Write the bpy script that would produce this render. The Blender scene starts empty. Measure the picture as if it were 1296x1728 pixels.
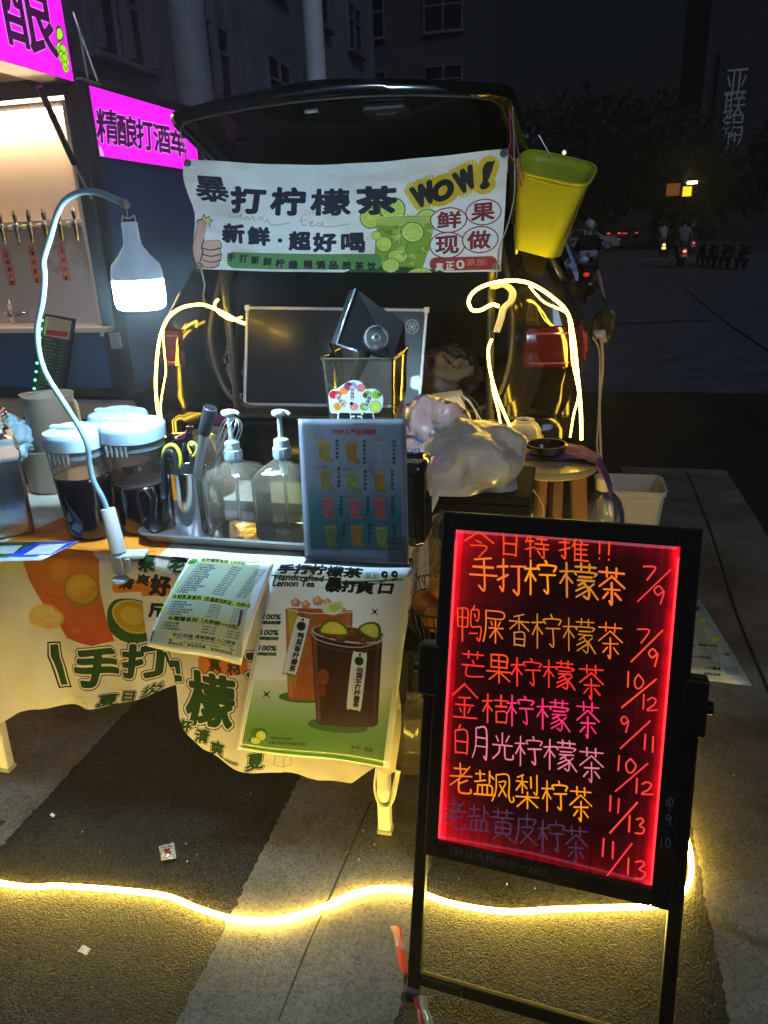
import bpy, bmesh, math, random
import numpy as np
from mathutils import Vector, Matrix, noise
random.seed(7)
SC = bpy.context.scene
COL = SC.collection

# ------------------------------------------------------------------ camera, world, sun, exposure
F = 1230.0; PITCH = math.radians(20.7); ROLL = math.radians(2.2); YAW = math.radians(14.4); CAMH = 1.5
_f0 = np.array([-math.sin(YAW), math.cos(YAW), 0]); _r0 = np.array([math.cos(YAW), math.sin(YAW), 0]); _up = np.array([0, 0, 1.0])
FW = _f0*math.cos(PITCH) - _up*math.sin(PITCH); _u = _f0*math.sin(PITCH) + _up*math.cos(PITCH)
RT = _r0*math.cos(ROLL) - _u*math.sin(ROLL); UP = _r0*math.sin(ROLL) + _u*math.cos(ROLL)
CP = np.array([0, 0, CAMH])
cd = bpy.data.cameras.new('camera'); cam = bpy.data.objects.new('camera', cd); COL.objects.link(cam)
cd.sensor_fit = 'VERTICAL'; cd.sensor_height = 36.0; cd.lens = F/1728*36.0; cd.clip_start = 0.05; cd.clip_end = 1500
cam.matrix_world = Matrix(((RT[0], UP[0], -FW[0], CP[0]), (RT[1], UP[1], -FW[1], CP[1]), (RT[2], UP[2], -FW[2], CP[2]), (0, 0, 0, 1)))
SC.camera = cam
world = bpy.data.worlds.new('World'); SC.world = world; world.use_nodes = True
_n = world.node_tree.nodes; _l = world.node_tree.links
_bg = _n['Background']; _sky = _n.new('ShaderNodeTexSky'); _sky.sky_type = 'NISHITA'; _sky.sun_disc = False
SUN_EL, SUN_ROT = math.radians(40), math.radians(218)
_sky.sun_elevation = SUN_EL; _sky.sun_rotation = SUN_ROT; _sky.altitude = 0; _sky.dust_density = 3.0; _sky.air_density = 1.0
_l.new(_sky.outputs['Color'], _bg.inputs['Color']); _bg.inputs['Strength'].default_value = 0.0011
sd = bpy.data.lights.new('ambient_fill_sun', 'SUN'); sun = bpy.data.objects.new('ambient_fill_sun', sd); COL.objects.link(sun)  # added weak sun, stands in for the street's ambient light
sd.energy = 0.31; sd.angle = math.radians(20); sd.color = (0.55, 0.70, 1.0)
sun.rotation_euler = (math.radians(52), 0, math.radians(38))
vs = SC.view_settings; SC.display_settings.display_device = 'sRGB'
vs.view_transform = 'Standard'; vs.look = 'None'; vs.gamma = 1; vs.use_curve_mapping = False; vs.exposure = 1.12
SC.render.engine = 'CYCLES'
cy = SC.cycles; cy.use_denoising = True; cy.max_bounces = 10; cy.transparent_max_bounces = 24; cy.diffuse_bounces = 3; cy.glossy_bounces = 4
cy.transmission_bounces = 8; cy.sample_clamp_indirect = 4.0; cy.caustics_reflective = False; cy.caustics_refractive = False
try: cy.use_light_tree = True
except Exception: pass

# ------------------------------------------------------------------ turning a place in the photograph into a place in the world
def ray(px, py): return FW + RT*(px-648)/F - UP*(py-864)/F
def Z(px, py, z): d = ray(px, py); return CP + d*((z-CAMH)/d[2])
def Y(px, py, y): d = ray(px, py); return CP + d*(y/d[1])
def X(px, py, x): d = ray(px, py); return CP + d*(x/d[0])
def PL(px, py, o, n): d = ray(px, py); return CP + d*(np.dot(np.array(o)-CP, n)/np.dot(d, n))
def HZ(x, y, py):   # height on the vertical through (x, y) seen at row py
    p0 = np.array([x, y, 0]) - CP; k = (864-py)/F
    return (k*np.dot(p0, FW) - np.dot(p0, UP))/(UP[2] - k*FW[2])
def DEP(p): return float(np.dot(np.array(p)-CP, FW))
def MPP(p): return DEP(p)/F      # metres per photo pixel at p
def V(*a): return np.array(a, float)

# ------------------------------------------------------------------ materials
MATS = {}
def s2l(c): return tuple((x/12.92 if x <= 0.04045 else ((x+0.055)/1.055)**2.4) for x in c)
def M(name, col=(0.5, 0.5, 0.5), rough=0.5, metal=0.0, emit=None, es=0.0, coat=0.0, bump=0.0, bscale=60.0, var=0.0, vscale=8.0, trans=0.0, sub=0.0, bdist=0.002, spec=None):
    if name in MATS: return MATS[name]
    m = bpy.data.materials.new(name); m.use_nodes = True; n = m.node_tree.nodes; l = m.node_tree.links
    b = n['Principled BSDF']
    b.inputs['Base Color'].default_value = (*col, 1); b.inputs['Roughness'].default_value = rough; b.inputs['Metallic'].default_value = metal
    if coat: b.inputs['Coat Weight'].default_value = coat; b.inputs['Coat Roughness'].default_value = 0.03
    if trans: b.inputs['Transmission Weight'].default_value = trans
    if spec is not None: b.inputs['Specular IOR Level'].default_value = spec
    if emit: b.inputs['Emission Color'].default_value = (*emit, 1); b.inputs['Emission Strength'].default_value = es
    if bump or var:
        tc = n.new('ShaderNodeTexCoord')
    if bump:
        t = n.new('ShaderNodeTexNoise'); t.inputs['Scale'].default_value = bscale; t.inputs['Detail'].default_value = 6
        bp = n.new('ShaderNodeBump'); bp.inputs['Strength'].default_value = bump; bp.inputs['Distance'].default_value = bdist
        l.new(tc.outputs['Object'], t.inputs['Vector']); l.new(t.outputs['Fac'], bp.inputs['Height']); l.new(bp.outputs['Normal'], b.inputs['Normal'])
    if var:
        t = n.new('ShaderNodeTexNoise'); t.inputs['Scale'].default_value = vscale; t.inputs['Detail'].default_value = 8; t.inputs['Roughness'].default_value = 0.65
        r = n.new('ShaderNodeValToRGB'); r.color_ramp.elements[0].position = 0.3; r.color_ramp.elements[1].position = 0.7
        r.color_ramp.elements[0].color = (*[c*(1-var) for c in col], 1); r.color_ramp.elements[1].color = (*[min(1, c*(1+var)) for c in col], 1)
        l.new(tc.outputs['Object'], t.inputs['Vector']); l.new(t.outputs['Fac'], r.inputs['Fac']); l.new(r.outputs['Color'], b.inputs['Base Color'])
        mr = n.new('ShaderNodeMapRange'); mr.inputs['To Min'].default_value = max(0, rough-0.12); mr.inputs['To Max'].default_value = min(1, rough+0.12)
        l.new(t.outputs['Fac'], mr.inputs['Value']); l.new(mr.outputs['Result'], b.inputs['Roughness'])
    MATS[name] = m
    return m

def clear(name, tint=(1, 1, 1), haze=0.05, hcol=(0.8, 0.8, 0.8), rough=0.08, refl=1.0, bump=0.0, bscale=30.0):
    """thin clear plastic: see-through, a Fresnel reflection and a little scattering"""
    if name in MATS: return MATS[name]
    m = bpy.data.materials.new(name); m.use_nodes = True; n = m.node_tree.nodes; l = m.node_tree.links
    n.remove(n['Principled BSDF']); out = n['Material Output']
    tr = n.new('ShaderNodeBsdfTransparent'); tr.inputs['Color'].default_value = (*tint, 1)
    gl = n.new('ShaderNodeBsdfGlossy'); gl.inputs['Roughness'].default_value = rough
    di = n.new('ShaderNodeBsdfDiffuse'); di.inputs['Color'].default_value = (*hcol, 1)
    tl = n.new('ShaderNodeBsdfTranslucent'); tl.inputs['Color'].default_value = (*hcol, 1)
    dm = n.new('ShaderNodeMixShader'); dm.inputs['Fac'].default_value = 0.5; l.new(di.outputs[0], dm.inputs[1]); l.new(tl.outputs[0], dm.inputs[2])
    m1 = n.new('ShaderNodeMixShader'); m1.inputs['Fac'].default_value = haze; l.new(tr.outputs[0], m1.inputs[1]); l.new(dm.outputs[0], m1.inputs[2])
    fr = n.new('ShaderNodeFresnel'); fr.inputs['IOR'].default_value = 1.45
    mu = n.new('ShaderNodeMath'); mu.operation = 'MULTIPLY'; mu.inputs[1].default_value = refl; l.new(fr.outputs[0], mu.inputs[0])
    m2 = n.new('ShaderNodeMixShader'); l.new(mu.outputs[0], m2.inputs['Fac']); l.new(m1.outputs[0], m2.inputs[1]); l.new(gl.outputs[0], m2.inputs[2])
    l.new(m2.outputs[0], out.inputs['Surface'])
    if bump:
        tc = n.new('ShaderNodeTexCoord'); t = n.new('ShaderNodeTexNoise'); t.inputs['Scale'].default_value = bscale; t.inputs['Detail'].default_value = 5
        bp = n.new('ShaderNodeBump'); bp.inputs['Strength'].default_value = bump; bp.inputs['Distance'].default_value = 0.01
        l.new(tc.outputs['Object'], t.inputs['Vector']); l.new(t.outputs['Fac'], bp.inputs['Height'])
        for x in (gl, di, fr): l.new(bp.outputs['Normal'], x.inputs['Normal'])
    MATS[name] = m
    return m

def IMG(name, cv, rough=0.5, emit=0.0, coat=0.0, transl=0.0, bump=0.0, alpha=False, base=1.0, bscale=14.0):
    """a printed (or backlit) surface whose print was drawn above on a Canvas"""
    im = bpy.data.images.new(name, cv.w, cv.h, alpha=True); a = np.ones((cv.h, cv.w, 4), np.float32)
    a[..., :3] = np.clip(cv.a[..., :3], 0, 1)
    if alpha: a[..., 3] = cv.a[..., 3]
    im.pixels.foreach_set(a[::-1].ravel()); im.update(); im.pack()
    m = bpy.data.materials.new(name); m.use_nodes = True; n = m.node_tree.nodes; l = m.node_tree.links
    b = n['Principled BSDF']; b.inputs['Roughness'].default_value = rough
    if coat: b.inputs['Coat Weight'].default_value = coat; b.inputs['Coat Roughness'].default_value = 0.08
    t = n.new('ShaderNodeTexImage'); t.image = im; t.extension = 'EXTEND'
    if base < 1:
        mx = n.new('ShaderNodeMix'); mx.data_type = 'RGBA'; mx.blend_type = 'MULTIPLY'; mx.inputs['Factor'].default_value = 1
        l.new(t.outputs['Color'], mx.inputs['A']); mx.inputs['B'].default_value = (base, base, base, 1); l.new(mx.outputs['Result'], b.inputs['Base Color'])
    else: l.new(t.outputs['Color'], b.inputs['Base Color'])
    if alpha: l.new(t.outputs['Alpha'], b.inputs['Alpha'])
    if emit: l.new(t.outputs['Color'], b.inputs['Emission Color']); b.inputs['Emission Strength'].default_value = emit
    if bump:
        tc = n.new('ShaderNodeTexCoord'); w = n.new('ShaderNodeTexNoise'); w.inputs['Scale'].default_value = bscale; w.inputs['Detail'].default_value = 5
        bp = n.new('ShaderNodeBump'); bp.inputs['Strength'].default_value = bump; bp.inputs['Distance'].default_value = 0.01
        l.new(tc.outputs['Object'], w.inputs['Vector']); l.new(w.outputs['Fac'], bp.inputs['Height']); l.new(bp.outputs['Normal'], b.inputs['Normal'])
    if transl:
        tl = n.new('ShaderNodeBsdfTranslucent'); l.new(t.outputs['Color'], tl.inputs['Color'])
        mx = n.new('ShaderNodeMixShader'); mx.inputs['Fac'].default_value = transl; l.new(b.outputs[0], mx.inputs[1]); l.new(tl.outputs[0], mx.inputs[2])
        l.new(mx.outputs[0], n['Material Output'].inputs['Surface'])
    return m

# ------------------------------------------------------------------ things, parts, geometry
OFF = {}
def tag(o, label=None, cat=None, group=None, kind=None):
    if label: o['label'] = label
    if cat: o['category'] = cat
    if group: o['group'] = group
    if kind: o['kind'] = kind
    return o
def thing(name, label, cat, loc=(0, 0, 0), group=None):
    o = bpy.data.objects.new(name, None); COL.objects.link(o); o.location = Vector(loc); o.empty_display_size = 0.1
    OFF[o.name] = np.array(loc, float)
    return tag(o, label, cat, group)
def grid_faces(nu, nv, cu=False, cv=False):
    f = []
    for i in range(nu if cu else nu-1):
        for j in range(nv if cv else nv-1):
            a = i*nv+j; b = ((i+1) % nu)*nv+j; c = ((i+1) % nu)*nv+(j+1) % nv; d = i*nv+(j+1) % nv
            f.append((a, b, c, d))
    return f
def smoothpath(pts, n=8, closed=False):
    P = [np.array(p, float) for p in pts]; out = []
    N = len(P)
    for i in range(N if closed else N-1):
        p0 = P[(i-1) % N] if (closed or i > 0) else 2*P[0]-P[1]; p1 = P[i]; p2 = P[(i+1) % N]
        p3 = P[(i+2) % N] if (closed or i+2 < N) else 2*P[-1]-P[-2]
        for k in range(n):
            t = k/n
            out.append(0.5*((2*p1)+(-p0+p2)*t+(2*p0-5*p1+4*p2-p3)*t*t+(-p0+3*p1-3*p2+p3)*t**3))
    if not closed: out.append(P[-1])
    return out
class G:
    def __init__(s): s.v = []; s.f = []; s.uv = None
    def add(s, v, f):
        k = len(s.v); s.v += [tuple(float(c) for c in p) for p in v]; s.f += [tuple(i+k for i in q) for q in f]; return s
    def box(s, c, size, rot=None, bev=0.0, seg=2, taper=1.0):
        bm = bmesh.new(); bmesh.ops.create_cube(bm, size=1)
        for v in bm.verts:
            k = taper if v.co.z < 0 else 1.0
            v.co = Vector((v.co.x*size[0]*k, v.co.y*size[1]*k, v.co.z*size[2]))
        if bev: bmesh.ops.bevel(bm, geom=bm.edges[:], offset=bev, segments=seg, affect='EDGES', profile=0.5)
        R_ = rot if rot is not None else Matrix.Identity(3)
        bm.verts.index_update()
        v = [R_ @ x.co + Vector(c) for x in bm.verts]; f = [[x.index for x in q.verts] for q in bm.faces]; bm.free()
        return s.add(v, f)
    def bar(s, a, b, w, d, bev=0.0, up=(0, 0, 1)):
        a = Vector(a); b = Vector(b); z = (b-a); L = z.length; z.normalize(); x = Vector(up).cross(z)
        if x.length < 1e-3: x = Vector((1, 0, 0))
        x.normalize(); y = z.cross(x)
        return s.box((a+b)/2, (w, d, L), Matrix((x, y, z)).transposed(), bev)
    def quadbox(s, q, t):
        """a slab: four corners and a thickness vector"""
        q = [np.array(p, float) for p in q]; t = np.array(t, float)
        v = q + [p+t for p in q]
        return s.add(v, [(3, 2, 1, 0), (4, 5, 6, 7), (0, 1, 5, 4), (1, 2, 6, 5), (2, 3, 7, 6), (3, 0, 4, 7)])
    def tube(s, pts, r, n=10, closed=False, cap=True, flat=1.0):
        P = [Vector(p) for p in pts]; N = len(P); rr = r if hasattr(r, '__len__') else [r]*N
        up = None; v = []
        for i in range(N):
            t = (P[(i+1) % N]-P[i-1]) if closed else (P[min(i+1, N-1)]-P[max(i-1, 0)])
            if t.length < 1e-9: t = Vector((0, 0, 1))
            t.normalize()
            if up is None: up = Vector((0, 0, 1)) if abs(t.z) < 0.9 else Vector((1, 0, 0))
            x = up.cross(t)
            if x.length < 1e-4: x = Vector((1, 0, 0)).cross(t)
            x.normalize(); y = t.cross(x); up = y
            for k in range(n):
                a = 2*math.pi*k/n; v.append(P[i]+x*math.cos(a)*rr[i]+y*math.sin(a)*rr[i]*flat)
        f = grid_faces(N, n, closed, True)
        if cap and not closed: f += [tuple(range(n))[::-1], tuple(range((N-1)*n, N*n))]
        return s.add(v, f)
    def lathe(s, c, prof, n=28, axis=None, sq=2.0, sx=1.0, sy=1.0, capb=True, capt=False):
        """prof: (radius, height) pairs; sq > 2 squares the section off"""
        c = Vector(c); R_ = Matrix.Identity(3)
        if axis is not None: R_ = Vector((0, 0, 1)).rotation_difference(Vector(axis)).to_matrix()
        v = []
        for r, h in prof:
            for k in range(n):
                a = 2*math.pi*k/n; ca, sa = math.cos(a), math.sin(a)
                q = (abs(ca)**sq+abs(sa)**sq)**(-1/sq)
                v.append(c+R_@Vector((r*q*ca*sx, r*q*sa*sy, h)))
        f = grid_faces(len(prof), n, False, True); f = [q[::-1] for q in f]
        if capb: f.append(tuple(range(n))[::-1])
        if capt: f.append(tuple(range((len(prof)-1)*n, len(prof)*n)))
        return s.add(v, f)
    def blob(s, c, r, n=20, m=14, amp=0.0, fr=3.0, seed=0.0, flat=None, rid=0.0):
        v = []; c = np.array(c, float); r = np.array(r if hasattr(r, '__len__') else (r, r, r), float)
        for i in range(m+1):
            th = math.pi*i/m
            for j in range(n):
                ph = 2*math.pi*j/n; d = np.array((math.sin(th)*math.cos(ph), math.sin(th)*math.sin(ph), math.cos(th)))
                k = 1.0
                if amp: k += amp*noise.noise(Vector(d*fr)+Vector((seed, seed*2, 0)))
                if rid:
                    w_ = Vector(d*1.3)+Vector((seed, 9, 2)); wv = Vector(d)+noise.noise_vector(w_)*.45
                    for o_, a_ in ((2.3, .55), (4.6, .30), (9.5, .17), (19, .08)): k += rid*a_*(0.42-2.1*abs(noise.noise(wv*fr*o_*.8+Vector((seed, 5, o_)))))
                p = c + d*r*k
                if flat is not None: p[2] = max(p[2], flat)
                v.append(p)
        return s.add(v, [q[::-1] for q in grid_faces(m+1, n, False, True)])
    def sheet(s, fn, nu, nv):
        s.uv = []
        v = [fn(i/(nu-1), j/(nv-1)) for i in range(nu) for j in range(nv)]
        s.uv = [(i/(nu-1), j/(nv-1)) for i in range(nu) for j in range(nv)]
        return s.add(v, grid_faces(nu, nv))
    def obj(s, name, mat, parent=None, smooth=False, kind=None, label=None, cat=None, group=None, origin=None, auto=None):
        off = OFF[parent.name] if parent is not None else (np.array(origin, float) if origin is not None else None)
        if off is None:
            a = np.array(s.v); off = np.array([(a[:, 0].min()+a[:, 0].max())/2, (a[:, 1].min()+a[:, 1].max())/2, a[:, 2].min()])
        me = bpy.data.meshes.new(name); me.from_pydata([tuple(np.array(p)-off) for p in s.v], [], s.f)
        if mat is not None: me.materials.append(mat)
        if s.uv:
            ul = me.uv_layers.new(name='UVMap')
            for lp in me.loops: ul.data[lp.index].uv = s.uv[lp.vertex_index]
        if smooth or auto:
            me.polygons.foreach_set('use_smooth', [True]*len(me.polygons))
            if auto:
                try: me.set_sharp_from_angle(angle=math.radians(auto))
                except Exception: pass
        me.update()
        o = bpy.data.objects.new(name, me); COL.objects.link(o)
        if parent is not None: o.parent = parent
        else: o.location = Vector(off)
        OFF[o.name] = off
        return tag(o, label, cat, group, kind)
def solid(o, t, off=0.0):
    m = o.modifiers.new('thickness', 'SOLIDIFY'); m.thickness = t; m.offset = off; return o
def lerp(a, b, t): return np.array(a)*(1-t)+np.array(b)*t
def rotm(rx=0, ry=0, rz=0):
    from mathutils import Euler
    return Euler((math.radians(rx), math.radians(ry), math.radians(rz))).to_matrix()
def copy_tree(root, loc, rz=0.0):
    r = root.copy(); COL.objects.link(r); r.location = Vector(loc); r.rotation_euler = (0, 0, rz)
    def rec(src, dst):
        for ch in list(src.children):
            c = ch.copy(); COL.objects.link(c); c.parent = dst; rec(ch, c)
    rec(root, r)
    return r

# ------------------------------------------------------------------ a small drawing surface for flat print
_tc = bpy.data.curves.new('lettering', 'FONT'); _tc.fill_mode = 'NONE' if False else 'FRONT'; _tc.dimensions = '2D'; _tc.resolution_u = 4
_to = bpy.data.objects.new('lettering', _tc); COL.objects.link(_to)
_TX = {}
def glyphs(s):
    """outline edges (x0,y0,x1,y1) of a line of text in the built-in font"""
    if s in _TX: return _TX[s]
    _tc.body = s; _tc.fill_mode = 'NONE'
    bpy.context.view_layer.update()
    me = _to.evaluated_get(bpy.context.evaluated_depsgraph_get()).to_mesh()
    v = np.array([tuple(p.co[:2]) for p in me.vertices]); e = np.array([tuple(x.vertices) for x in me.edges])
    # rebuild loops so every outline runs one way round
    nb = {}
    for a, b in e: nb.setdefault(a, []).append(b); nb.setdefault(b, []).append(a)
    seen = set(); segs = []
    for st in range(len(v)):
        if st in seen or st not in nb: continue
        loop = [st]; seen.add(st); cur = st; prev = None
        nx = st+1 if (st+1) in nb[st] else nb[st][0]
        while nx not in seen:
            loop.append(nx); seen.add(nx); prev, cur = cur, nx
            c = [k for k in nb[cur] if k != prev and k not in seen]
            if not c: break
            nx = c[0]
        L = v[loop]; segs.append(np.hstack([L, np.roll(L, -1, axis=0)]))
    _to.to_mesh_clear()
    S = np.vstack(segs) if segs else np.zeros((0, 4))
    _TX[s] = S
    return S
def homog(src, dst):
    A = []
    for (x, y), (u, v) in zip(src, dst):
        A.append([x, y, 1, 0, 0, 0, -u*x, -u*y, -u]); A.append([0, 0, 0, x, y, 1, -v*x, -v*y, -v])
    return np.linalg.svd(np.array(A, float))[2][-1].reshape(3, 3)
class Canvas:
    def __init__(s, w, h, quad=None, bg=(1, 1, 1), zoom=(0, 0, 1)):
        s.w, s.h = w, h; s.a = np.zeros((h, w, 4), np.float32); s.a[..., :3] = bg; s.a[..., 3] = 1
        s.H = homog(quad, [(0, 0), (w, 0), (w, h), (0, h)]) if quad is not None else np.eye(3)
        s.zm = zoom
    def T(s, p):
        p = np.atleast_2d(np.array(p, float)).reshape(-1, 2); q = p/s.zm[2]+np.array(s.zm[:2])
        r = np.hstack([q, np.ones((len(q), 1))]) @ s.H.T
        return r[:, :2]/r[:, 2:]
    def unit(s, at):   # canvas pixels per input pixel near a point
        p = s.T([at, (at[0]+1, at[1]), (at[0], at[1]+1)]); return 0.5*(np.linalg.norm(p[1]-p[0])+np.linalg.norm(p[2]-p[0]))
    def mask(s, segs, pad=0):
        """coverage of outline segments given in canvas pixels, nonzero winding"""
        K = 3; segs = np.asarray(segs, float)
        if len(segs) == 0: return None
        x0 = max(0, int(min(segs[:, 0].min(), segs[:, 2].min())-pad-1)); x1 = min(s.w, int(max(segs[:, 0].max(), segs[:, 2].max())+pad+2))
        y0 = max(0, int(min(segs[:, 1].min(), segs[:, 3].min())-pad-1)); y1 = min(s.h, int(max(segs[:, 1].max(), segs[:, 3].max())+pad+2))
        if x1 <= x0 or y1 <= y0: return None
        W, Hh = (x1-x0)*K, (y1-y0)*K
        q = (segs-np.array([x0, y0, x0, y0]))*K
        ya, yb = q[:, 1], q[:, 3]; sg = np.where(yb > ya, 1, -1); lo = np.minimum(ya, yb); hi = np.maximum(ya, yb)
        r0 = np.clip(np.ceil(lo-0.5), 0, Hh).astype(int); r1 = np.clip(np.ceil(hi-0.5), 0, Hh).astype(int); n = r1-r0; ok = n > 0
        q, sg, r0, n, ya, yb = q[ok], sg[ok], r0[ok], n[ok], ya[ok], yb[ok]
        acc = np.zeros((Hh, W+1), np.int32)
        if len(q):
            idx = np.repeat(np.arange(len(q)), n); st = np.cumsum(n)-n; row = np.arange(n.sum())-np.repeat(st, n)+r0[idx]
            t = (row+0.5-ya[idx])/(yb[idx]-ya[idx]); xx = q[idx, 0]+t*(q[idx, 2]-q[idx, 0])
            c = np.clip(np.ceil(xx-0.5), 0, W).astype(int); np.add.at(acc, (row, c), sg[idx])
        m = (np.cumsum(acc, axis=1)[:, :W] != 0).astype(np.float32)
        m = m.reshape(y1-y0, K, x1-x0, K).mean((1, 3))
        return (x0, y0, m)
    def grow(s, mk, r):
        x0, y0, m = mk
        if r <= 0: return mk
        out = m.copy(); h, w = m.shape
        for rr in ([r, r*0.5] if r > 1.5 else [r]):
            for k in range(16):
                dx = rr*math.cos(k*math.pi/8); dy = rr*math.sin(k*math.pi/8); ix, iy = int(round(dx)), int(round(dy))
                a = m[max(0, -iy):h-max(0, iy), max(0, -ix):w-max(0, ix)]
                b = out[max(0, iy):h-max(0, -iy), max(0, ix):w-max(0, -ix)]
                k_ = 1.0 if r >= 1 else r
                np.maximum(b, a*k_, out=b)
        return (x0, y0, out)
    def comp(s, mk, col, al=1.0):
        if mk is None: return
        x0, y0, m = mk; h, w = m.shape; t = s.a[y0:y0+h, x0:x0+w]; k = (m*al)[..., None]
        if callable(col):
            yy, xx = np.mgrid[y0:y0+h, x0:x0+w]; col = col(xx/s.w, yy/s.h)
        t[..., :3] = t[..., :3]*(1-k)+np.array(col, np.float32)*k; t[..., 3:] = np.maximum(t[..., 3:], k)
    def _pseg(s, c): return np.hstack([c, np.roll(c, -1, axis=0)])
    def poly(s, pts, col, al=1.0, sm=0):
        if sm: pts = [p[:2] for p in smoothpath([np.array(p) for p in pts], sm, True)]
        s.comp(s.mask(s._pseg(s.T(pts))), col, al)
    def ell(s, cx, cy, rx, ry, col, al=1.0, rot=0, n=40):
        a = np.linspace(0, 2*math.pi, n, endpoint=False); c, d = math.cos(rot), math.sin(rot)
        s.poly(np.stack([cx+rx*np.cos(a)*c-ry*np.sin(a)*d, cy+rx*np.cos(a)*d+ry*np.sin(a)*c], 1), col, al)
    def line(s, pts, w, col, al=1.0, sm=0, closed=False):
        if sm: pts = smoothpath([np.array(p, float) for p in pts], sm, closed)
        p = s.T([q[:2] for q in pts]); r = w*s.unit(pts[0])/2; L = []
        if closed: p = np.vstack([p, p[:1]])
        for a, b in zip(p[:-1], p[1:]):
            d = b-a; ln = np.linalg.norm(d)
            if ln < 1e-6: continue
            nn = np.array([-d[1], d[0]])/ln*r; L.append(s._pseg(np.array([a+nn, b+nn, b-nn, a-nn])))
        th = np.linspace(0, 2*math.pi, 10, endpoint=False)[::-1]
        for a in p: L.append(s._pseg(a+r*np.stack([np.cos(th), np.sin(th)], 1)))
        # make every contour turn the same way
        out = []
        for c in L:
            ar = np.sum(c[:, 0]*c[:, 3]-c[:, 2]*c[:, 1])
            if ar < 0: c = c[::-1][:, [2, 3, 0, 1]]
            out.append(c)
        s.comp(s.mask(np.vstack(out)), col, al)
    def rrect(s, x0, y0, x1, y1, r, col, al=1.0, line=None):
        P = []
        for cx, cy, a0 in ((x1-r, y0+r, -90), (x1-r, y1-r, 0), (x0+r, y1-r, 90), (x0+r, y0+r, 180)):
            for k in range(7): a = math.radians(a0+15*k); P.append((cx+r*math.cos(a), cy+r*math.sin(a)))
        if line: s.line(P, line, col, al, closed=True)
        else: s.poly(P, col, al)
    def text(s, t, bl, br, tl, col, bold=0.0, outs=(), al=1.0, fullh=True):
        """text whose body fills the parallelogram bl-br-tl; outs: (extra width, colour) from the outside in"""
        g = glyphs(t)
        if len(g) == 0: return
        xs = g[:, 0]; ys = g[:, 1]; xa, xb = xs.min(), xs.max(); ya, yb = ys.min(), ys.max()
        if len(t) == 1 and (yb-ya) < 0.35: ya, yb = ya-0.35, yb+0.35
        bl, br, tl = (np.array(p, float) for p in (bl, br, tl))
        def mp(x, y): return bl+np.outer((x-xa)/max(1e-6, xb-xa), br-bl)+np.outer((y-ya)/max(1e-6, yb-ya), tl-bl)
        A = s.T(mp(g[:, 0], g[:, 1])); B = s.T(mp(g[:, 2], g[:, 3])); u = s.unit(bl)
        mk = s.mask(np.hstack([A, B]), pad=int((bold+sum(o[0] for o in outs))*u)+3)
        if mk is None: return
        for i, (w, c) in enumerate(outs):
            s.comp(s.grow(mk, (bold+sum(o[0] for o in outs[i:]))*u), c, al)
        s.comp(s.grow(mk, bold*u), col, al)
    def chars(s, t, a, b, h, col, bold=0.0, outs=(), al=1.0, wd=None, rot=0.0, hs=None):
        """one glyph after another, centres from a to b, height h"""
        a, b = np.array(a, float), np.array(b, float); n = len(t)
        for i, ch in enumerate(t):
            if ch == ' ': continue
            c = a if n == 1 else a+(b-a)*i/(n-1); hh = h if hs is None else h+(hs-h)*i/max(1, n-1)
            w = (wd or hh); k = 0.5; ca, sa = math.cos(rot), math.sin(rot)
            ex = np.array([ca, sa])*w*k; ey = np.array([sa, -ca])*hh*k
            if ch in '.,·1!': ex = ex*(0.35 if ch in '.·,' else 0.5); ey = ey*(0.2 if ch in '.·,' else 1)
            s.text(ch, c-ex-ey, c+ex-ey, c-ex+ey, col, bold, outs, al)
    def stroke_char(s, ch, cx, cy, w, h, lw, col, slope=0.0, al=1.0):
        for st in HAND.get(ch, []):
            pts = [(cx+(x-50)/100*w+random.uniform(-.5, .5), cy+(y-50)/100*h+(x-50)/100*w*slope+random.uniform(-.5, .5)) for x, y in st]
            s.line(pts, lw*random.uniform(.85, 1.15), col, al, sm=4 if len(pts) > 2 else 0)
    def speckle(s, amt, seed=1):
        rg = np.random.default_rng(seed); n = rg.normal(0, amt, (s.h, s.w, 1)).astype(np.float32); s.a[..., :3] += n
    def stains(s, amt, seed=1, cells=9, tint=(1, 1, 1)):
        rg = np.random.default_rng(seed); tot = np.zeros((s.h, s.w), np.float32)
        for k, wgt in ((cells, 1.0), (cells*3, .5), (cells*8, .25)):
            g = rg.random((k+2, k+2)).astype(np.float32); yy = np.linspace(0, k, s.h); xx = np.linspace(0, k, s.w)
            i = yy.astype(int); j = xx.astype(int); fy = (yy-i)[:, None]; fx = (xx-j)[None]
            fy = fy*fy*(3-2*fy); fx = fx*fx*(3-2*fx)
            tot += wgt*((g[i][:, j]*(1-fy)+g[i+1][:, j]*fy)*(1-fx)+(g[i][:, j+1]*(1-fy)+g[i+1][:, j+1]*fy)*fx)
        tot = (tot/1.75-0.5)*2; s.a[..., :3] *= (1-amt*np.clip(tot, 0, 1)[..., None]*np.array(tint, np.float32))

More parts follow.
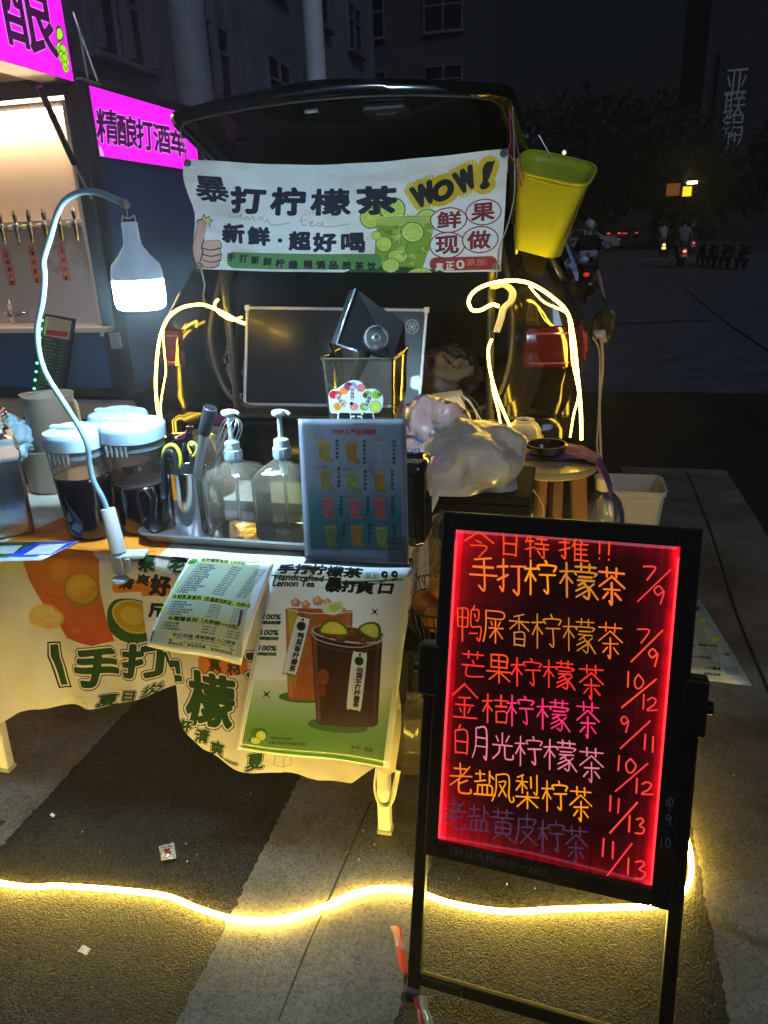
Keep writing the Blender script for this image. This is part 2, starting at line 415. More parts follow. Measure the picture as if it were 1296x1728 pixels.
def lime(c, x, y, r, rot=0.0, sq=1.0, rind=(.36, .55, .10), fl=(.78, .86, .30), line=(.93, .95, .62)):
    c.ell(x, y, r, r*sq, rind, rot=rot); c.ell(x, y, r*.88, r*.88*sq, line, rot=rot); c.ell(x, y, r*.8, r*.8*sq, fl, rot=rot)
    for k in range(9):
        a = k*2*math.pi/9+.3; dx, dy = r*.78*math.cos(a), r*.78*sq*math.sin(a)
        ca, sa = math.cos(rot), math.sin(rot)
        c.line([(x, y), (x+dx*ca-dy*sa, y+dx*sa+dy*ca)], max(r*.05, .6), line, .8)
_wood = [[(2, 30), (38, 26)], [(20, 5), (20, 98)], [(20, 30), (3, 62)], [(21, 40), (36, 58)]]
_hand = [[(3, 28), (36, 24)], [(22, 4), (22, 88), (12, 80)], [(4, 62), (38, 46)]]
_grass = [[(14, 14), (88, 12)], [(34, 2), (34, 26)], [(66, 2), (66, 26)]]
HAND = {
'柠': _wood+[[(66, 2), (70, 10)], [(46, 28), (44, 16), (96, 14), (92, 28)], [(48, 42), (96, 38)], [(72, 40), (74, 88), (62, 82)]],
'檬': _wood+[[(44, 12), (98, 10)], [(60, 2), (60, 20)], [(82, 2), (82, 20)], [(46, 34), (44, 26), (98, 25), (95, 34)], [(54, 38), (88, 37)], [(50, 48), (94, 46)], [(72, 48), (52, 62)], [(66, 54), (80, 72), (78, 96), (66, 90)], [(70, 64), (46, 78)], [(76, 74), (46, 94)], [(94, 54), (80, 66)], [(80, 64), (104, 96)]],
'茶': [[(8, 18), (92, 15)], [(34, 4), (34, 28)], [(66, 4), (66, 28)], [(50, 26), (8, 56)], [(50, 26), (94, 54)], [(24, 62), (78, 59)], [(50, 44), (50, 98), (42, 92)], [(38, 70), (22, 86)], [(62, 70), (80, 86)]],
'手': [[(78, 6), (22, 14)], [(18, 34), (84, 30)], [(6, 56), (96, 52)], [(52, 12), (56, 92), (36, 84)]],
'打': _hand+[[(48, 22), (98, 18)], [(74, 20), (74, 94), (58, 86)]],
'今': [[(50, 4), (6, 44)], [(50, 4), (96, 42)], [(40, 38), (58, 44)], [(24, 58), (76, 56), (50, 96)]],
'日': [[(22, 8), (22, 94)], [(22, 8), (78, 8), (78, 94)], [(22, 50), (78, 50)], [(22, 90), (78, 90)]],
'特': [[(12, 14), (4, 34)], [(8, 30), (36, 28)], [(22, 4), (22, 96)], [(2, 64), (40, 52)], [(50, 18), (92, 16)], [(70, 4), (70, 36)], [(44, 38), (98, 36)], [(44, 58), (98, 56)], [(78, 44), (80, 92), (68, 86)], [(54, 68), (62, 80)]],
'推': _hand+[[(58, 4), (46, 40)], [(54, 26), (54, 96)], [(54, 28), (96, 26)], [(72, 10), (78, 22)], [(56, 48), (92, 47)], [(56, 68), (92, 67)], [(54, 92), (98, 90)], [(74, 28), (74, 90)]],
'鸭': [[(6, 14), (6, 60)], [(6, 14), (42, 14), (42, 60)], [(6, 36), (42, 36)], [(6, 60), (42, 60)], [(24, 14), (24, 98)], [(70, 2), (62, 14)], [(58, 14), (58, 56), (94, 56), (88, 92), (78, 86)], [(58, 14), (86, 12), (84, 40), (76, 38)], [(68, 24), (74, 32)], [(50, 76), (82, 74)]],
'屎': [[(16, 8), (86, 8), (84, 28), (18, 28)], [(16, 8), (14, 60), (4, 96)], [(36, 38), (42, 48)], [(74, 36), (66, 48)], [(28, 56), (88, 54)], [(56, 34), (56, 96)], [(54, 58), (30, 82)], [(58, 58), (86, 82)]],
'香': [[(70, 4), (30, 12)], [(8, 26), (92, 24)], [(50, 8), (50, 50)], [(48, 26), (10, 50)], [(52, 26), (92, 50)], [(30, 58), (30, 96)], [(30, 58), (72, 58), (72, 96)], [(30, 76), (72, 76)], [(30, 94), (72, 94)]],
'芒': _grass+[[(50, 36), (54, 46)], [(12, 52), (90, 50)], [(28, 52), (28, 90), (88, 88)]],
'果': [[(22, 6), (22, 48)], [(22, 6), (78, 6), (78, 48)], [(22, 26), (78, 26)], [(22, 46), (78, 46)], [(6, 62), (94, 60)], [(50, 6), (50, 98)], [(48, 62), (14, 90)], [(52, 62), (90, 90)]],
'金': [[(50, 2), (6, 36)], [(50, 2), (96, 36)], [(28, 40), (72, 38)], [(18, 60), (82, 58)], [(50, 40), (50, 92)], [(32, 68), (38, 80)], [(70, 66), (62, 80)], [(8, 94), (94, 92)]],
'桔': _wood+[[(46, 22), (98, 20)], [(72, 4), (72, 42)], [(52, 42), (92, 40)], [(54, 58), (54, 94)], [(54, 58), (90, 58), (90, 94)], [(54, 92), (90, 92)]],
'白': [[(48, 2), (36, 20)], [(22, 22), (22, 96)], [(22, 22), (78, 22), (78, 96)], [(22, 56), (78, 56)], [(22, 92), (78, 92)]],
'月': [[(26, 6), (24, 60), (8, 96)], [(26, 6), (76, 6), (76, 94), (62, 88)], [(26, 34), (76, 34)], [(26, 60), (76, 60)]],
'光': [[(50, 2), (50, 42)], [(22, 14), (32, 32)], [(80, 10), (66, 32)], [(6, 46), (94, 44)], [(38, 46), (32, 72), (8, 96)], [(60, 46), (60, 84), (68, 92), (94, 90), (96, 76)]],
'老': [[(24, 20), (72, 18)], [(46, 2), (48, 42)], [(6, 44), (94, 40)], [(84, 10), (50, 44), (8, 72)], [(76, 54), (44, 66)], [(42, 52), (42, 86), (52, 94), (88, 92), (90, 80)]],
'盐': [[(10, 16), (50, 14)], [(30, 2), (30, 42)], [(6, 46), (54, 38)], [(72, 2), (72, 46)], [(74, 18), (90, 28)], [(20, 58), (16, 92)], [(20, 58), (80, 56), (82, 92)], [(40, 58), (40, 92)], [(60, 58), (60, 92)], [(4, 94), (96, 92)]],
'凤': [[(24, 8), (22, 60), (6, 96)], [(24, 8), (74, 6), (76, 70), (84, 92), (96, 90), (96, 76)], [(36, 30), (64, 28), (34, 78)], [(38, 40), (66, 76)]],
'梨': [[(34, 4), (12, 12)], [(6, 24), (50, 22)], [(30, 8), (30, 56)], [(28, 26), (8, 48)], [(32, 28), (48, 42)], [(64, 8), (64, 38)], [(86, 2), (86, 54), (76, 50)], [(6, 66), (94, 64)], [(50, 52), (50, 98)], [(48, 68), (12, 94)], [(52, 68), (90, 92)]],
'黄': _grass+[[(6, 30), (94, 28)], [(24, 44), (24, 76)], [(24, 44), (78, 44), (78, 76)], [(50, 32), (50, 76)], [(24, 60), (78, 60)], [(24, 76), (78, 76)], [(38, 80), (12, 96)], [(62, 80), (90, 96)]],
'皮': [[(20, 20), (18, 60), (4, 96)], [(20, 20), (86, 18), (80, 32)], [(54, 2), (52, 46)], [(24, 46), (76, 44), (26, 94)], [(34, 56), (96, 94)]],
'0': [[(50, 4), (20, 40), (30, 90), (60, 94), (84, 50), (50, 4)]], '1': [[(56, 4), (44, 96)]],
'2': [[(20, 24), (50, 6), (78, 24), (60, 56), (16, 94), (90, 92)]], '3': [[(24, 12), (60, 6), (74, 24), (46, 46), (80, 62), (66, 90), (20, 92)]],
'7': [[(12, 10), (88, 14), (34, 96)]], '9': [[(78, 30), (50, 6), (24, 26), (46, 50), (78, 30), (60, 94)]],
'/': [[(94, 2), (6, 98)]], '!': [[(52, 6), (48, 70)], [(47, 90), (47, 93)]],
}
HAND['中'] = [[(16, 26), (20, 62)], [(16, 26), (84, 24), (78, 60)], [(20, 62), (78, 58)], [(50, 4), (50, 98)]]

# ================================================================== THE SETTING
def ground_mat(name, c0, c1, bump, sc, speck=0.0, rough=0.85, dist=0.004, dirt=0.5, p1=.66):
    m = bpy.data.materials.new(name); m.use_nodes = True; n = m.node_tree.nodes; l = m.node_tree.links; b = n['Principled BSDF']
    tc = n.new('ShaderNodeTexCoord'); vo = n.new('ShaderNodeTexVoronoi'); vo.inputs['Scale'].default_value = sc; vo.inputs['Randomness'].default_value = 1.0
    n1 = n.new('ShaderNodeTexNoise'); n1.inputs['Scale'].default_value = sc*0.45; n1.inputs['Detail'].default_value = 8; n1.inputs['Roughness'].default_value = .7
    n2 = n.new('ShaderNodeTexNoise'); n2.inputs['Scale'].default_value = 2.3; n2.inputs['Detail'].default_value = 7; n2.inputs['Roughness'].default_value = .62
    for t in (vo, n1, n2): l.new(tc.outputs['Object'], t.inputs['Vector'])
    v2 = n.new('ShaderNodeTexVoronoi'); v2.inputs['Scale'].default_value = sc*2.3; n3 = n.new('ShaderNodeTexNoise'); n3.inputs['Scale'].default_value = 14; n3.inputs['Detail'].default_value = 4
    for t in (v2, n3): l.new(tc.outputs['Object'], t.inputs['Vector'])
    a0 = n.new('ShaderNodeMath'); a0.operation = 'MULTIPLY_ADD'; a0.inputs[1].default_value = -0.35; l.new(v2.outputs['Distance'], a0.inputs[0]); l.new(n3.outputs['Fac'], a0.inputs[2])
    ad = n.new('ShaderNodeMath'); ad.operation = 'MULTIPLY_ADD'; ad.inputs[1].default_value = -1.0; l.new(vo.outputs['Distance'], ad.inputs[0]); l.new(a0.outputs[0], ad.inputs[2])
    bp = n.new('ShaderNodeBump'); bp.inputs['Strength'].default_value = bump; bp.inputs['Distance'].default_value = dist
    l.new(ad.outputs[0], bp.inputs['Height']); l.new(bp.outputs['Normal'], b.inputs['Normal'])
    r = n.new('ShaderNodeValToRGB'); r.color_ramp.elements[0].position = .38; r.color_ramp.elements[1].position = p1
    r.color_ramp.elements[0].color = (*c0, 1); r.color_ramp.elements[1].color = (*c1, 1); sp = n.new('ShaderNodeSeparateColor'); l.new(vo.outputs['Color'], sp.inputs[0]); av = n.new('ShaderNodeMath'); av.operation = 'MULTIPLY_ADD'; av.inputs[1].default_value = speck; l.new(sp.outputs[0], av.inputs[0]); l.new(n1.outputs['Fac'], av.inputs[2]); l.new(av.outputs[0], r.inputs['Fac'])
    mx = n.new('ShaderNodeMix'); mx.data_type = 'RGBA'; mx.blend_type = 'MULTIPLY'; mx.inputs['Factor'].default_value = dirt
    r2 = n.new('ShaderNodeValToRGB'); r2.color_ramp.elements[0].position = .35; r2.color_ramp.elements[1].position = .62
    r2.color_ramp.elements[0].color = (.35, .33, .30, 1); r2.color_ramp.elements[1].color = (1, 1, 1, 1)
    l.new(n2.outputs['Fac'], r2.inputs['Fac']); l.new(r.outputs['Color'], mx.inputs['A']); l.new(r2.outputs['Color'], mx.inputs['B']); l.new(mx.outputs['Result'], b.inputs['Base Color'])
    b.inputs['Roughness'].default_value = rough; b.inputs['Specular IOR Level'].default_value = .12
    return m
ASPH = ground_mat('asphalt', (.0035, .0035, .0035), (.055, .050, .043), .62, 230, speck=.62, rough=.5, dist=.0030, dirt=.6, p1=1.25)
PAINT = ground_mat('worn road paint', (.12, .106, .083), (.275, .248, .20), .5, 260, speck=.14, rough=.8, dist=.0018, dirt=.9)
CONC = ground_mat('concrete road', (.09, .10, .13), (.155, .17, .205), .35, 90, rough=.75, dist=.003, dirt=.7)
def flat(name, x0, y0, x1, y1, z, mat, jag=0.0, n=1):
    g = G(); vs_ = []
    if jag:
        N = int((y1-y0)/0.012); L = [(x0+random.gauss(0, jag), y0+(y1-y0)*i/N) for i in range(N+1)]; R_ = [(x1+random.gauss(0, jag), y0+(y1-y0)*i/N) for i in range(N+1)]
        for a, b in zip(L, R_): vs_ += [(a[0], a[1], z), (b[0], b[1], z)]
        g.add(vs_, [(2*i, 2*i+1, 2*i+3, 2*i+2) for i in range(N)])
    else: g.add([(x0, y0, z), (x1, y0, z), (x1, y1, z), (x0, y1, z)], [(0, 1, 2, 3)])
    return g.obj(name, mat, kind='structure', origin=(0, 0, 0))
flat('ground', -90, -50, 150, 290, -0.02, ground_mat('far ground', (.03, .03, .03), (.06, .06, .06), .2, 20))
flat('asphalt', -14, -8, 14, 7.4, 0.0, ASPH)
flat('road', -14, 7.404, 60, 250, 0.0, CONC)
flat('crosswalk_stripe', -2.12, -2, -1.41, 4.9, .004, PAINT, .003)
flat('crosswalk_stripe', -.71, -2, -.27, 4.9, .004, PAINT, .003)
flat('crosswalk_stripe', .385, -2, 1.04, 4.9, .004, PAINT, .003)
flat('crosswalk_stripe', 1.75, -2, 2.4, 4.9, .004, PAINT, .003)
# seams and scars in the road
def strip_on(name, pts, w, z, mat):
    g = G(); P = [np.array(p) for p in smoothpath(pts, 6)]; v = []
    for i, p in enumerate(P):
        t = P[min(i+1, len(P)-1)]-P[max(i-1, 0)]; nn = np.array([-t[1], t[0]])/max(1e-9, np.linalg.norm(t[:2])); k = w*(.6+.8*random.random())/2
        a = p[:2]+nn*k; b = p[:2]-nn*k; v += [(a[0], a[1], z), (b[0], b[1], z)]
    g.add(v, [(2*i, 2*i+1, 2*i+3, 2*i+2) for i in range(len(P)-1)]); return g.obj(name, mat, kind='structure', origin=(0, 0, 0))
TAR = M('tar seam', (.008, .008, .008), .6)
strip_on('road_joint', [Z(1150, 480, 0), Z(1200, 525, 0), Z(1296, 592, 0), Z(1420, 670, 0)], .03, .005, TAR)
strip_on('road_scar', [Z(1040, 546, 0), Z(1110, 544, 0), Z(1197, 541, 0)], .16, .005, TAR)
strip_on('crosswalk_crack', [Z(626, 1356, 0), Z(560, 1510, 0), Z(520, 1600, 0), Z(470, 1728, 0)], .004, .0075, TAR)
strip_on('crosswalk_crack', [Z(1160, 800, 0), Z(1200, 900, 0), Z(1240, 1030, 0), Z(1296, 1170, 0)], .009, .0075, TAR)

rg_ = np.random.default_rng(3); g = G()
for k in range(46):
    cx_, cy_, r_ = rg_.uniform(-1.6, 1.3), rg_.uniform(.8, 4.5), rg_.uniform(.006, .02); n_ = 9; zz_ = .0085+.00002*k
    P_ = [(cx_+r_*rg_.uniform(.6, 1.1)*math.cos(2*math.pi*i/n_), cy_+r_*rg_.uniform(.6, 1.1)*math.sin(2*math.pi*i/n_), zz_) for i in range(n_)]; g.add(P_, [tuple(range(n_))])
g.obj('gum_spots', M('gum stain', (.02, .019, .017), .7), kind='stuff', origin=(0, 0, 0))
g = G()
for k in range(420):
    cx_, cy_, r_ = rg_.uniform(-1.9, 1.4), rg_.uniform(.75, 3.6)**1.0, rg_.uniform(.0012, .0035); a = rg_.uniform(0, 6.28)
    P_ = [(cx_+r_*math.cos(a+t_), cy_+r_*math.sin(a+t_), .004) for t_ in (0, 2.1, 4.2)]; g.add(P_+[(cx_, cy_, .008+r_*.7)], [(0, 1, 3), (1, 2, 3), (2, 0, 3)])
g.obj('grit', M('grit', (.22, .20, .17), .8), kind='stuff', origin=(0, 0, 0))

# ---- far buildings
def building(name, label, x0, y0, x1, y1, h, mat, fronts, sp=(2.6, 3.1), ww=1.5, wh=1.5, ribs=False, z0=0.0):
    t = thing(name, label, 'building', ((x0+x1)/2, (y0+y1)/2, 0))
    G().box(((x0+x1)/2, (y0+y1)/2, h/2), (x1-x0, y1-y0, h)).obj('wall', mat, t)
    gm = M('dark window glass', (.01, .012, .015), .15); fm = M('window frame', (.16, .16, .17), .5)
    for axis, pos, a, b, sgn in fronts:
        n = int((b-a)/sp[0]); fl = int((h-2)/sp[1]); fme = None; pme = None
        for i in range(n):
            for k in range(fl):
                c = a+(i+.5)*(b-a)/n; zz = 2.2+k*sp[1]
                def P(u, d, w): return (c+u, pos+sgn*d, zz+w) if axis == 'y' else (pos+sgn*d, c+u, zz+w)
                def bx(g, u, d, w, su, sd, sw): g.box(P(u, d, w), (su, sd, sw) if axis == 'y' else (sd, su, sw))
                if fme is None:
                    g = G()
                    for u in (-ww/2, 0, ww/2): bx(g, u, .05, 0, .07, .1, wh)
                    for w in (-wh/2, wh/2, wh*.15): bx(g, 0, .05, w, ww, .096, .07)
                    bx(g, 0, .14, -wh/2-.08, ww+.2, .26, .08)
                    f = g.obj('window', fm, t); g = G(); bx(g, 0, .02, 0, ww, .03, wh); p = g.obj('pane', gm, f); fme, pme, base = f, p, np.array(P(0, 0, 0))
                else:
                    f = fme.copy(); COL.objects.link(f); f.parent = t; f.location = Vector(np.array(P(0, 0, 0))-base)
                    p = pme.copy(); COL.objects.link(p); p.parent = f
    if ribs:
        for k in range(ribs[0]):
            yy = ribs[1]+k*ribs[2]; G().box((x1+.12, yy, ribs[3]), (.2, .12, ribs[4])).obj('rib', M('window frame', (.16, .16, .17)), t)
    return t
BW = M('facade grey', (.16, .16, .19), .8, var=.25, vscale=.35)
BW2 = M('facade dark', (.055, .055, .06), .8, var=.3, vscale=.3)
p = X(130, 100, -9.0)
building('office_building', 'tall grey building receding behind the beer truck, fluted with vertical ribs', -16, 9, -8.4, 34, 26, BW, [('x', -8.4, 12, 33, 1)], sp=(4.0, 3.3), ww=1.8, ribs=(10, 11.5, .95, 6.6, 3.6))
a = Y(470, 100, 42); b = Y(835, 100, 42)
building('apartment_building', 'dark apartment block with rows of small barred windows behind the open car tailgate', a[0]-14, 42, b[0], 56, 22, BW2, [('y', 42, a[0]-13, b[0]-.6, -1)], sp=(3.6, 3.2), ww=1.9, wh=1.7)
a = Y(1235, 100, 60); c = Y(1235, 100, 60)
building('tower_building', 'dim building at the right edge carrying a column of faint sign characters', a[0]-1.6, 60, a[0]+14, 74, 30, M('facade black', (.05, .05, .055), .9, var=.3, vscale=.3), [('y', 60, a[0]+3, a[0]+14, -1)], sp=(3.6, 3.3))
t = thing('vertical_sign', 'faint vertical sign of large grey characters high on the dark building at right', 'sign', (c[0], 59.6, 8))
g0 = Y(1246, 95, 59.7); g1 = Y(1236, 262, 59.7)
G().box(((g0[0]+g1[0])/2, 59.75, (g0[2]+g1[2])/2), (2.6, .2, abs(g0[2]-g1[2])+.8)).obj('board', M('sign board dark', (.03, .03, .032), .8), t)
def text_mesh(s, name, mat, parent, c, ux, uz, w, h, ext=0.02):
    _tc.body = s; _tc.fill_mode = 'BOTH'; _tc.extrude = 0; bpy.context.view_layer.update()
    me = bpy.data.meshes.new_from_object(_to.evaluated_get(bpy.context.evaluated_depsgraph_get()))
    v = np.array([tuple(q.co[:2]) for q in me.vertices]); f = [tuple(q.vertices) for q in me.polygons]
    lo, hi = v.min(0), v.max(0); c, ux, uz = np.array(c, float), np.array(ux, float), np.array(uz, float)
    P_ = [c+ux*w*((q[0]-lo[0])/(hi[0]-lo[0])-.5)+uz*h*((q[1]-lo[1])/(hi[1]-lo[1])-.5) for q in v]
    bpy.data.meshes.remove(me)
    return G().add(P_, f).obj(name, mat, parent)
for ch, py in zip('亚联铝业', (137, 177, 212, 243)):
    q = Y(1243-(py-137)*.09, py, 59.6)
    text_mesh(ch, 'character', M('sign letter', (.5, .5, .52), .6, emit=(.7, .75, .85), es=.010), t, q, (1, 0, 0), (0, 0, 1), 1.35, 1.45)

# ---- trees as dark masses
LEAF = M('leaf', (.010, .016, .008), .7, var=.4, vscale=.8)
BARK = M('bark', (.06, .05, .04), .9, bump=.5, bscale=12)
def tree(x, y, h, r, label, seed, n=2600):
    rg = np.random.default_rng(seed); t = thing('tree', label, 'tree', (x, y, 0), 'trees beyond the road')
    g = G(); top = np.array([x, y, h*.62]); g.tube([(x, y, 0), (x+.1, y, h*.25), (x-.1, y+.1, h*.45), top], [.28, .22, .16, .07], 8)
    lumps = []
    for k in range(11):
        a = rg.uniform(0, 6.28); el = rg.uniform(-.35, 1.1); d = r*rg.uniform(.45, .8); c = np.array([x+d*math.cos(a)*math.cos(el), y+d*math.sin(a)*math.cos(el), h-r*.95+d*math.sin(el)])
        lumps.append((c, r*rg.uniform(.32, .55))); g.tube([(x, y, h*.4), lerp((x, y, h*.42), c, .5)+V(0, 0, .2), c], [.1, .06, .02], 5)
    g.obj('trunk', BARK, t)
    v = []; f = []
    for k in range(n):
        c, rr = lumps[rg.integers(len(lumps))]; d = rg.normal(size=3); d /= np.linalg.norm(d); p = c+d*rr*rg.uniform(.55, 1.08)
        e1 = rg.normal(size=3); e1 /= np.linalg.norm(e1); e2 = np.cross(e1, rg.normal(size=3)); e2 /= np.linalg.norm(e2); s = rg.uniform(.12, .3)*max(1, r/4)
        i = len(v); v += [p-e1*s, p-e2*s*.45, p+e1*s, p+e2*s*.45]; f.append((i, i+1, i+2, i+3))
    G().add(v, f).obj('crown', LEAF, t)
q = Z(1010, 430, 0); 
for i, (px, top, Yd, r, lab) in enumerate([(945, 185, 46, 4.6, 'dark round tree left of the others across the road, top against the sky'), (1030, 140, 50, 6.2, 'tallest dark tree across the road, above the far red car lights'),
        (1120, 190, 52, 5.4, 'dark tree behind the two small yellow shop lights'), (1160, 215, 48, 3.4, 'dark tree in front of the building with the vertical sign'), (1345, 190, 40, 3.0, 'dark tree at the right edge of the picture, bluish in the dim light')]):
    b0 = Y(px, top, Yd); b0 = Y(px, top, Yd+9); tree(b0[0], Yd+9, b0[2], r*1.1, lab, i+3)
# hedge mass far off
for k, (px, w, h, lab) in enumerate(((905, 26, 11, 'low dark building closing the far end of the road, left'), (1010, 30, 9, 'low dark building closing the far end of the road, middle'), (1150, 44, 12, 'low dark building closing the far end of the road, right'), (1400, 60, 14, 'long dark building beyond the right edge'))):
    c_ = Y(px, 380, 150+k*3); t = thing('far_building', lab, 'building', (c_[0], 150+k*3, 0)); G().box((c_[0], 156+k*3, h/2), (w, 12, h)).obj('wall', BW2, t); G().box((c_[0], 156+k*3, h+.2), (w+.6, 12.6, .4)).obj('roof', M('facade black'), t)
# ---- small far lights
def lit(name, col, es): return M(name, (.02, .02, .02), .5, emit=col, es=es)
t = thing('shop_sign', 'small square yellow lit sign across the dark road', 'sign', Y(1160, 385, 38))
q = Y(1159.5, 323, 38); G().box(q, (.36, .12, .40)).obj('light_panel', lit('yellow sign light', (1, .75, .02), .7), t)
G().box(q+V(0, .3, 0), (.42, .4, .46)).obj('casing', M('dark metal', (.03, .03, .03), .5, .6), t); G().tube([q+V(0, .3, 0), V(q[0], 38.3, 0)], .05, 6).obj('pole', M('dark metal'), t)
t = thing('shop_sign', 'dim orange lit sign left of the yellow one across the dark road', 'sign', Y(1137, 385, 38.5))
q = Y(1136, 320, 38.5); G().box(q, (.56, .12, .52)).obj('light_panel', lit('orange sign light', (.75, .24, .04), .11), t)
G().box(q+V(0, .3, 0), (.62, .4, .58)).obj('casing', M('dark metal'), t); G().tube([q+V(0, .3, 0), V(q[0], 38.8, 0)], .05, 6).obj('pole', M('dark metal'), t)
t = thing('street_lamp', 'distant street lamp with a small yellow head above the yellow sign', 'street lamp', Y(1200, 385, 39))
q = Y(1168, 308, 39); e = Y(1200, 318, 39)
G().tube([V(e[0], 39, 0), e, lerp(e, q, .6)+V(0, 0, .15), q+V(0, 0, .08)], .05, 6).obj('pole', M('dark metal'), t)
G().box(q, (.42, .25, .1), bev=.03).obj('lamp_head', lit('far lamp light', (1, .86, .35), 14), t)
t = thing('street_lamp', 'tiny far lamp showing above the yellow basket', 'street lamp', Y(950, 380, 48))
q = Y(952, 259, 48); G().tube([V(q[0], 48, 0), q], .05, 6).obj('pole', M('dark metal'), t); G().lathe(q, [(.02, -.1), (.12, 0), (.1, .12), (.02, .18)], 10).obj('lamp_head', lit('far lamp dim', (.8, .7, .6), .9), t)

# ---- poles
def pole(name, label, px, yd, r, top, mat, px_y):
    q = Y(px, px_y, yd); x, y = q[0], yd
    t = thing(name, label, 'pole', (x, y, 0)); G().lathe((x, y, 0), [(r, 0), (r, .3), (r*.98, 3), (r*.92, top)], 24, capt=True).obj('shaft', mat, t, auto=40)
    G().lathe((x, y, 0), [(r*2, 0), (r*2, .03), (r*1.15, .04), (r*1.1, .25), (r, .3)], 24, capt=True).obj('base_plate', mat, t, auto=40)
pole('lamp_post', 'thick grey lamp post rising behind the beer truck', 322, 7.6, .185, 9, M('grey painted post', (.30, .31, .33), .5, var=.2, vscale=1.5), 95)
pole('lamp_post', 'thin pale white post standing behind the open tailgate', 530, 8.2, .105, 9, M('white painted post', (.75, .76, .78), .45, var=.08, vscale=2), 70)

# ================================================================== BEER TRUCK
TX, TY = -2.5, 3.75
BLK = M('truck black panel', (.035, .085, .24), .5, var=.2, vscale=3)
FRM = M('truck frame metal', (.07, .07, .075), .4, .5)
CRM = M('cream wall', (.78, .66, .55), .55, var=.05, vscale=3)
t = thing('beer_truck', 'black drinks truck with lit serving hatch, row of taps and magenta signs', 'food truck', (-3.6, 5.2, 0)); TRUCK = t
zt, zb = 2.30, .72
G().quadbox([(TX, TY+.12, zb), (TX, 6.9, zb), (TX, 6.9, zt), (TX, TY+.12, zt)], (-.05, 0, 0)).obj('side_panel', BLK, t)
G().quadbox([(-4.9, TY+.05, zb-.02), (TX-.02, TY+.05, zb-.02), (TX-.02, TY+.05, 1.06), (-4.9, TY+.05, 1.06)], (0, .05, 0)).obj('hatch_panel', BLK, t)
G().box((-3.7, 5.35, zt+.02), (2.42, 3.2, .05)).obj('roof', FRM, t)
G().box((-3.7, 5.35, zb-.03), (2.36, 3.1, .05)).obj('floor_plate', FRM, t)
G().box((-3.7, 6.88, 1.5), (2.34, .05, 1.5)).obj('rear_panel', BLK, t)
for x in (TX-.035,): G().box((x, TY+.06, (zb+zt)/2), (.09, .11, zt-zb), bev=.008).obj('corner_post', FRM, t)
G().box((-3.75, TY+.05, zt-.03), (2.4, .1, .07)).obj('frame_rail', FRM, t)
G().box((-3.72, 4.03, 1.975), (2.3, .03, .62)).obj('inner_wall', CRM, t)
G().box((-3.72, 3.985, 1.645), (2.3, .09, .035), bev=.006).obj('ledge', CRM, t)
TAPW = M('tap wall', (.72, .60, .52), .3, .2, var=.08, vscale=3)
G().box((-3.72, 3.98, 1.345), (2.3, .03, .55)).obj('tap_wall', TAPW, t)
G().box((-3.66, 3.84, 1.065), (2.3, .28, .03), bev=.006).obj('counter', CRM, t)
G().box((TX-.10, 3.9, 1.62), (.03, .24, 1.2)).obj('jamb', CRM, t)
LED = M('warm led strip', (1, .8, .5), .5, emit=(1, .70, .42), es=36)
G().box((-3.75, 3.93, 2.205), (2.3, .02, .022)).obj('light_strip', LED, t)
G().box((-3.75, 3.96, 2.225), (2.3, .05, .03)).obj('strip_holder', FRM, t)
# raised hatch = canopy toward the street
G().quadbox([(-4.9, TY, 2.32), (TX-.03, TY, 2.32), (TX-.03, 2.9, 2.42), (-4.9, 2.9, 2.42)], (0, 0, .04)).obj('canopy', CRM, t)
a = X(68, 143, -2.72); a = V(-2.74, 3.35, 2.34)
for dx in (0,):
    s1 = V(-2.7, 3.32, 2.33); 
    b = Y(125, 276, 3.6); c = Y(155, 335, 3.74)
    s0 = Y(66, 146, 3.35)
    st = G().tube([s0, b], .016, 10).obj('gas_strut', M('strut black', (.015, .015, .015), .35), t)
    G().tube([b, c], .007, 8).obj('piston_rod', M('steel', (.72, .72, .74), .3, .9), st)
# latches
for px in (195,):
    q = Y(px, 575, 3.72); G().box(q, (.06, .03, .09), bev=.006).obj('latch', M('steel'), t)
# chassis bar and undercarriage
BEI = M('chassis beige', (.45, .36, .27), .6, var=.15, vscale=5)
q = Y(110, 688, 3.75)
G().box((-3.65, 3.72, q[2]), (2.4, .1, .1), bev=.01).obj('chassis_bar', BEI, t)
for x in (-3.1, -2.62): G().box((x, 3.74, q[2]-.13), (.12, .05, .22), rotm(0, 25, 0)).obj('bracket', BEI, t)
for x in (-4.6, -2.75):
    for y in (4.6, 6.2): 
        G().lathe((x, y, .33), [(.1, -.1), (.3, -.1), (.33, -.06), (.33, .06), (.3, .1), (.1, .1)], 28, axis=(1, 0, 0)).obj('wheel', M('tyre', (.02, .02, .02), .8), t, auto=40)
# stuff hanging over the roof edge (thin stay rods)
for a_, b_ in (((123, 20), (165, 137)), ((133, 45), (148, 132))):
    G().tube([X(*a_, -2.45), X(*b_, -2.45)], .006, 6).obj('stay_rod', M('steel'), t)
G().quadbox([X(138, 130, -2.46), X(172, 141, -2.46), X(172, 145, -2.46), X(138, 134, -2.46)], (-.05, 0, 0)).obj('bracket', M('steel'), t)

MAG = (1.0, .10, 1.0)
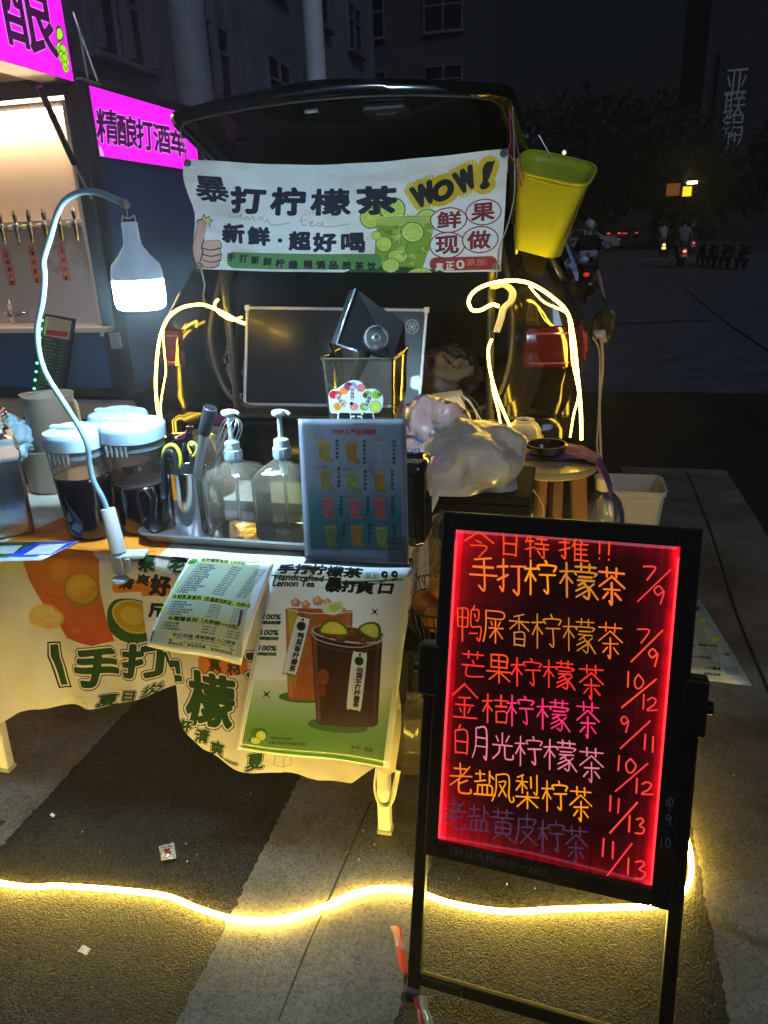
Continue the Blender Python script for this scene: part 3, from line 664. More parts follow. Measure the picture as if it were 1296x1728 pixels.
# big sign
q4 = [X(-260, -330, TX), X(62, -190, TX), X(120, 128, TX), X(-260, 34, TX)]
def vquad(x, ya, yb, z0, z1): return [(x, ya, z1), (x, yb, z1), (x, yb, z0), (x, ya, z0)]
zs0 = X(120, 128, TX)
S1 = vquad(TX+.02, 2.55, 3.72, 2.285, 2.80)
def pj(p): d = np.array(p, float)-CP; w = d@FW; return (648+F*(d@RT)/w, 864-F*(d@UP)/w)
cv = Canvas(1170, 515, [pj(p) for p in S1], MAG)
cv.text('精', *[(x, y) for x, y in ((-115, 60), (-75, 75), (-115, -60))], (.16, .02, .17), bold=3)
def vtext(cv, s, x0, y0, x1, y1, Hh, W, col, bold, outs=()):
    pass
cvd = Canvas(1170, 515, None, MAG)
cvd.text('精', (330, 445), (690, 445), (330, 75), (.20, .03, .21), bold=5, outs=[(4, (.95, .55, 1))])
cvd.text('酿', (725, 440), (1080, 440), (725, 70), (.20, .03, .21), bold=5, outs=[(4, (.95, .55, 1))])
LG = (.62, .85, .15); DG = (.08, .22, .03)
for (x, y, r) in ((1105, 390, 30), (1125, 395, 30), (1110, 425, 28), (1128, 430, 26), (1118, 462, 22)):
    cvd.ell(x, y, r*1.15, r*1.15, DG); cvd.ell(x, y, r, r, LG); cvd.line([(x-r*.6, y-r*.3), (x, y+r*.6), (x+r*.6, y-r*.3)], 4, DG)
cvd.poly([(1085, 350), (1095, 300), (1130, 285), (1150, 320), (1120, 350)], DG, sm=5); cvd.poly([(1092, 345), (1100, 308), (1128, 295), (1142, 320), (1118, 343)], LG, sm=5)
def signbox(name, parent, quad, mat, depth):
    g = G(); q = [np.array(p, float) for p in quad]
    g.sheet(lambda u, v: lerp(lerp(q[3], q[2], u), lerp(q[0], q[1], u), v), 2, 2); o = g.obj(name, mat, parent)
    G().quadbox([p+np.array(depth)*.04 for p in q], depth).obj('casing', FRM, parent); return o
t = thing('lightbox_sign', 'large magenta lightbox sign with a bright hop cone, top left corner above the canopy', 'sign', (TX, 3.1, 2.28))
signbox('light_panel', t, S1, IMG('magenta sign big', cvd, emit=.62, base=.3), (-.16, 0, 0))
a0 = X(148, 148, TX+.02); a1 = X(148, 268, TX+.02)
S2 = vquad(TX+.03, a0[1], 5.35, 1.955, 2.285)
cvd = Canvas(1500, 330, [pj(p) for p in S2], MAG, (0, 0, 3.0139))
for ch, (x0, x1, yb0, yb1, yt0) in zip('精酿打酒车', ((497, 607, 722, 735, 550), (602, 705, 738, 755, 580), (700, 783, 752, 765, 603), (787, 870, 768, 783, 628), (872, 950, 782, 800, 655))):
    cvd.text(ch, (x0, yb0), (x1, yb1), (x0-10, yt0), (.20, .03, .21), bold=3, outs=[(3, (.95, .5, 1))])
cvd.poly([(500, 790), (505, 740), (520, 760), (530, 795)], (1, .55, .9), sm=4); cvd.ell(930, 630, 14, 26, (1, .85, .2)); cvd.ell(930, 603, 16, 10, (.9, 1, 1))
t = thing('lightbox_sign', 'long magenta lightbox sign with 精酿打酒车 along the side of the truck', 'sign', (TX, 4.6, 1.95))
signbox('light_panel', t, S2, IMG('magenta sign long', cvd, emit=.62, base=.3), (-.02, 0, 0))
# taps and their labels
CHR = M('chrome', (.75, .72, .68), .12, 1)
LBL = (.95, .56, .46)
yt = 3.965
labels = [('百香果小麦', (0, 360, 78, 548)), ('德式原浆', (133, 345, 205, 536)), ('龙井小麦', (283, 335, 352, 524)), ('海盐荔枝', (424, 318, 494, 510)), ]
for i, (s, (x0, y0, x1, y1)) in enumerate(labels):
    P0 = lambda x, y: Y(x/3.0139, 300+y/3.0139, yt-.012)
    a, b, c, d = P0(x0, y0), P0(x0+47, y0), P0(x1, y1), P0(x1-47, y1); w = .052; h = a[2]-d[2]; cx = (a[0]+c[0])/2
    cv = Canvas(80, 300, None, LBL); cv.line([(6, 30), (74, 30), (74, 294), (6, 294)], 3, (.75, .15, .1), closed=True); cv.ell(40, 16, 22, 12, (.75, .2, .15)); cv.ell(40, 16, 16, 8, LBL)
    n = len(s)
    for k, ch in enumerate(s):
        yy = 60+k*(220/(n-1)) if n > 1 else 150; cv.text(ch, (22, yy+18), (58, yy+18), (22, yy-18), (.15, .03, .03), bold=1)
    g = G().sheet(lambda u, v: V(cx+(u-.5)*w+(1-v)*.004, yt-.006-.004*math.sin(3*u+v*4), d[2]+v*h), 4, 6)
    o = g.obj('tap_label', IMG('tap label '+s, cv, .6), None); o.parent = TRUCK; o.location = Vector(OFF[o.name]-OFF[TRUCK.name])
    o['label'] = 'small pink paper tap label reading '+s
def tap(px, py):
    q = Y(px, py, yt-.02); x, y, z = q
    tap_k = 1.22
    def S(g): g.v = [(x+(p[0]-x)*tap_k, yt+(p[1]-yt)*1.2, z+(p[2]-z)*tap_k) for p in g.v]; return g
    g = G(); g.tube([(x, yt, z), (x, y-.05, z)], .013, 10); g.lathe((x, y-.055, z-.055), [(.006, -.02), (.010, -.01), (.012, .03), (.016, .05), (.016, .065), (.008, .075)], 12)
    g.tube([(x-.045, y-.03, z+.002), (x+.045, y-.03, z+.002)], .007, 8); g.lathe((x+.05, y-.03, z+.002), [(.004, 0), (.014, .004), (.014, .02), (.004, .024)], 10, axis=(1, 0, 0))
    o = S(g).obj('tap', CHR, TRUCK, auto=40)
    g = G(); g.tube([(x, y-.055, z+.015), (x+.005, y-.06, z+.05)], [.006, .012], 8); g.lathe((x+.005, y-.06, z+.045), [(.008, 0), (.013, .01), (.006, .03)], 10, capt=True); S(g).obj('tap_handle', CHR, o, auto=40)
    S(G().lathe((x-.05, y-.03, z+.002), [(.003, -.012), (.012, -.01), (.012, .008), (.003, .01)], 10, axis=(1, 0, 0))).obj('fitting', M('ivory plastic', (.75, .65, .5), .4), o)
for px, py in ((-8, 387), (18, 385), (42, 384), (65, 383), (90, 381), (115, 380), (140, 378), (163, 376)): tap(px, py)
tap(33, 530)
q0, q1 = Y(-20, 392, yt-.02), Y(160, 380, yt-.02); G().tube([q0, q1], .006, 8).obj('pipe', M('copper pipe', (.7, .35, .2), .3, 1), TRUCK)
# stuff in the lit hatch at right: clear bottle
q = Z(178, 553, 1.085)
t = thing('plastic_bottle', 'empty clear bottle on the truck counter beside the hatch jamb', 'bottle', Y(180, 552, 3.85))
b0 = Y(181, 552, 3.87); hh = HZ(b0[0], b0[1], 470)-1.08; G().lathe((b0[0], b0[1], 1.082), [(.03, 0), (.033, .02), (.033, hh*.6), (.012, hh*.85), (.012, hh)], 18).obj('body', clear('clear plastic', haze=.10), t, True)
G().lathe((b0[0], b0[1], 1.082+hh*.95), [(.014, 0), (.014, hh*.06)], 12, capt=True).obj('cap', M('white plastic', (.75, .75, .73), .4), t)
# led menu board leaning under the hatch
t = thing('menu_board', 'narrow leaning menu panel with green edge lights under the truck hatch', 'sign', Y(95, 672, 3.5))
A, B_, C_, D_ = Y(77, 533, 3.55), Y(121, 542, 3.55), Y(102, 668, 3.45), Y(62, 662, 3.45)
cv = Canvas(260, 760, None, (.16, .17, .17)); cv.poly([(0, 0), (260, 0), (260, 190), (0, 190)], (.75, .62, .5)); cv.poly([(20, 130), (240, 110), (240, 160), (20, 180)], (.75, .2, .15))
for k in range(15):
    yy = 220+k*34; cv.line([(25, yy), (25+random.randint(60, 120), yy)], 7, (.3, .55, .45) if k % 3 else (.7, .5, .3)); cv.line([(175, yy), (225, yy)], 6, (.5, .5, .4))
g = G().sheet(lambda u, v: lerp(lerp(D_, C_, u), lerp(A, B_, u), v), 2, 2); g.obj('printed_panel', IMG('truck menu', cv, .4), t)
G().quadbox([A+V(-.01, .006, .01), B_+V(.012, .006, .01), C_+V(.012, .006, -.01), D_+V(-.01, .006, -.01)], (0, .02, 0)).obj('frame', M('dark metal'), t)
G().tube([lerp(D_, A, k/10.)+V(-.012, -.004, 0) for k in range(11)], .0035, 6).obj('wire', M('strut black'), t)
g = G()
for k in range(9): g.blob(lerp(D_, A, (k+.5)/9)+V(-.012, -.01, 0), .006, 8, 6)
g.obj('light', lit('green led', (.05, 1, .25), 6), t, kind='stuff')
G().tube([lerp(D_, C_, .5)+V(0, .03, 0), V(lerp(D_, C_, .5)[0], 3.9, 0)], .012, 6).obj('stand', M('dark metal'), t)
# white flap glimpsed at the truck's side: bundle under it

# ================================================================== THE BLACK CAR
CX = -.865
PAINTC = M('black car paint', (.003, .003, .0035), .13, spec=.45)
TRIM = M('black trim', (.012, .012, .012), .5)
RUB = M('rubber', (.015, .014, .013), .6)
INT = M('car interior', (.02, .019, .018), .85, bump=.2, bscale=200)
t = thing('car', 'black hatchback car with its tailgate raised and boot used as a stall', 'car', (CX, 5.2, 0)); CAR = t
OUT = [(.90, .36), (.93, .6), (.935, .95), (.925, 1.1), (.90, 1.2), (.84, 1.30), (.755, 1.42), (.715, 1.6), (.66, 1.71), (.5, 1.775), (0, 1.80)]
OUT = [(x, z) for x, z in OUT]+[(-x, z) for x, z in OUT[-2::-1]]+[(-.6, .30), (.6, .30)]
INN = [(.50, .80), (.60, .86), (.645, 1.0), (.655, 1.15), (.61, 1.4), (.56, 1.58), (.45, 1.68), (0, 1.71)]
INN = INN+[(-x, z) for x, z in INN[-2::-1]]
def polyray(poly, a, c=(0, 1.12)):
    d = np.array([math.cos(a), math.sin(a)]); best = None
    for i in range(len(poly)):
        p = np.array(poly[i])-c; q = np.array(poly[(i+1) % len(poly)])-c; e = q-p; den = d[0]*e[1]-d[1]*e[0]
        if abs(den) < 1e-9: continue
        tt = (p[0]*e[1]-p[1]*e[0])/den; u = (p[0]*d[1]-p[1]*d[0])/den
        if tt > 0 and -1e-6 <= u <= 1+1e-6: best = tt if best is None else max(best, tt)
    return np.array(c)+d*best
NA = 96; ANG = [2*math.pi*(i+.5)/NA for i in range(NA)]
OP = [polyray(OUT, a) for a in ANG]; IP = [polyray(INN, a) for a in ANG]
def smooth_ring(R_, k=2):
    for _ in range(k): R_ = [(R_[i-1]+2*R_[i]+R_[(i+1) % NA])/4 for i in range(NA)]
    return R_
OP = smooth_ring(OP, 2); IP = smooth_ring(IP, 2)
def lean(z): return .0+.42*max(0, z-1.12)      # the rear leans forward above the waist
def ring3(pts, y, k=1.0): return [(CX+p[0]*k, y+lean(p[1]), p[1]) for p in pts]
rings = [ring3(OP, 3.42), ring3([p*V(.998, 1) for p in OP], 3.15), ring3([lerp(p, i, .04) for p, i in zip(OP, IP)], 3.03), ring3([lerp(p, i, .14) for p, i in zip(OP, IP)], 2.965),
         ring3([lerp(p, i, .55) for p, i in zip(OP, IP)], 2.93), ring3([lerp(p, i, .93) for p, i in zip(OP, IP)], 2.945), ring3(IP, 2.985)]
g = G(); g.add([p for r in rings for p in r], [q for q in grid_faces(len(rings), NA, False, True)]); g.obj('rear_body', PAINTC, t, auto=35)
rings = [ring3(IP, 2.985), ring3([lerp(i, o, .02) for i, o in zip(IP, OP)], 3.02), ring3([lerp(i, o, .16) for i, o in zip(IP, OP)], 3.04), ring3([lerp(i, o, .18) for i, o in zip(IP, OP)], 3.16)]
g = G(); g.add([p for r in rings for p in r], grid_faces(4, NA, False, True)); g.obj('opening_jamb', TRIM, t, auto=35)
# weather seal all round the opening
seal = [V(*p) for p in ring3([lerp(i, o, .015) for i, o in zip(IP, OP)], 2.972)]
g = G(); g.tube(seal, .013, 8, closed=True); g.obj('weather_seal', M('seal rubber', (.05, .045, .04), .45), t, True)
g = G(); g.tube([V(*p) for p in ring3([lerp(i, o, .09) for i, o in zip(IP, OP)], 2.95)], .005, 6, closed=True); g.obj('gutter', PAINTC, t, True)
# cabin front part of the shell
secs = [(3.42, 1.0, 1.80), (4.2, 1.0, 1.83), (5.2, 1.0, 1.80), (5.9, .99, 1.45), (6.5, .98, 1.12), (7.2, .93, .98), (7.45, .8, .75)]
g = G(); vv = []
for y, k, zt_ in secs:
    for p in OP:
        f_ = 1.0 if p[1] < 1.12 else max(0, (1.80-p[1])/.68); z = p[1] if p[1] < 1.12 else min(p[1], 1.12)+(p[1]-1.12)*(zt_-1.12)/.68 if zt_ > 1.12 else min(p[1], zt_)
        vv.append((CX+p[0]*k, y+(lean(p[1]) if y < 3.6 else (lean(p[1])*.3 if y < 4.5 else 0)), z))
g.add(vv, grid_faces(len(secs), NA, False, True)+[tuple(range((len(secs)-1)*NA, len(secs)*NA))]); g.obj('body_shell', PAINTC, t, auto=35)
# interior
g = G()
def wbox(g, x0, y0, z0, x1, y1, z1): g.box(((x0+x1)/2, (y0+y1)/2, (z0+z1)/2), (x1-x0, y1-y0, z1-z0))
wbox(g, CX-.60, 3.04, .76, CX+.60, 4.3, .79); g.obj('boot_floor', INT, t)
G().box((CX, 4.2, 1.1), (1.3, .14, .62), rotm(-12), bev=.05).obj('rear_seat', INT, t)
for s in (-1, 1):
    G().quadbox([(CX+s*.66, 3.12, .78), (CX+s*.66, 4.4, .78), (CX+s*.60, 4.4, 1.6), (CX+s*.60, 3.3, 1.6)], (-.02*s, 0, 0)).obj('boot_lining', INT, t)
    G().box((CX+s*.3, 4.12, 1.5), (.24, .1, .2), rotm(-10), bev=.04).obj('headrest', INT, t)
G().box((CX, 3.8, 1.72), (1.1, 1.2, .02)).obj('headlining', INT, t)
# bumper
def bump_ring(z, d): 
    P_ = []
    for k in range(25):
        a = math.pi*k/24; x = math.cos(a); P_.append((CX+.935*math.copysign(abs(x)**.42, x), 3.12-(.28+d)*math.sin(a)**.5 if 0 < k < 24 else 3.12, z))
    return P_
g = G(); R_ = [bump_ring(.30, -.06), bump_ring(.36, -.02), bump_ring(.5, .0), bump_ring(.66, .02), bump_ring(.76, .015), bump_ring(.80, -.03), bump_ring(.80, -.14)]
g.add([p for r in R_ for p in r], grid_faces(len(R_), 25)); g.obj('bumper', PAINTC, t, auto=40)
G().box((CX, 2.93, .80), (1.02, .18, .016), bev=.005).obj('sill_plate', TRIM, t)
# tail lamps wrap the corners
LR = M('tail lamp red', (.022, .001, .0015), .12, coat=1.0, emit=(1, .02, .02), es=.012); LK = M('smoked lens', (.012, .011, .011), .06, coat=1.0); LRB = M('tail lamp bright', (.13, .004, .004), .2, coat=1, emit=(1, .03, .03), es=.07)  # faint emission put in for strip light reflected by the unlit lenses
CLR = M('lens clear', (.16, .05, .05), .15, .3, coat=1)
def corner_patch(s, z0, z1, k0, k1, out, nz=4, nk=14):
    """a patch lying on the rear corner; k 0 = inner edge of the pillar, 1 = round on the flank"""
    def at(k, z):
        a0 = None
        # outer and inner half widths at this height
        xo = np.interp(z, [p[1] for p in OUT[:10]], [p[0] for p in OUT[:10]]); xi = np.interp(z, [p[1] for p in INN[:7]], [p[0] for p in INN[:7]])
        prof = [(.10, 2.95), (.45, 2.93), (.75, 2.945), (.90, 2.985), (.97, 3.05), (1.0, 3.17), (1.0, 3.30), (1.0, 3.42)]
        kk = k*(len(prof)-1); i = min(int(kk), len(prof)-2); f_ = kk-i; l_ = prof[i][0]*(1-f_)+prof[i+1][0]*f_; y = prof[i][1]*(1-f_)+prof[i+1][1]*f_
        x = xi+(xo-xi)*l_
        return V(CX+s*(x+out*(.3+.7*k)), y-out*(1-.6*k)+lean(z), z)
    g = G(); v = [at(k0+(k1-k0)*i/(nk-1), z0+(z1-z0)*j/(nz-1)) for i in range(nk) for j in range(nz)]
    vb = [at(k0+(k1-k0)*i/(nk-1), z0+(z1-z0)*j/(nz-1))*V(1, 1, 1)+V(-s*.02, .02, 0) for i in range(nk) for j in range(nz)]
    n = len(v); f_ = grid_faces(nk, nz); g.add(v, f_)
    ed = [i*nz for i in range(nk)]+[(nk-1)*nz+j for j in range(1, nz)]+[i*nz+nz-1 for i in range(nk-2, -1, -1)]+[j for j in range(nz-2, 0, -1)]
    k = len(g.v); g.v += [tuple(vb[e]) for e in ed]; m = len(ed)
    g.f += [(ed[i], ed[(i+1) % m], k+(i+1) % m, k+i) for i in range(m)]
    return g
for s in (-1, 1):
    ka, kb = (.04, .69) if s > 0 else (.14, .80)
    lp = corner_patch(s, 1.155, 1.30, .04, kb, .012).obj('lamp_upper', LK, t, auto=30)
    lp = corner_patch(s, 1.00, 1.15, ka, kb, .016).obj('tail_lamp', LR, t, auto=30)
    corner_patch(s, 1.012, 1.125, .58, kb-.02, .020).obj('lens', LRB, lp, auto=30)
    corner_patch(s, 1.012, 1.020, ka+.02, .55, .020).obj('reflector_bar', CLR, lp, auto=30)
    corner_patch(s, 1.126, 1.132, ka+.02, kb-.02, .021).obj('reflector_bar', CLR, lp, auto=30)
    for k in range(7): corner_patch(s, 1.035+k*.011, 1.040+k*.011, .61, .70, .024, 2, 5).obj('led_line', LRB, lp)
    corner_patch(s, .80, .994, .04, .5, .006).obj('quarter_panel', PAINTC, t, auto=30)
GLS = M('car glass', (.008, .009, .010), .04, coat=1)
for s in (-1, 1):
    for y0, y1 in ((3.75, 4.35), (4.42, 5.3)):
        G().quadbox([(CX+s*.862, y0, 1.24), (CX+s*.862, y1, 1.24), (CX+s*.715, y1-.1, 1.62), (CX+s*.715, y0+.1, 1.62)], (s*.012, 0, 0)).obj('side_window', GLS, t)
    G().box((CX+s*.945, 4.1, .86), (.012, .17, .025), bev=.004).obj('door_handle', TRIM, t)
    m = G(); m.blob((CX+s*.965, 5.45, 1.12), (.085, .05, .06)); m.obj('wing_mirror', PAINTC, t, True)
    for y in (3.78, 6.5):
        w = G().lathe((CX+s*.80, y, .33), [(.19, -.11), (.31, -.11), (.335, -.06), (.335, .06), (.31, .11), (.19, .11)], 32, axis=(1, 0, 0), capt=True).obj('wheel', M('tyre'), t, auto=40)
        G().lathe((CX+s*.80, y, .33), [(.02, s*.112), (.18, s*.10), (.19, s*.114)], 32, axis=(1, 0, 0)).obj('rim', M('steel'), w, auto=40)
G().quadbox([(CX-.62, 5.32, 1.73), (CX+.62, 5.32, 1.73), (CX+.72, 6.25, 1.24), (CX-.72, 6.25, 1.24)], (0, .02, .02)).obj('windscreen', GLS, t)
# charge port flap standing open on the flank, cable plugged in
q = Y(1020, 553, 3.62)
g = G(); g.lathe((q[0]-.005, q[1], q[2]), [(.01, .012), (.075, .014), (.088, .006), (.088, -.006), (.075, -.014), (.01, -.012)], 28, axis=(0.15, 1, 0), sq=2.6, sx=.62); fl = g.obj('fuel_flap', M('flap plastic', (.03, .028, .022), .35, coat=.6), t, auto=40)
G().bar((CX+.925, 3.64, q[2]), (q[0]-.03, 3.63, q[2]), .02, .05).obj('hinge', TRIM, fl)
# tailgate, raised
def gate(u, v, d=0.0):
    """u 0..1 across, v 0 hinge .. 1 free edge"""
    gx = -.865+.065*v; w = (.69-.10*v)*(1 if v < .78 else math.sqrt(max(.02, 1-((v-.78)/.223)**3))**.5)
    x = gx+(2*u-1)*w; c = 1-(2*u-1)**2
    y = 3.34-.80*v-.0*c; z = 1.765+.130*v+.02*math.sin(v*math.pi*.8)+.036*v*c
    return V(x, y, z+d)
g = G(); nu, nv = 41, 37
g.add([gate(i/(nu-1), j/(nv-1), .032) for i in range(nu) for j in range(nv)], grid_faces(nu, nv)); top = g.obj('tailgate', PAINTC, t, auto=35)
def rimring(m0, n=80, d=0.0, vlo=.02):
    P_ = []
    k = n//4
    for i in range(k): P_.append(gate(m0+(1-2*m0)*i/k, vlo+m0*.6, d))
    for i in range(k): P_.append(gate(1-m0, vlo+m0*.6+(.985-m0*1.1-vlo-m0*.6)*i/k, d))
    for i in range(k): P_.append(gate(1-m0-(1-2*m0)*i/k, .985-m0*1.1, d))
    for i in range(k): P_.append(gate(m0, .985-m0*1.1-(.985-m0*1.1-vlo-m0*.6)*i/k, d))
    return P_
g = G(); rs = [rimring(0, d=.032), rimring(0, d=.016), rimring(.008, d=.0), rimring(.03, d=-.008), rimring(.045, d=.004), rimring(.055, d=-.004), rimring(.085, d=-.006), rimring(.10, d=.010), rimring(.13, d=.02)]
g.add([p for r in rs for p in r], grid_faces(len(rs), 80, False, True)); g.obj('gate_rim', PAINTC, top, auto=40)
g = G(); g.tube(rimring(.035, d=-.010), .004, 6, closed=True); g.obj('gate_seal', M('seal rubber'), top, True)
g = G(); g.add([gate(.11+.78*i/20, .08+.76*j/20, .018) for i in range(21) for j in range(21)], [q[::-1] for q in grid_faces(21, 21)]); g.obj('gate_glass', M('gate lining', (.006, .008, .014), .07, coat=.6), top, True)
q = gate(.64, .70, .01); G().box(q, (.16, .10, .03), rotm(-10), bev=.012).obj('latch_cover', TRIM, top)
q = gate(.64, .70, -.006); G().box(q, (.08, .05, .014), rotm(-10), bev=.005).obj('latch', M('dark metal'), top)
q = gate(.42, .72, .018); G().box(q, (.05, .015, .012), bev=.004).obj('latch', M('steel'), top)
for u, du in ((.03, -1), (.97, 1)):
    a = gate(u, .55, -.02); b = V(CX+du*.66, 3.12, 1.28)
    st = G().tube([a, lerp(a, b, .55)], .014, 10).obj('gas_strut', M('strut black'), t); G().tube([lerp(a, b, .55), b], .007, 8).obj('piston_rod', M('steel'), st)
# D pillar flank band and the licence lamp trim
# ------------------------------------------------------------------ things in and on the boot
g = G(); a = V(0, 0, 0)
BQ = [Y(418, 519, 3.12), Y(720, 523, 3.12), Y(707, 676, 3.02), Y(412, 672, 3.02)]
zb_ = .80
BQ[2][2] = BQ[3][2] = .812
t = thing('chalkboard', 'dark writing board in a white aluminium frame propped in the car boot', 'board', (BQ[3][0]+.3, 3.02, .81))
G().quadbox(BQ, (0, .008, .001)).obj('panel', M('slate panel', (.009, .012, .020), .35, coat=.1, var=.2, vscale=6), t)
AL = M('white aluminium', (.55, .58, .62), .35, .3)
cs = BQ+[BQ[0]]
for i in range(4): G().bar(cs[i]+V(0, -.002, 0), cs[i+1]+V(0, -.002, 0), .012, .014, .002, up=(0, 1, .1)).obj('frame_bar', AL, t)
for p in BQ: G().box(p+V(0, -.003, 0), (.024, .018, .024), bev=.004).obj('corner_cap', M('white plastic'), t)
q = lerp(BQ[0], BQ[1], .45); G().box(q+V(0, -.01, 0), (.05, .012, .012), bev=.003).obj('hook', M('steel'), t)
cv = Canvas(128, 128, None, (.02, .022, .025)); cv.ell(64, 64, 60, 60, (.75, .75, .72)); cv.ell(64, 64, 56, 56, (.03, .03, .03)); cv.ell(64, 64, 33, 33, (.75, .75, .72)); cv.ell(64, 64, 30, 30, (.1, .3, .2))
cv.line([(50, 48), (78, 80)], 5, (.75, .8, .75)); cv.line([(80, 50), (52, 80)], 5, (.6, .75, .65)); cv.line([(60, 60), (84, 62)], 4, (.75, .8, .75))
for k in range(12):
    a_ = k*math.pi/6; 
    if k % 3: cv.line([(64+40*math.cos(a_), 64+40*math.sin(a_)), (64+51*math.cos(a_+.1), 64+51*math.sin(a_+.1))], 4, (.75, .75, .72))
q = lerp(lerp(BQ[0], BQ[1], .93), lerp(BQ[3], BQ[2], .93), .17)
G().sheet(lambda u, v: q+V((u-.5)*.062, -.004-(1-v)*.008, (v-.5)*.062), 2, 2).obj('sticker', IMG('round sticker', cv, .4), t)
PB = clear('plastic bag', haze=.55, hcol=(.72, .68, .62), rough=.25, bump=.8, bscale=9)
PBW = clear('white plastic bag', haze=.95, hcol=(.93, .95, 1.0), rough=.28, refl=.45, bump=.5, bscale=6)
def bag(name, label, c, r, seed, mat, amp=.35, flat_=None, rid=.35, cat='bag', group=None, knot=None):
    t = thing(name, label, cat, (c[0], c[1], flat_ if flat_ is not None else c[2]-r[2]), group)
    g = G(); g.blob(c, r, 56, 40, amp, 1.8, seed, flat_, rid); g.obj('body', mat, t, True)
    if knot is not None:
        k = np.array(knot, float); g = G(); base = lerp(c, k, .6)
        for j in range(3):
            d = V(random.uniform(-.03, .03), random.uniform(-.02, .02), random.uniform(.02, .05)); g.tube([base, lerp(base, k, .6)+d*.3, k+d], [.02, .009, .016], 8, flat=.4)
        g.obj('handle', mat, t, True)
    return t
c = Y(397, 612, 3.3); bag('plastic_bag', 'pale plastic bag at the left side of the car boot behind the dark board', (c[0]+.02, 3.3, .92), (.10, .10, .12), 3, PB, flat_=.791)
c = Y(752, 648, 3.3); bag('plastic_bag', 'brown crumpled bag at the right side of the boot behind the dark board', (c[0], 3.3, .90), (.15, .12, .12), 8, clear('brown plastic bag', haze=.85, hcol=(.34, .24, .15), rough=.3, bump=1, bscale=14), flat_=.791, rid=.16)
t = thing('paper_box', 'flat white box lying at the boot sill below the brown bag', 'box', Y(755, 675, 3.0)); c = Y(755, 672, 3.05)
G().box((c[0], 3.05, .835), (.14, .14, .05), rotm(0, -6, 12), bev=.006).obj('lid', M('white card', (.75, .68, .58), .7), t)
G().box((c[0], 3.05, .808), (.13, .13, .028), rotm(0, -3, 12), bev=.004).obj('tray', M('white card'), t)
for k, x in ((0, 392),):
    c = Y(x, 668, 3.1); t = thing('paper_box', 'small pale carton in the left of the boot under the pale bag', 'box', (c[0], 3.1, .79)); G().box((c[0], 3.08, .812), (.10, .09, .04), rotm(0, 0, 20), bev=.004).obj('carton', M('white card'), t)
    G().box((c[0], 3.08, .834), (.104, .094, .006), rotm(0, 0, 20), bev=.002).obj('lid', M('white card'), t)

# ------------------------------------------------------------------ banner hung from the tailgate
yb = 2.60
bc = [Y(314, 269, yb), Y(858, 250, yb-.02), Y(846, 458, yb+.02), Y(332, 454, yb+.02)]
zx = (300, 120, 2.16)
cv = Canvas(1500, 570, [(314, 269), (858, 250), (846, 458), (332, 454)], (.94, .93, .91), zx)
NAVY = (.045, .06, .13); GOLD = (.78, .66, .42)
# photograph of a lime drink
cv.ell(745, 505, 80, 55, (.62, .74, .25)); lime(cv, 700, 515, 40, sq=1.1); lime(cv, 780, 480, 46); lime(cv, 905, 530, 46)
cv.poly([(728, 508), (945, 515), (880, 740), (700, 735)], (.55, .66, .16)); cv.poly([(728, 508), (945, 515), (935, 560), (720, 545)], (.72, .80, .35))
cv.poly([(600, 725), (700, 700), (950, 720), (940, 748), (640, 760), (596, 750)], (.16, .30, .05), sm=3)
for x, y, r, q_ in ((850, 575, 44, .9), (745, 618, 30, 1), (795, 665, 38, .7), (770, 700, 34, .8), (880, 735, 50, .5), (720, 585, 18, 1)): lime(cv, x, y, r, sq=q_)
for k in range(26):
    x, y = random.uniform(725, 900), random.uniform(520, 735); cv.poly([(x, y), (x+random.uniform(10, 40), y-12), (x+random.uniform(15, 40), y+14)], random.choice([(.75, .85, .4), (.42, .55, .08), (.3, .45, .06), (.86, .9, .6)]), .5)
for x, y in ((800, 590), (775, 715)):
    for k in range(8): a_ = k*math.pi/4; cv.line([(x, y), (x+30*math.cos(a_), y+30*math.sin(a_))], 2, (.9, .95, .7), .7)
cv.ell(835, 512, 108, 9, (.88, .92, .8), .8); cv.ell(835, 513, 100, 6, (.6, .72, .25), .8)
for k in range(14): cv.ell(random.uniform(810, 950), random.uniform(450, 510), 3, 3, (.75, .8, .6), .6)
# big title
for ch, (x0, x1, y0, y1) in zip('暴打柠檬茶', ((60, 182, 372, 474), (180, 312, 402, 508), (326, 468, 395, 508), (478, 632, 395, 506), (648, 800, 388, 502))):
    cv.text(ch, (x0+8, y1-6), (x1-8, y1-8), (x0+8, y0+8), NAVY, bold=2.6 if ch == '暴' else 5.5 if ch != '檬' else 3.8)
for ch, (x0, x1, y0, y1) in zip('新鲜', ((160, 245, 552, 618), (255, 335, 560, 624))): cv.text(ch, (x0+4, y1), (x1-4, y1), (x0+4, y0), NAVY, bold=4)
cv.ell(369, 606, 8, 8, NAVY)
for ch, (x0, x1, y0, y1) in zip('超好喝', ((400, 486, 574, 640), (492, 575, 578, 645), (590, 678, 578, 648))): cv.text(ch, (x0+4, y1), (x1-4, y1-2), (x0+4, y0), NAVY, bold=4)
L_ = [[(180, 505), (185, 525), (215, 520)], [(215, 520), (232, 510), (222, 528), (245, 525)], [(245, 535), (252, 515), (262, 532), (272, 515), (280, 535)], [(290, 525), (300, 530), (310, 522), (300, 515), (290, 525)], [(318, 540), (325, 528), (335, 545), (350, 548), (405, 540)], [(450, 510), (455, 545), (470, 545)], [(440, 530), (475, 522)], [(478, 538), (492, 532), (482, 548), (500, 548)], [(515, 535), (505, 545), (520, 548), (525, 535), (530, 550), (575, 548), (620, 540)]]
for q_ in L_: cv.line(q_, 3, GOLD, sm=4)
cv.rrect(175, 655, 735, 715, 26, (.36, .56, .30)); 
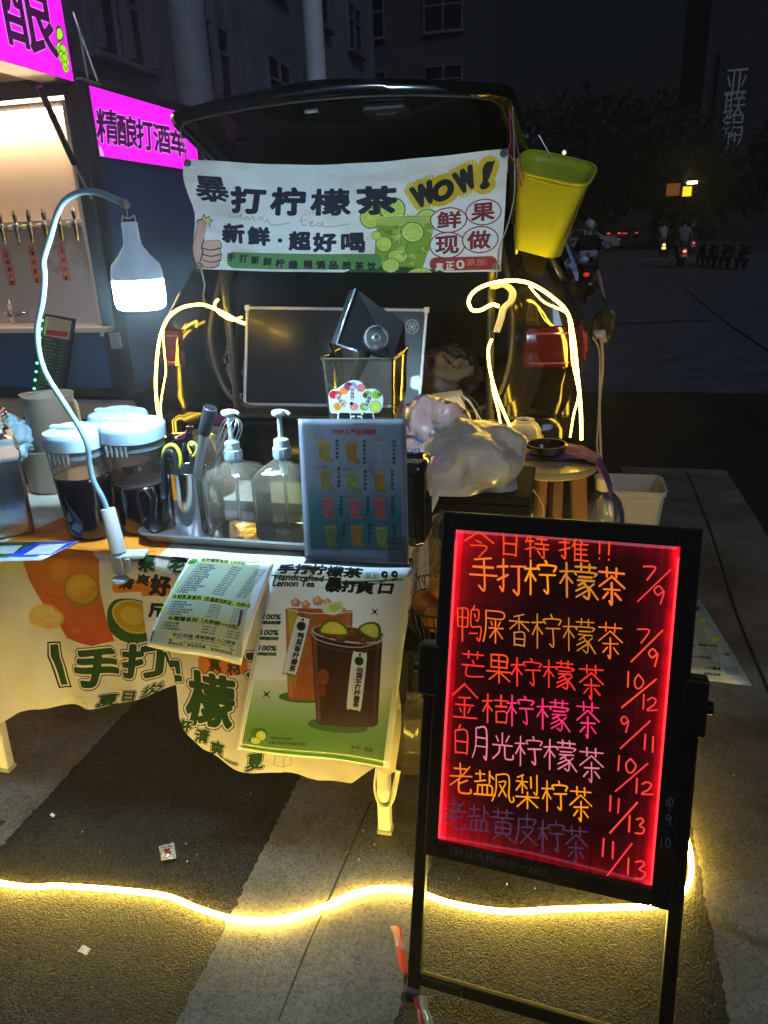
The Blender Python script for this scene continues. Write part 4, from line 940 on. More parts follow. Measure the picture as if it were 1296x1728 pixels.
cv.chars('手打新鲜柠檬', (190, 673), (418, 697), 27, NAVY, bold=1.2, hs=30); cv.chars('精调品质茶饮', (472, 695), (698, 703), 30, NAVY, bold=1.2)
# WOW!
YEL = (.87, .74, .16); BK = (.05, .05, .05)
for (ch, bl, br, tl) in (('W', (868, 478), (938, 452), (848, 408)), ('O', (925, 462), (1000, 440), (925, 392)), ('W', (1022, 432), (1086, 405), (1002, 362)), ('!', (1100, 418), (1132, 415), (1118, 330))):
    cv.text(ch, bl, br, tl, YEL, bold=26)
for (ch, bl, br, tl) in (('W', (868, 478), (938, 452), (848, 408)), ('O', (930, 462), (996, 440), (928, 395)), ('W', (1022, 432), (1086, 405), (1002, 362)), ('!', (1104, 418), (1128, 415), (1122, 332))):
    cv.text(ch, bl, br, tl, BK, bold=7)
cv.poly([(1108, 398), (1128, 395), (1158, 322), (1124, 330)], BK); cv.ell(1112, 410, 12, 10, BK)
RED = (.52, .10, .10); 
for ch, x, y in (('鲜', 984, 532), ('果', 1112, 508), ('现', 980, 627), ('做', 1103, 610)):
    cv.ell(x, y, 68, 50, RED); cv.ell(x, y, 64, 46, (.94, .93, .91))
for ch, x, y in (('鲜', 986, 532), ('果', 1110, 508), ('现', 980, 627), ('做', 1098, 612)): cv.text(ch, (x-42, y+32), (x+42, y+30), (x-42, y-32), RED, bold=2.4)
cv.rrect(914, 672, 1166, 722, 24, (.68, .18, .17)); cv.chars('真正0', (952, 708), (1030, 700), 30, (.92, .88, .8), bold=1.5, wd=28)
for k, ch in enumerate('添加'): cv.text(ch, (1052+k*38, 706), (1082+k*38, 704), (1052+k*38, 682), (.85, .62, .55), bold=.8, al=.75)
cv.text('糖', (1104, 700), (1130, 700), (1104, 682), (.75, .4, .36), bold=.8, al=.6)
# thumb
SK = (.88, .68, .60); DK = (.05, .05, .08)
th = [(62, 700), (58, 640), (64, 580), (60, 545), (78, 538), (98, 560), (100, 612), (112, 615), (150, 612), (160, 630), (155, 650), (158, 668), (150, 690), (140, 712), (100, 718), (78, 700)]
cv.poly(th, DK, sm=4); cv.poly([lerp((110, 640), p, .955) for p in th], SK, sm=4)
for y, w in ((645, 30), (668, 32), (690, 26)): cv.line([(92, y-3), (122, y+5), (154, y-4)], 4, DK, sm=4)
cv.line([(98, 612), (92, 640), (96, 660), (84, 690)], 4, DK, sm=4)
cv.line([(76, 540), (82, 518), (90, 534), (100, 524), (104, 538), (116, 540), (108, 552), (112, 566)], 3, (.35, .28, .1)); cv.poly([(78, 540), (83, 524), (90, 536), (100, 528), (103, 540), (112, 542), (106, 554), (108, 562)], (.9, .78, .3), .7)
cv.stains(.16, 5, 7, (.6, .9, 1.2)); cv.speckle(.010)
nu, nv = 90, 34
def ban(u, v):
    p = lerp(lerp(bc[3], bc[2], u), lerp(bc[0], bc[1], u), v)
    sag = -.03*math.sin(math.pi*u)*(1 if v > .5 else .75)
    e = math.exp(-((1-v)**2+u**2)*9)
    fold = .014*math.sin((u*.9+(1-v)*.7)*14)*math.exp(-u*3.5) + .006*math.sin(u*31+v*4)*(.4+.6*v) + .008*math.sin(u*9-v*5) + .008*math.sin((1-u)*13+(1-v)*9)*math.exp(-(1-u)*4)
    return p+V(0, -fold*1.6+.006*noise.noise(Vector((u*9, v*5, 0))), sag*(.35+.65*v))
t = thing('banner', 'printed cloth banner with lime drink picture hung from the raised tailgate', 'banner', bc[3])
o = G().sheet(ban, nu, nv).obj('cloth', IMG('banner print', cv, .7, transl=.06), t, True)
for (u, v) in ((.012, .965), (.988, .965), (.985, .04), (.012, .04)):
    p = ban(u, v)+V(0, -.003, 0); G().lathe(p, [(.004, .003), (.012, .003), (.013, -.002), (.0035, -.002)], 14, axis=(0, -1, 0), capb=False).obj('eyelet', M('eyelet', (.35, .33, .30), .3, 1), t)
RSTR = M('red cord', (.45, .06, .10), .7); TWI = M('twine', (.45, .38, .28), .8)
cr = gate(.985, .80, 0.0)
p1 = ban(.988, .965)
t = thing('tie_string', 'red cord knotted at the upper right banner corner', 'string', cr)
G().tube(smoothpath([p1, p1+V(.02, 0, .03), cr+V(.0, -.01, -.02), cr+V(.01, 0, -.05), p1+V(.05, 0, -.02), p1+V(.065, .0, -.08)], 6), .0025, 6).obj('strand', RSTR, t, True); G().tube(smoothpath([p1, p1+V(.03, -.01, -.02), p1+V(.06, -.01, -.10)], 6), .002, 6).obj('strand', RSTR, t, True)
t = thing('tie_string', 'long pale twine hanging down past the right end of the banner', 'string', cr)
G().tube(smoothpath([cr+V(.01, 0, -.01), Y(868, 265, yb-.01), Y(868, 330, yb-.03), Y(855, 385, yb-.03), Y(842, 420, yb-.02), Y(838, 470, yb)], 8), .0022, 6).obj('strand', TWI, t, True)
cl = gate(.02, .80, 0); p2 = ban(.012, .965)
t = thing('tie_string', 'short twine at the upper left banner corner', 'string', cl); G().tube([p2, lerp(p2, cl, .5)+V(0, -.01, .01), cl], .0025, 6).obj('strand', TWI, t, True)
t = thing('tie_string', 'twine dangling below the lower left banner corner', 'string', ban(.012, .04)); p3 = ban(.012, .04)
G().tube(smoothpath([p3, Y(345, 480, yb), Y(343, 500, yb+.05), Y(349, 520, yb+.2)], 6), .003, 6).obj('strand', TWI, t, True)
# prop posts behind the banner ends
PST = M('post dark', (.03, .03, .03), .35, .5)
for px, lab, z0 in ((829, 'thin dark post standing behind the right end of the banner', .80), (372, 'thin dark post standing behind the left end of the banner', .80)):
    q = Y(px, 455, 2.88); t = thing('support_post', lab, 'post', (q[0], 2.9, z0)); zz = 1.62
    G().tube([(q[0], 2.9, z0), (q[0], 2.9, zz)], .015, 12).obj('tube', PST, t, True); G().lathe((q[0], 2.9, z0), [(.02, 0), (.02, .03), (.015, .035)], 12).obj('foot_cap', RUB, t)
# ------------------------------------------------------------------ yellow basket on the car's flank
t = thing('plastic_basket', 'yellow ribbed plastic bin hung tilted beside the car roof', 'basket', Y(915, 434, 3.05))
YB = M('yellow plastic', (.66, .76, .03), .35, var=.10, vscale=9)
A0, A1, B0, B1 = Y(878, 268, 3.10), Y(998, 296, 3.10), Y(878, 418, 3.10), Y(940, 434, 3.10)
def bas(a, v, off=0.0):   # a around 0..1, v 0 bottom..1 top
    ca, sa = math.cos(2*math.pi*a), math.sin(2*math.pi*a); q = (abs(ca)**5+abs(sa)**5)**(-.2); cu, sv = q*ca, q*sa
    L0, L1 = lerp(B0, A0, v), lerp(B1, A1, v); c = (L0+L1)/2; ex = (L1-L0)/2
    tiltv = (A1-B1); dep = V(.02, .12+.03*v, .045*v)
    rib = 1.0+.0*v
    return c+ex*cu*(1+off)+dep*sv*(1+off)
N = 96; rows = [0, .02, .12, .3, .6, .86, .9, .93, .94, 1.0]
g = G(); v = []
for r_ in rows:
    for k in range(N):
        a = k/N; rib = -.012 if (.12 < r_ < .88 and (k % 12) in (4, 5, 6, 7)) else 0
        v.append(bas(a, r_, rib+(.03 if r_ >= .94 else 0)))
g.add(v, grid_faces(len(rows), N, False, True)+[tuple(range(N))[::-1]]); o = g.obj('bin_wall', YB, t, auto=50); solid(o, .003)
g = G(); g.tube([bas(k/48, 1.0, .05) for k in range(48)], .006, 8, closed=True); g.obj('rim', YB, t, True)
cv = Canvas(60, 240, None, (.85, .72, .05)); cv.rrect(6, 6, 54, 234, 8, (.25, .25, .25)); 
for k in range(7): cv.line([(15, 25+k*30), (45, 25+k*30)], 7, random.choice([(.8, .75, .7), (.7, .2, .2), (.8, .75, .7)]))
g = G().sheet(lambda u, v: bas(.985-.05*u, .25+.55*v, .02), 4, 8); g.obj('sticker', IMG('bin sticker', cv, .4), t)
p = bas(.3, .98); G().tube([p, p+V(-.05, .02, .08), V(CX+.66, 3.3, 1.80)], .003, 6).obj('hanging_wire', M('steel'), t)

# ================================================================== THE STALL: TABLE AND CLOTH
TZ = .77
WHM = M('white painted metal', (.72, .70, .66), .4, var=.08, vscale=12)
t = thing('folding_table', 'long white folding table carrying the drinks stall', 'table', (-1.03, 1.78, 0))
G().box((-1.04, 1.795, TZ-.022), (1.36, .60, .035), bev=.008).obj('tabletop', M('white plastic'), t)
for x, y in ((-.41, 1.51), (-1.615, 1.52), (-.41, 2.06), (-1.615, 2.06)):
    G().bar((x, y, TZ-.04), (x-.0, y-.03 if y < 1.8 else y+.03, .012), .034, .030, .004, up=(0, 1, 0)).obj('leg', WHM, t)
    G().box((x, y-.03 if y < 1.8 else y+.03, .008), (.040, .036, .016), bev=.003).obj('foot_cap', M('grey rubber', (.3, .3, .3), .7), t)
G().bar(V(-.402, 1.50, .33), V(-.402, 2.05, .72), .022, .012, .002).obj('brace', WHM, t)
G().bar(V(-1.605, 1.50, .33), V(-1.605, 2.05, .72), .022, .012, .002).obj('brace', WHM, t)
G().bar((-.41, 1.52, .64), (-.41, 2.04, .64), .02, .02, .002).obj('crossbar', WHM, t)
G().bar((-1.615, 1.52, .64), (-1.615, 2.04, .64), .02, .02, .002).obj('crossbar', WHM, t)

GREEN = (.07, .27, .04); CREAM = (.95, .925, .85); INK = (.05, .06, .03); ORG = (.90, .52, .10)
def wq(x0, x1, y, z0, z1): return [pj(p) for p in ((x0, y, z1), (x1, y, z1), (x1, y, z0), (x0, y, z0))]
def big(cv, ch, x0, y0, x1, y1, b=5, o1=3, o2=5, sl=0, c=GREEN):
    cv.text(ch, (x0, y1), (x1, y1+sl), (x0, y0), c, bold=b, outs=[(o1, INK), (o2, CREAM)])
XL0, XL1 = -1.80, -.90; LZ0 = .27
cv = Canvas(1500, 833, wq(XL0, XL1, 1.465, LZ0, .77), CREAM, (0, 900, 3.014))
def grad(u, v): k = np.clip((v-.02)/.75, 0, 1)[..., None]; return np.array((.88, .55, .08), np.float32)*(1-k)+np.array((.78, .22, .08), np.float32)*k
cv.poly([(80, 120), (330, 60), (485, 150), (500, 300), (530, 440), (572, 545), (450, 578), (310, 545), (200, 390), (130, 260)], grad)
cv.ell(210, 440, 90, 66, (.88, .74, .36), .8, rot=.1); cv.ell(210, 440, 74, 52, (.90, .82, .52), .8, rot=.1)
for k in range(9): a = k*.7; cv.line([(210, 440), (210+70*math.cos(a), 440+50*math.sin(a))], 3, (.85, .72, .34), .8)
cv.ell(405, 300, 92, 82, (.62, .52, .05), rot=.2); cv.ell(402, 292, 84, 72, (.90, .66, .08), rot=.2); cv.ell(395, 280, 60, 50, (.93, .74, .20), rot=.2)
cv.line([(180, 280), (240, 330), (310, 345)], 12, (.75, .42, .05), .7, sm=4); cv.ell(280, 200, 50, 60, (.93, .66, .15), .5)
for k in range(16): x, y = random.uniform(150, 520), random.uniform(150, 540); cv.ell(x, y, random.uniform(10, 40), random.uniform(8, 26), random.choice([(.95, .62, .2), (.8, .3, .06), (.9, .45, .1)]), .25)
cv.poly([(535, 450), (545, 380), (590, 342), (680, 350), (770, 400), (800, 520), (730, 550), (640, 548), (560, 510)], (.20, .36, .03), sm=4)
cv.ell(668, 430, 112, 74, (.86, .80, .35), rot=.45); cv.ell(668, 430, 102, 66, (.80, .64, .06), rot=.45); cv.ell(660, 425, 60, 40, (.88, .74, .2), rot=.45)
cv.rrect(562, 252, 780, 312, 28, ORG)
cv.poly([(205, 572), (272, 570), (288, 640), (330, 740), (362, 800), (298, 803), (255, 720), (215, 640)], INK); cv.poly([(212, 579), (266, 577), (282, 645), (322, 740), (350, 794), (302, 797), (262, 718), (222, 640)], CREAM)
cv.poly([(220, 586), (259, 584), (276, 650), (314, 742), (337, 787), (306, 789), (270, 716), (230, 640)], GREEN)
big(cv, '手', 372, 592, 590, 776, 9, 4, 8); big(cv, '打', 622, 565, 850, 722, 8, 4, 7)
big(cv, '夏', 524, 820, 628, 868, 2, 2, 3, -8); big(cv, '日', 650, 795, 712, 838, 2, 2, 3, -8); big(cv, '炎', 742, 768, 835, 820, 2, 2, 3, -10)
big(cv, '果', 690, 118, 770, 200, 5, 2, 3); big(cv, '老', 845, 128, 930, 208, 4, 3, 4)
cv.text('清', (592, 290), (660, 296), (600, 240), (.15, .10, .02), bold=3.5); cv.text('爽', (680, 268), (745, 275), (690, 215), (.10, .09, .02), bold=3.5); cv.text('好', (758, 322), (850, 330), (766, 222), (.06, .06, .02), bold=6)
for q in ([(390, 845), (430, 835), (475, 858), (478, 875), (432, 888), (388, 868)], [(390, 845), (430, 862), (475, 858)], [(430, 862), (432, 888)]): cv.line(q, 2, (.75, .68, .45), closed=len(q) > 4)
cv.stains(.10, 11, 6, (.7, 1, 1.3)); cv.speckle(.008)
ML = IMG('cloth print left', cv, .8, transl=.30, bump=.25, bscale=40)
XR0, XR1 = -1.02, -.36; RZ0 = .08
zz = (240, 920, 2.7)
cv = Canvas(1100, 1150, wq(XR0, XR1, 1.46, RZ0, .77), CREAM, zz)
cv.rrect(245, 505, 470, 592, 26, ORG); cv.chars('真材', (325, 545), (410, 562), 58, (.30, .16, .04), bold=2)
cv.text('宁', (60, 720), (165, 735), (50, 480), GREEN, bold=5, outs=[(3, INK), (6, CREAM)])
cv.text('檬', (200, 800), (405, 830), (200, 575), GREEN, bold=8, outs=[(3, INK), (8, CREAM)])
for ch, x, y, h in (('杯', 208, 812, 54), ('清', 288, 858, 58), ('爽', 366, 912, 62), ('一', 440, 955, 60), ('夏', 540, 972, 62)):
    cv.text(ch, (x-h*.5, y+h*.5*(1 if ch != '一' else .1)), (x+h*.5, y+h*.5*(1 if ch != '一' else .3)+8), (x-h*.5, y-h*.5*(1 if ch != '一' else .1)), GREEN, bold=2.5, outs=[(2, INK), (3, CREAM)])
cv.text('茶', (470, 700), (700, 730), (470, 480), GREEN, bold=8, outs=[(3, INK), (8, CREAM)])
cv.zm = (0, 900, 3.014); cv.rrect(562, 252, 860, 330, 28, ORG); big(cv, '果', 690, 118, 770, 200, 5, 2, 3); big(cv, '老', 845, 128, 930, 208, 4, 3, 4)
cv.text('爽', (680, 268), (745, 275), (690, 215), (.10, .09, .02), bold=3.5); cv.text('好', (758, 322), (850, 330), (766, 222), (.06, .06, .02), bold=6); cv.text('斤', (765, 430), (830, 440), (765, 365), (.06, .06, .02), bold=5); cv.zm = zz
for q in ([(615, 970), (650, 958), (685, 975), (688, 1020), (650, 1035), (612, 1015)], [(615, 970), (655, 985), (685, 975)], [(655, 985), (650, 1035)]): cv.line(q, 2, (.6, .55, .4), closed=len(q) > 4)
cv.stains(.10, 12, 6, (.7, 1, 1.3)); cv.speckle(.008)
MR = IMG('cloth print right', cv, .8, transl=.30, bump=.25, bscale=40)
t = thing('tablecloth', 'cream printed banner used as a tablecloth with green 手打柠檬茶 lettering', 'tablecloth', (-1.05, 1.5, .4))
def drape(name, x0, x1, edge, zlo, mat, phase, yb_, sw, lab=None):
    ex = [e[0] for e in edge]; ez = [e[1] for e in edge]; nu, nv = 110, 40; g = G(); v = []; uv = []
    for i in range(nu):
        x = x0+(x1-x0)*i/(nu-1); zb_ = float(np.interp(x, ex, ez))
        for j in range(nv):
            k = j/(nv-1); z = zb_+(TZ+.004-zb_)*k; d = 1-k
            y = yb_ - sw*d**1.3*(.5+.5*math.sin(x*16+phase)) - .007*d*math.sin(x*37+phase*2+z*6) + .022*d*noise.noise(Vector((x*7, z*7, phase)))
            y -= .012*math.sin(math.pi*min(1, d*6))*0
            if k > .94: y += .02*(k-.94)/.06
            v.append((x+.012*d*math.sin(z*14+phase), y, z)); uv.append(((x-x0)/(x1-x0), (z-zlo)/(.77-zlo)))
    g.add(v, grid_faces(nu, nv)); g.uv = uv; return g.obj(name, mat, t, True, label=lab)
el = [(Y(px, py, 1.45)[0], Y(px, py, 1.45)[2]) for px, py in ((-60, 1240), (0, 1222), (30, 1208), (60, 1202), (100, 1200), (145, 1200), (200, 1190), (290, 1166), (330, 1150))]
drape('left_drape', XL0, XL1, el, LZ0, ML, .6, 1.482, .03)
er = [(Y(px, py, 1.44)[0], Y(px, py, 1.44)[2]) for px, py in ((262, 1080), (285, 1160), (297, 1215), (312, 1240), (345, 1270), (400, 1293), (470, 1320), (540, 1328), (600, 1325), (622, 1308), (640, 1298), (655, 1320), (690, 1300))]
er = [(XR0, .52)]+sorted(er)
drape('right_drape', XR0, XR1, er, RZ0, MR, 2.1, 1.470, .026)
# hanging corner loop beside the front leg
g = G(); L_ = [Y(636, 1290, 1.435), Y(632, 1330, 1.43), Y(642, 1357, 1.43), Y(660, 1352, 1.45), Y(672, 1300, 1.47)]; g.tube(smoothpath(L_, 6), .007, 8, flat=.4); g.obj('hem_loop', M('cream cloth', (.80, .76, .64), .8), t, True)
cvt = Canvas(900, 420, None, CREAM); 
cvt.poly([(190, 420), (500, 420), (470, 120), (260, 60)], ORG); cvt.poly([(240, 420), (320, 420), (300, 200)], (.95, .68, .2), .6); cvt.stains(.2, 3, 7)
g = G().sheet(lambda u, v: V(-1.72+1.36*u, 1.482+.60*v, TZ+.0035+.004*noise.noise(Vector((u*9, v*6, 3)))*(1 if .02 < v < .98 else 0)), 60, 24)
g.obj('table_cover', IMG('cloth top', cvt, .75, bump=.2, bscale=30), t, True)

# ------------------------------------------------------------------ laminated menu and poster on the table edge
LAM = .4
W = (.96, .97, .97)
mq = [(320, 941), (462, 951), (407, 1122), (247, 1090)]
cv = Canvas(1000, 1060, mq, W, (240, 940, 6.48))
PG = (.72, .80, .62)
cv.poly([(560, 25), (1290, 60), (1120, 870), (1110, 1095), (100, 930), (330, 380)], (.76, .82, .72))
def tl(s, x0, y0, x1, y1, h, col=(.05, .08, .05), b=.8, hl=None):
    d = np.array([x1-x0, y1-y0], float); L = np.linalg.norm(d); dn = d/L; n_ = np.array([-.22, -1.0])
    n_ = n_/np.linalg.norm(n_)*h*-1
    n_ = np.array([.25*h, -h])
    if hl: cv.poly([(x0-6, y0+6), (x1+6, y1+6), (x1+6+n_[0], y1+n_[1]-6), (x0-6+n_[0], y0+n_[1]-6)], hl)
    cv.text(s, (x0, y0), (x1, y1), (x0+n_[0], y0+n_[1]), col, bold=b)
HL = (.78, .82, .42); BLU = (.05, .12, .22)
tl('☆柠檬茶系列（大杯统一+2元', 640, 50, 1290, 88, 34, b=1.6, hl=HL)
items = ['☆手打柠檬茶', '☆鸭屎香柠檬茶', '☆芒果柠檬茶', '☆金桔柠檬茶', '☆白月光柠檬茶', '☆百香果柠檬茶', '☆荔枝柠檬茶', '☆西瓜柠檬茶', '☆青提柠檬茶', '☆老盐凤梨柠檬茶', '☆咖啡柠檬茶', '☆蜂蜜柚子茶', '☆柠檬水']
for k, s in enumerate(items):
    x = 600-k*16; y = 84+k*22; Lw = 30*len(s)+random.uniform(-6, 10); tl(s, x, y, x+Lw, y+Lw*.13, 19, BLU, .5)
    tl('中杯%d元' % random.choice((7, 8, 9, 10, 11)), x+385-k*1, y+24+k*1, x+500, y+40+k, 19, BLU, .5); tl('大杯%d元' % random.choice((9, 10, 12, 13)), x+640, y+55, x+755, y+71, 19, BLU, .5)
tl('☆轻乳茶系列（奶基底用料足，大杯+3', 375, 408, 1200, 520, 46, b=1.8, hl=HL)
for k, s in enumerate(['☆茉莉奶绿', '☆鸭屎香轻乳茶', '☆栀子轻乳', '☆桂花乌龙轻乳茶', '☆老红糖珍珠奶', '☆抹茶鲜奶']):
    x = 365-k*10; y = 448+k*26; Lw = 31*len(s); tl(s, x, y, x+Lw, y+Lw*.13, 21, BLU, .5); tl('中杯%d元' % random.choice((8, 9, 11, 12)), x+405, y+55, x+530, y+72, 21, BLU, .5); tl('大杯%d元' % random.choice((11, 12, 14)), x+670, y+92, x+800, y+108, 21, BLU, .5)
tl('☆椰椰系列（大杯统一+2元）', 325, 640, 1075, 758, 50, b=2.0, hl=HL)
for k, s in enumerate(['☆杨枝甘露', '☆椰香西瓜', '☆芒果椰椰冰']):
    x = 270-k*12; y = 678+k*34; Lw = 34*len(s); tl(s, x, y, x+Lw, y+Lw*.13, 26, BLU, .6); tl('中杯%d元' % (11, 11, 12)[k], x+415, y+68, x+560, y+88, 26, BLU, .6); tl('大杯%d元' % (13, 13, 15)[k], x+680, y+108, x+830, y+130, 26, BLU, .6)
tl('手打现做·清爽解腻·入口顺滑', 355, 835, 1035, 942, 42, b=1.2)
tl('甜度：无糖/三分糖/五分糖/七分糖/全糖', 385, 865, 1005, 970, 22, b=.4); tl('冰度：热/常温/少冰/正常冰', 430, 915, 850, 985, 22, b=.4)
tl('添加好友，享会员优惠', 300, 930, 690, 1000, 34, (.05, .2, .05), 1); tl('支持扫码点单', 745, 1018, 985, 1060, 34, (.05, .15, .05), 1)
lime(cv, 262, 515, 42); lime(cv, 395, 255, 34); cv.poly([(505, 55), (545, 20), (600, 25), (590, 60), (530, 70)], (.25, .55, .15), sm=3)
cv.poly([(155, 765), (315, 785), (270, 925), (100, 905)], (.66, .78, .80)); cv.poly([(150, 770), (165, 772), (112, 915), (95, 910)], (.10, .35, .15)); cv.poly([(1055, 905), (1120, 900), (1100, 1075), (1020, 1060)], (.70, .74, .74))
cv.line([(1120, 545), (1090, 700)], 26, (.12, .12, .35), .85, sm=0); cv.poly([(310, 860), (370, 880), (330, 905)], (.65, .2, .1)); cv.poly([(970, 975), (1025, 1000), (985, 1015)], (.75, .12, .12))
cv.speckle(.006)
PRM = IMG('menu sheet print', cv, .30, coat=.6)
def lamin(name, label, px, yfn, mat, bow=0.0, cat='poster', nu=24, nv=24):
    q = [Y(p[0], p[1], y) for p, y in zip(px, yfn)]
    def fn(u, v):
        p = lerp(lerp(q[3], q[2], u), lerp(q[0], q[1], u), v); return p+V(0, -bow*math.sin(math.pi*v)*(1-.3*u)-.004*math.sin(u*7+v*3), 0)
    # the print is mapped by the canvas, so sample it through the same quad
    pxq = px; Hq = homog([pj(a) for a in q], [(0, 1), (1, 1), (1, 0), (0, 0)])
    t = thing(name, label, cat, q[3]); g = G().sheet(fn, nu, nv)
    o = g.obj('printed_sheet', mat, t, True); solid(o, .0012)
    return t, q, fn
def matched_uv(o, pxq):
    """uv from where the print stands on the flat sheet (perspective-correct on its own plane)"""
    pass
# build each sheet as the true planar quadrilateral of its corners; uv by bilinear on near-parallelograms
def usheet(t, name, q, mat, bow=0.0, nu=24, nv=24, wob=.004, th=.0012, off=OFF):
    Hc = homog([pj(p) for p in (q[0], q[1], q[2], q[3])], [(0, 1), (1, 1), (1, 0), (0, 0)])
    v = []; uv = []
    for i in range(nu):
        for j in range(nv):
            u, w = i/(nu-1), j/(nv-1); p = lerp(lerp(q[3], q[2], u), lerp(q[0], q[1], u), w); s_ = pj(p)
            r = Hc@np.array([s_[0], s_[1], 1]); uv.append((r[0]/r[2], r[1]/r[2]))
            v.append(p+V(0, -bow*math.sin(math.pi*w)*(1-.3*u)-wob*math.sin(u*7+w*3), 0))
    g = G(); g.add(v, grid_faces(nu, nv)); g.uv = uv; o = g.obj(name, mat, t, True)
    if th: solid(o, th, -1)
    return o
q = [Y(*mq[0], 1.475), Y(*mq[1], 1.468), Y(*mq[2], 1.415), Y(*mq[3], 1.39)]
t = thing('menu_sheet', 'laminated price list sheet hanging over the table edge left of the cup poster', 'menu', q[3]); usheet(t, 'printed_sheet', q, PRM, bow=.02)
pq = [(462, 951), (697, 959), (658, 1296), (397, 1264)]
cv = Canvas(1150, 1500, pq, W, (240, 920, 2.7))
cv.poly([(606, 85), (1190, 130), (1098, 1006), (452, 920)], (.93, .95, .95))
def gr(u, v):
    k = np.clip((v-.60)/.30, 0, 1)[..., None]; return np.array((.93, .95, .95), np.float32)*(1-k)+np.array((.30, .52, .20), np.float32)*k
cv.poly([(520, 600), (1145, 640), (1098, 1006), (452, 920)], gr)
cv.line([(600, 85), (448, 925)], 1.2, (.2, .2, .2))
DK = (.04, .06, .05)
for ch, x0, x1, y0, y1 in (('手', 622, 690, 88, 126), ('打', 694, 762, 90, 130), ('柠', 768, 836, 92, 134), ('檬', 842, 915, 96, 140), ('茶', 920, 1005, 100, 142)): cv.text(ch, (x0-6, y1), (x1-6, y1+3), (x0+6, y0), DK, bold=3.2)
cv.line([(580, 135), (900, 165), (1185, 155)], 7, (.15, .55, .15)); cv.line([(850, 160), (1010, 185), (1150, 150)], 5, (.15, .55, .15))
cv.rrect(1015, 122, 1078, 148, 4, (.15, .55, .3), line=2); cv.chars('回甘', (1032, 135), (1062, 136), 20, (.15, .55, .3), bold=.6)
for x in (1105, 1150): cv.ell(x, 130, 15, 15, DK); cv.line([(x+12, 132), (x+8, 150), (x-8, 160)], 5, DK, sm=3); cv.ell(x+2, 130, 4, 4, W)
cv.text('Handcrafted', (602, 158), (822, 166), (606, 134), (.04, .12, .08), bold=1.6); cv.text('Lemon Tea', (596, 184), (782, 192), (600, 158), (.04, .12, .08), bold=1.6)
for ch, x0, x1, y0, y1 in (('暴', 836, 908, 148, 210), ('打', 912, 975, 160, 208), ('爽', 980, 1055, 160, 214), ('口', 1082, 1140, 172, 214)): cv.text(ch, (x0-4, y1), (x1-4, y1+3), (x0+6, y0), DK, bold=3.6)
for y, s in ((330, '香水柠檬'), (400, '鲜茶'), (470, '手打')):
    k = (y-330)*-.13; cv.text('100%', (556+k, y), (632+k, y+4), (560+k, y-22), DK, bold=1.2); cv.poly([(552+k, y+8), (636+k, y+12), (633+k, y+27), (549+k, y+22)], (.25, .5, .2)); cv.chars(s, (566+k, y+15), (566+k+(len(s)-1)*19, y+18), 16, DK, bold=.3)
cv.ell(730, 690, 104, 26, (.22, .42, .12), rot=.08)
def cup(L, R_, T_, B_, wl, col, col2):
    cv.poly([(L, T_), (R_, T_+8), (R_-wl, B_-6), (R_-wl-20, B_+8), ((L+R_)/2, B_+14), (L+wl+12, B_+4), (L+wl, B_-10)], col)
    for k in range(60):
        x = random.uniform(L+wl+10, R_-wl-20); y = random.uniform(T_+20, B_-10); cv.ell(x, y, random.uniform(6, 26), random.uniform(10, 40), random.choice(col2), .16, rot=random.uniform(-.5, .5))
    cv.poly([(L+4, T_), (L+22, T_), (L+wl+20, B_-10), (L+wl+4, B_-12)], (.95, .9, .8), .25); cv.poly([(R_-28, T_+5), (R_-12, T_+6), (R_-wl-12, B_-10), (R_-wl-24, B_-12)], (1, .95, .9), .13)
cup(655, 962, 285, 695, 12, (.66, .34, .17), [(.8, .55, .2), (.55, .25, .1), (.75, .45, .25), (.62, .66, .2)])
cv.poly([(665, 290), (712, 290), (708, 400), (680, 470)], (.72, .75, .25), .75); cv.poly([(665, 560), (712, 570), (700, 650), (672, 600)], (.62, .68, .2), .5)
for x, y, r in ((700, 262, 24), (745, 272, 22), (800, 256, 26), (845, 262, 22), (905, 292, 26)): cv.poly([(x-r, y-8), (x, y-r), (x+r, y-4), (x+r*.6, y+r*.8), (x-r*.7, y+r*.7)], (.80, .55, .38)); cv.poly([(x-r*.7, y-6), (x, y-r*.8), (x+r*.2, y), (x-r*.5, y+4)], (.93, .82, .72), .7)
cv.poly([(820, 280), (850, 262), (912, 252), (915, 290), (880, 318), (828, 308)], (.84, .88, .60), sm=3); cv.poly([(850, 275), (900, 262), (905, 285), (870, 305)], (.72, .8, .4), sm=3)
cv.line([(652, 284), (700, 300), (800, 312), (960, 300)], 4, (.9, .9, .85), .9, sm=4)
cv.ell(892, 822, 138, 34, (.18, .38, .10), rot=.08)
cup(770, 1100, 385, 815, 24, (.22, .085, .055), [(.30, .13, .09), (.16, .06, .04), (.34, .16, .1), (.25, .09, .06)])
cv.ell(936, 402, 166, 38, (.75, .75, .72), rot=.10); cv.ell(936, 400, 158, 32, (.36, .17, .12), rot=.10)
for x, y, r in ((850, 408, 26), (905, 425, 28), (960, 395, 30), (1010, 428, 24), (1040, 410, 22)): cv.poly([(x-r, y-8), (x, y-r*.8), (x+r, y-4), (x+r*.6, y+r*.6), (x-r*.7, y+r*.5)], (.42, .20, .14)); cv.poly([(x-r*.5, y-6), (x, y-r*.6), (x+r*.4, y)], (.62, .42, .33), .7)
cv.poly([(805, 395), (830, 350), (875, 337), (925, 360), (945, 400), (915, 412), (850, 408)], (.32, .46, .05), sm=4); cv.poly([(815, 392), (838, 358), (875, 347), (915, 366), (932, 398), (870, 402)], (.84, .80, .22), sm=4)
for k in range(7): cv.line([(872, 398), (826+k*16, 366-12*math.sin(k*.5))], 2, (.93, .90, .55), .8)
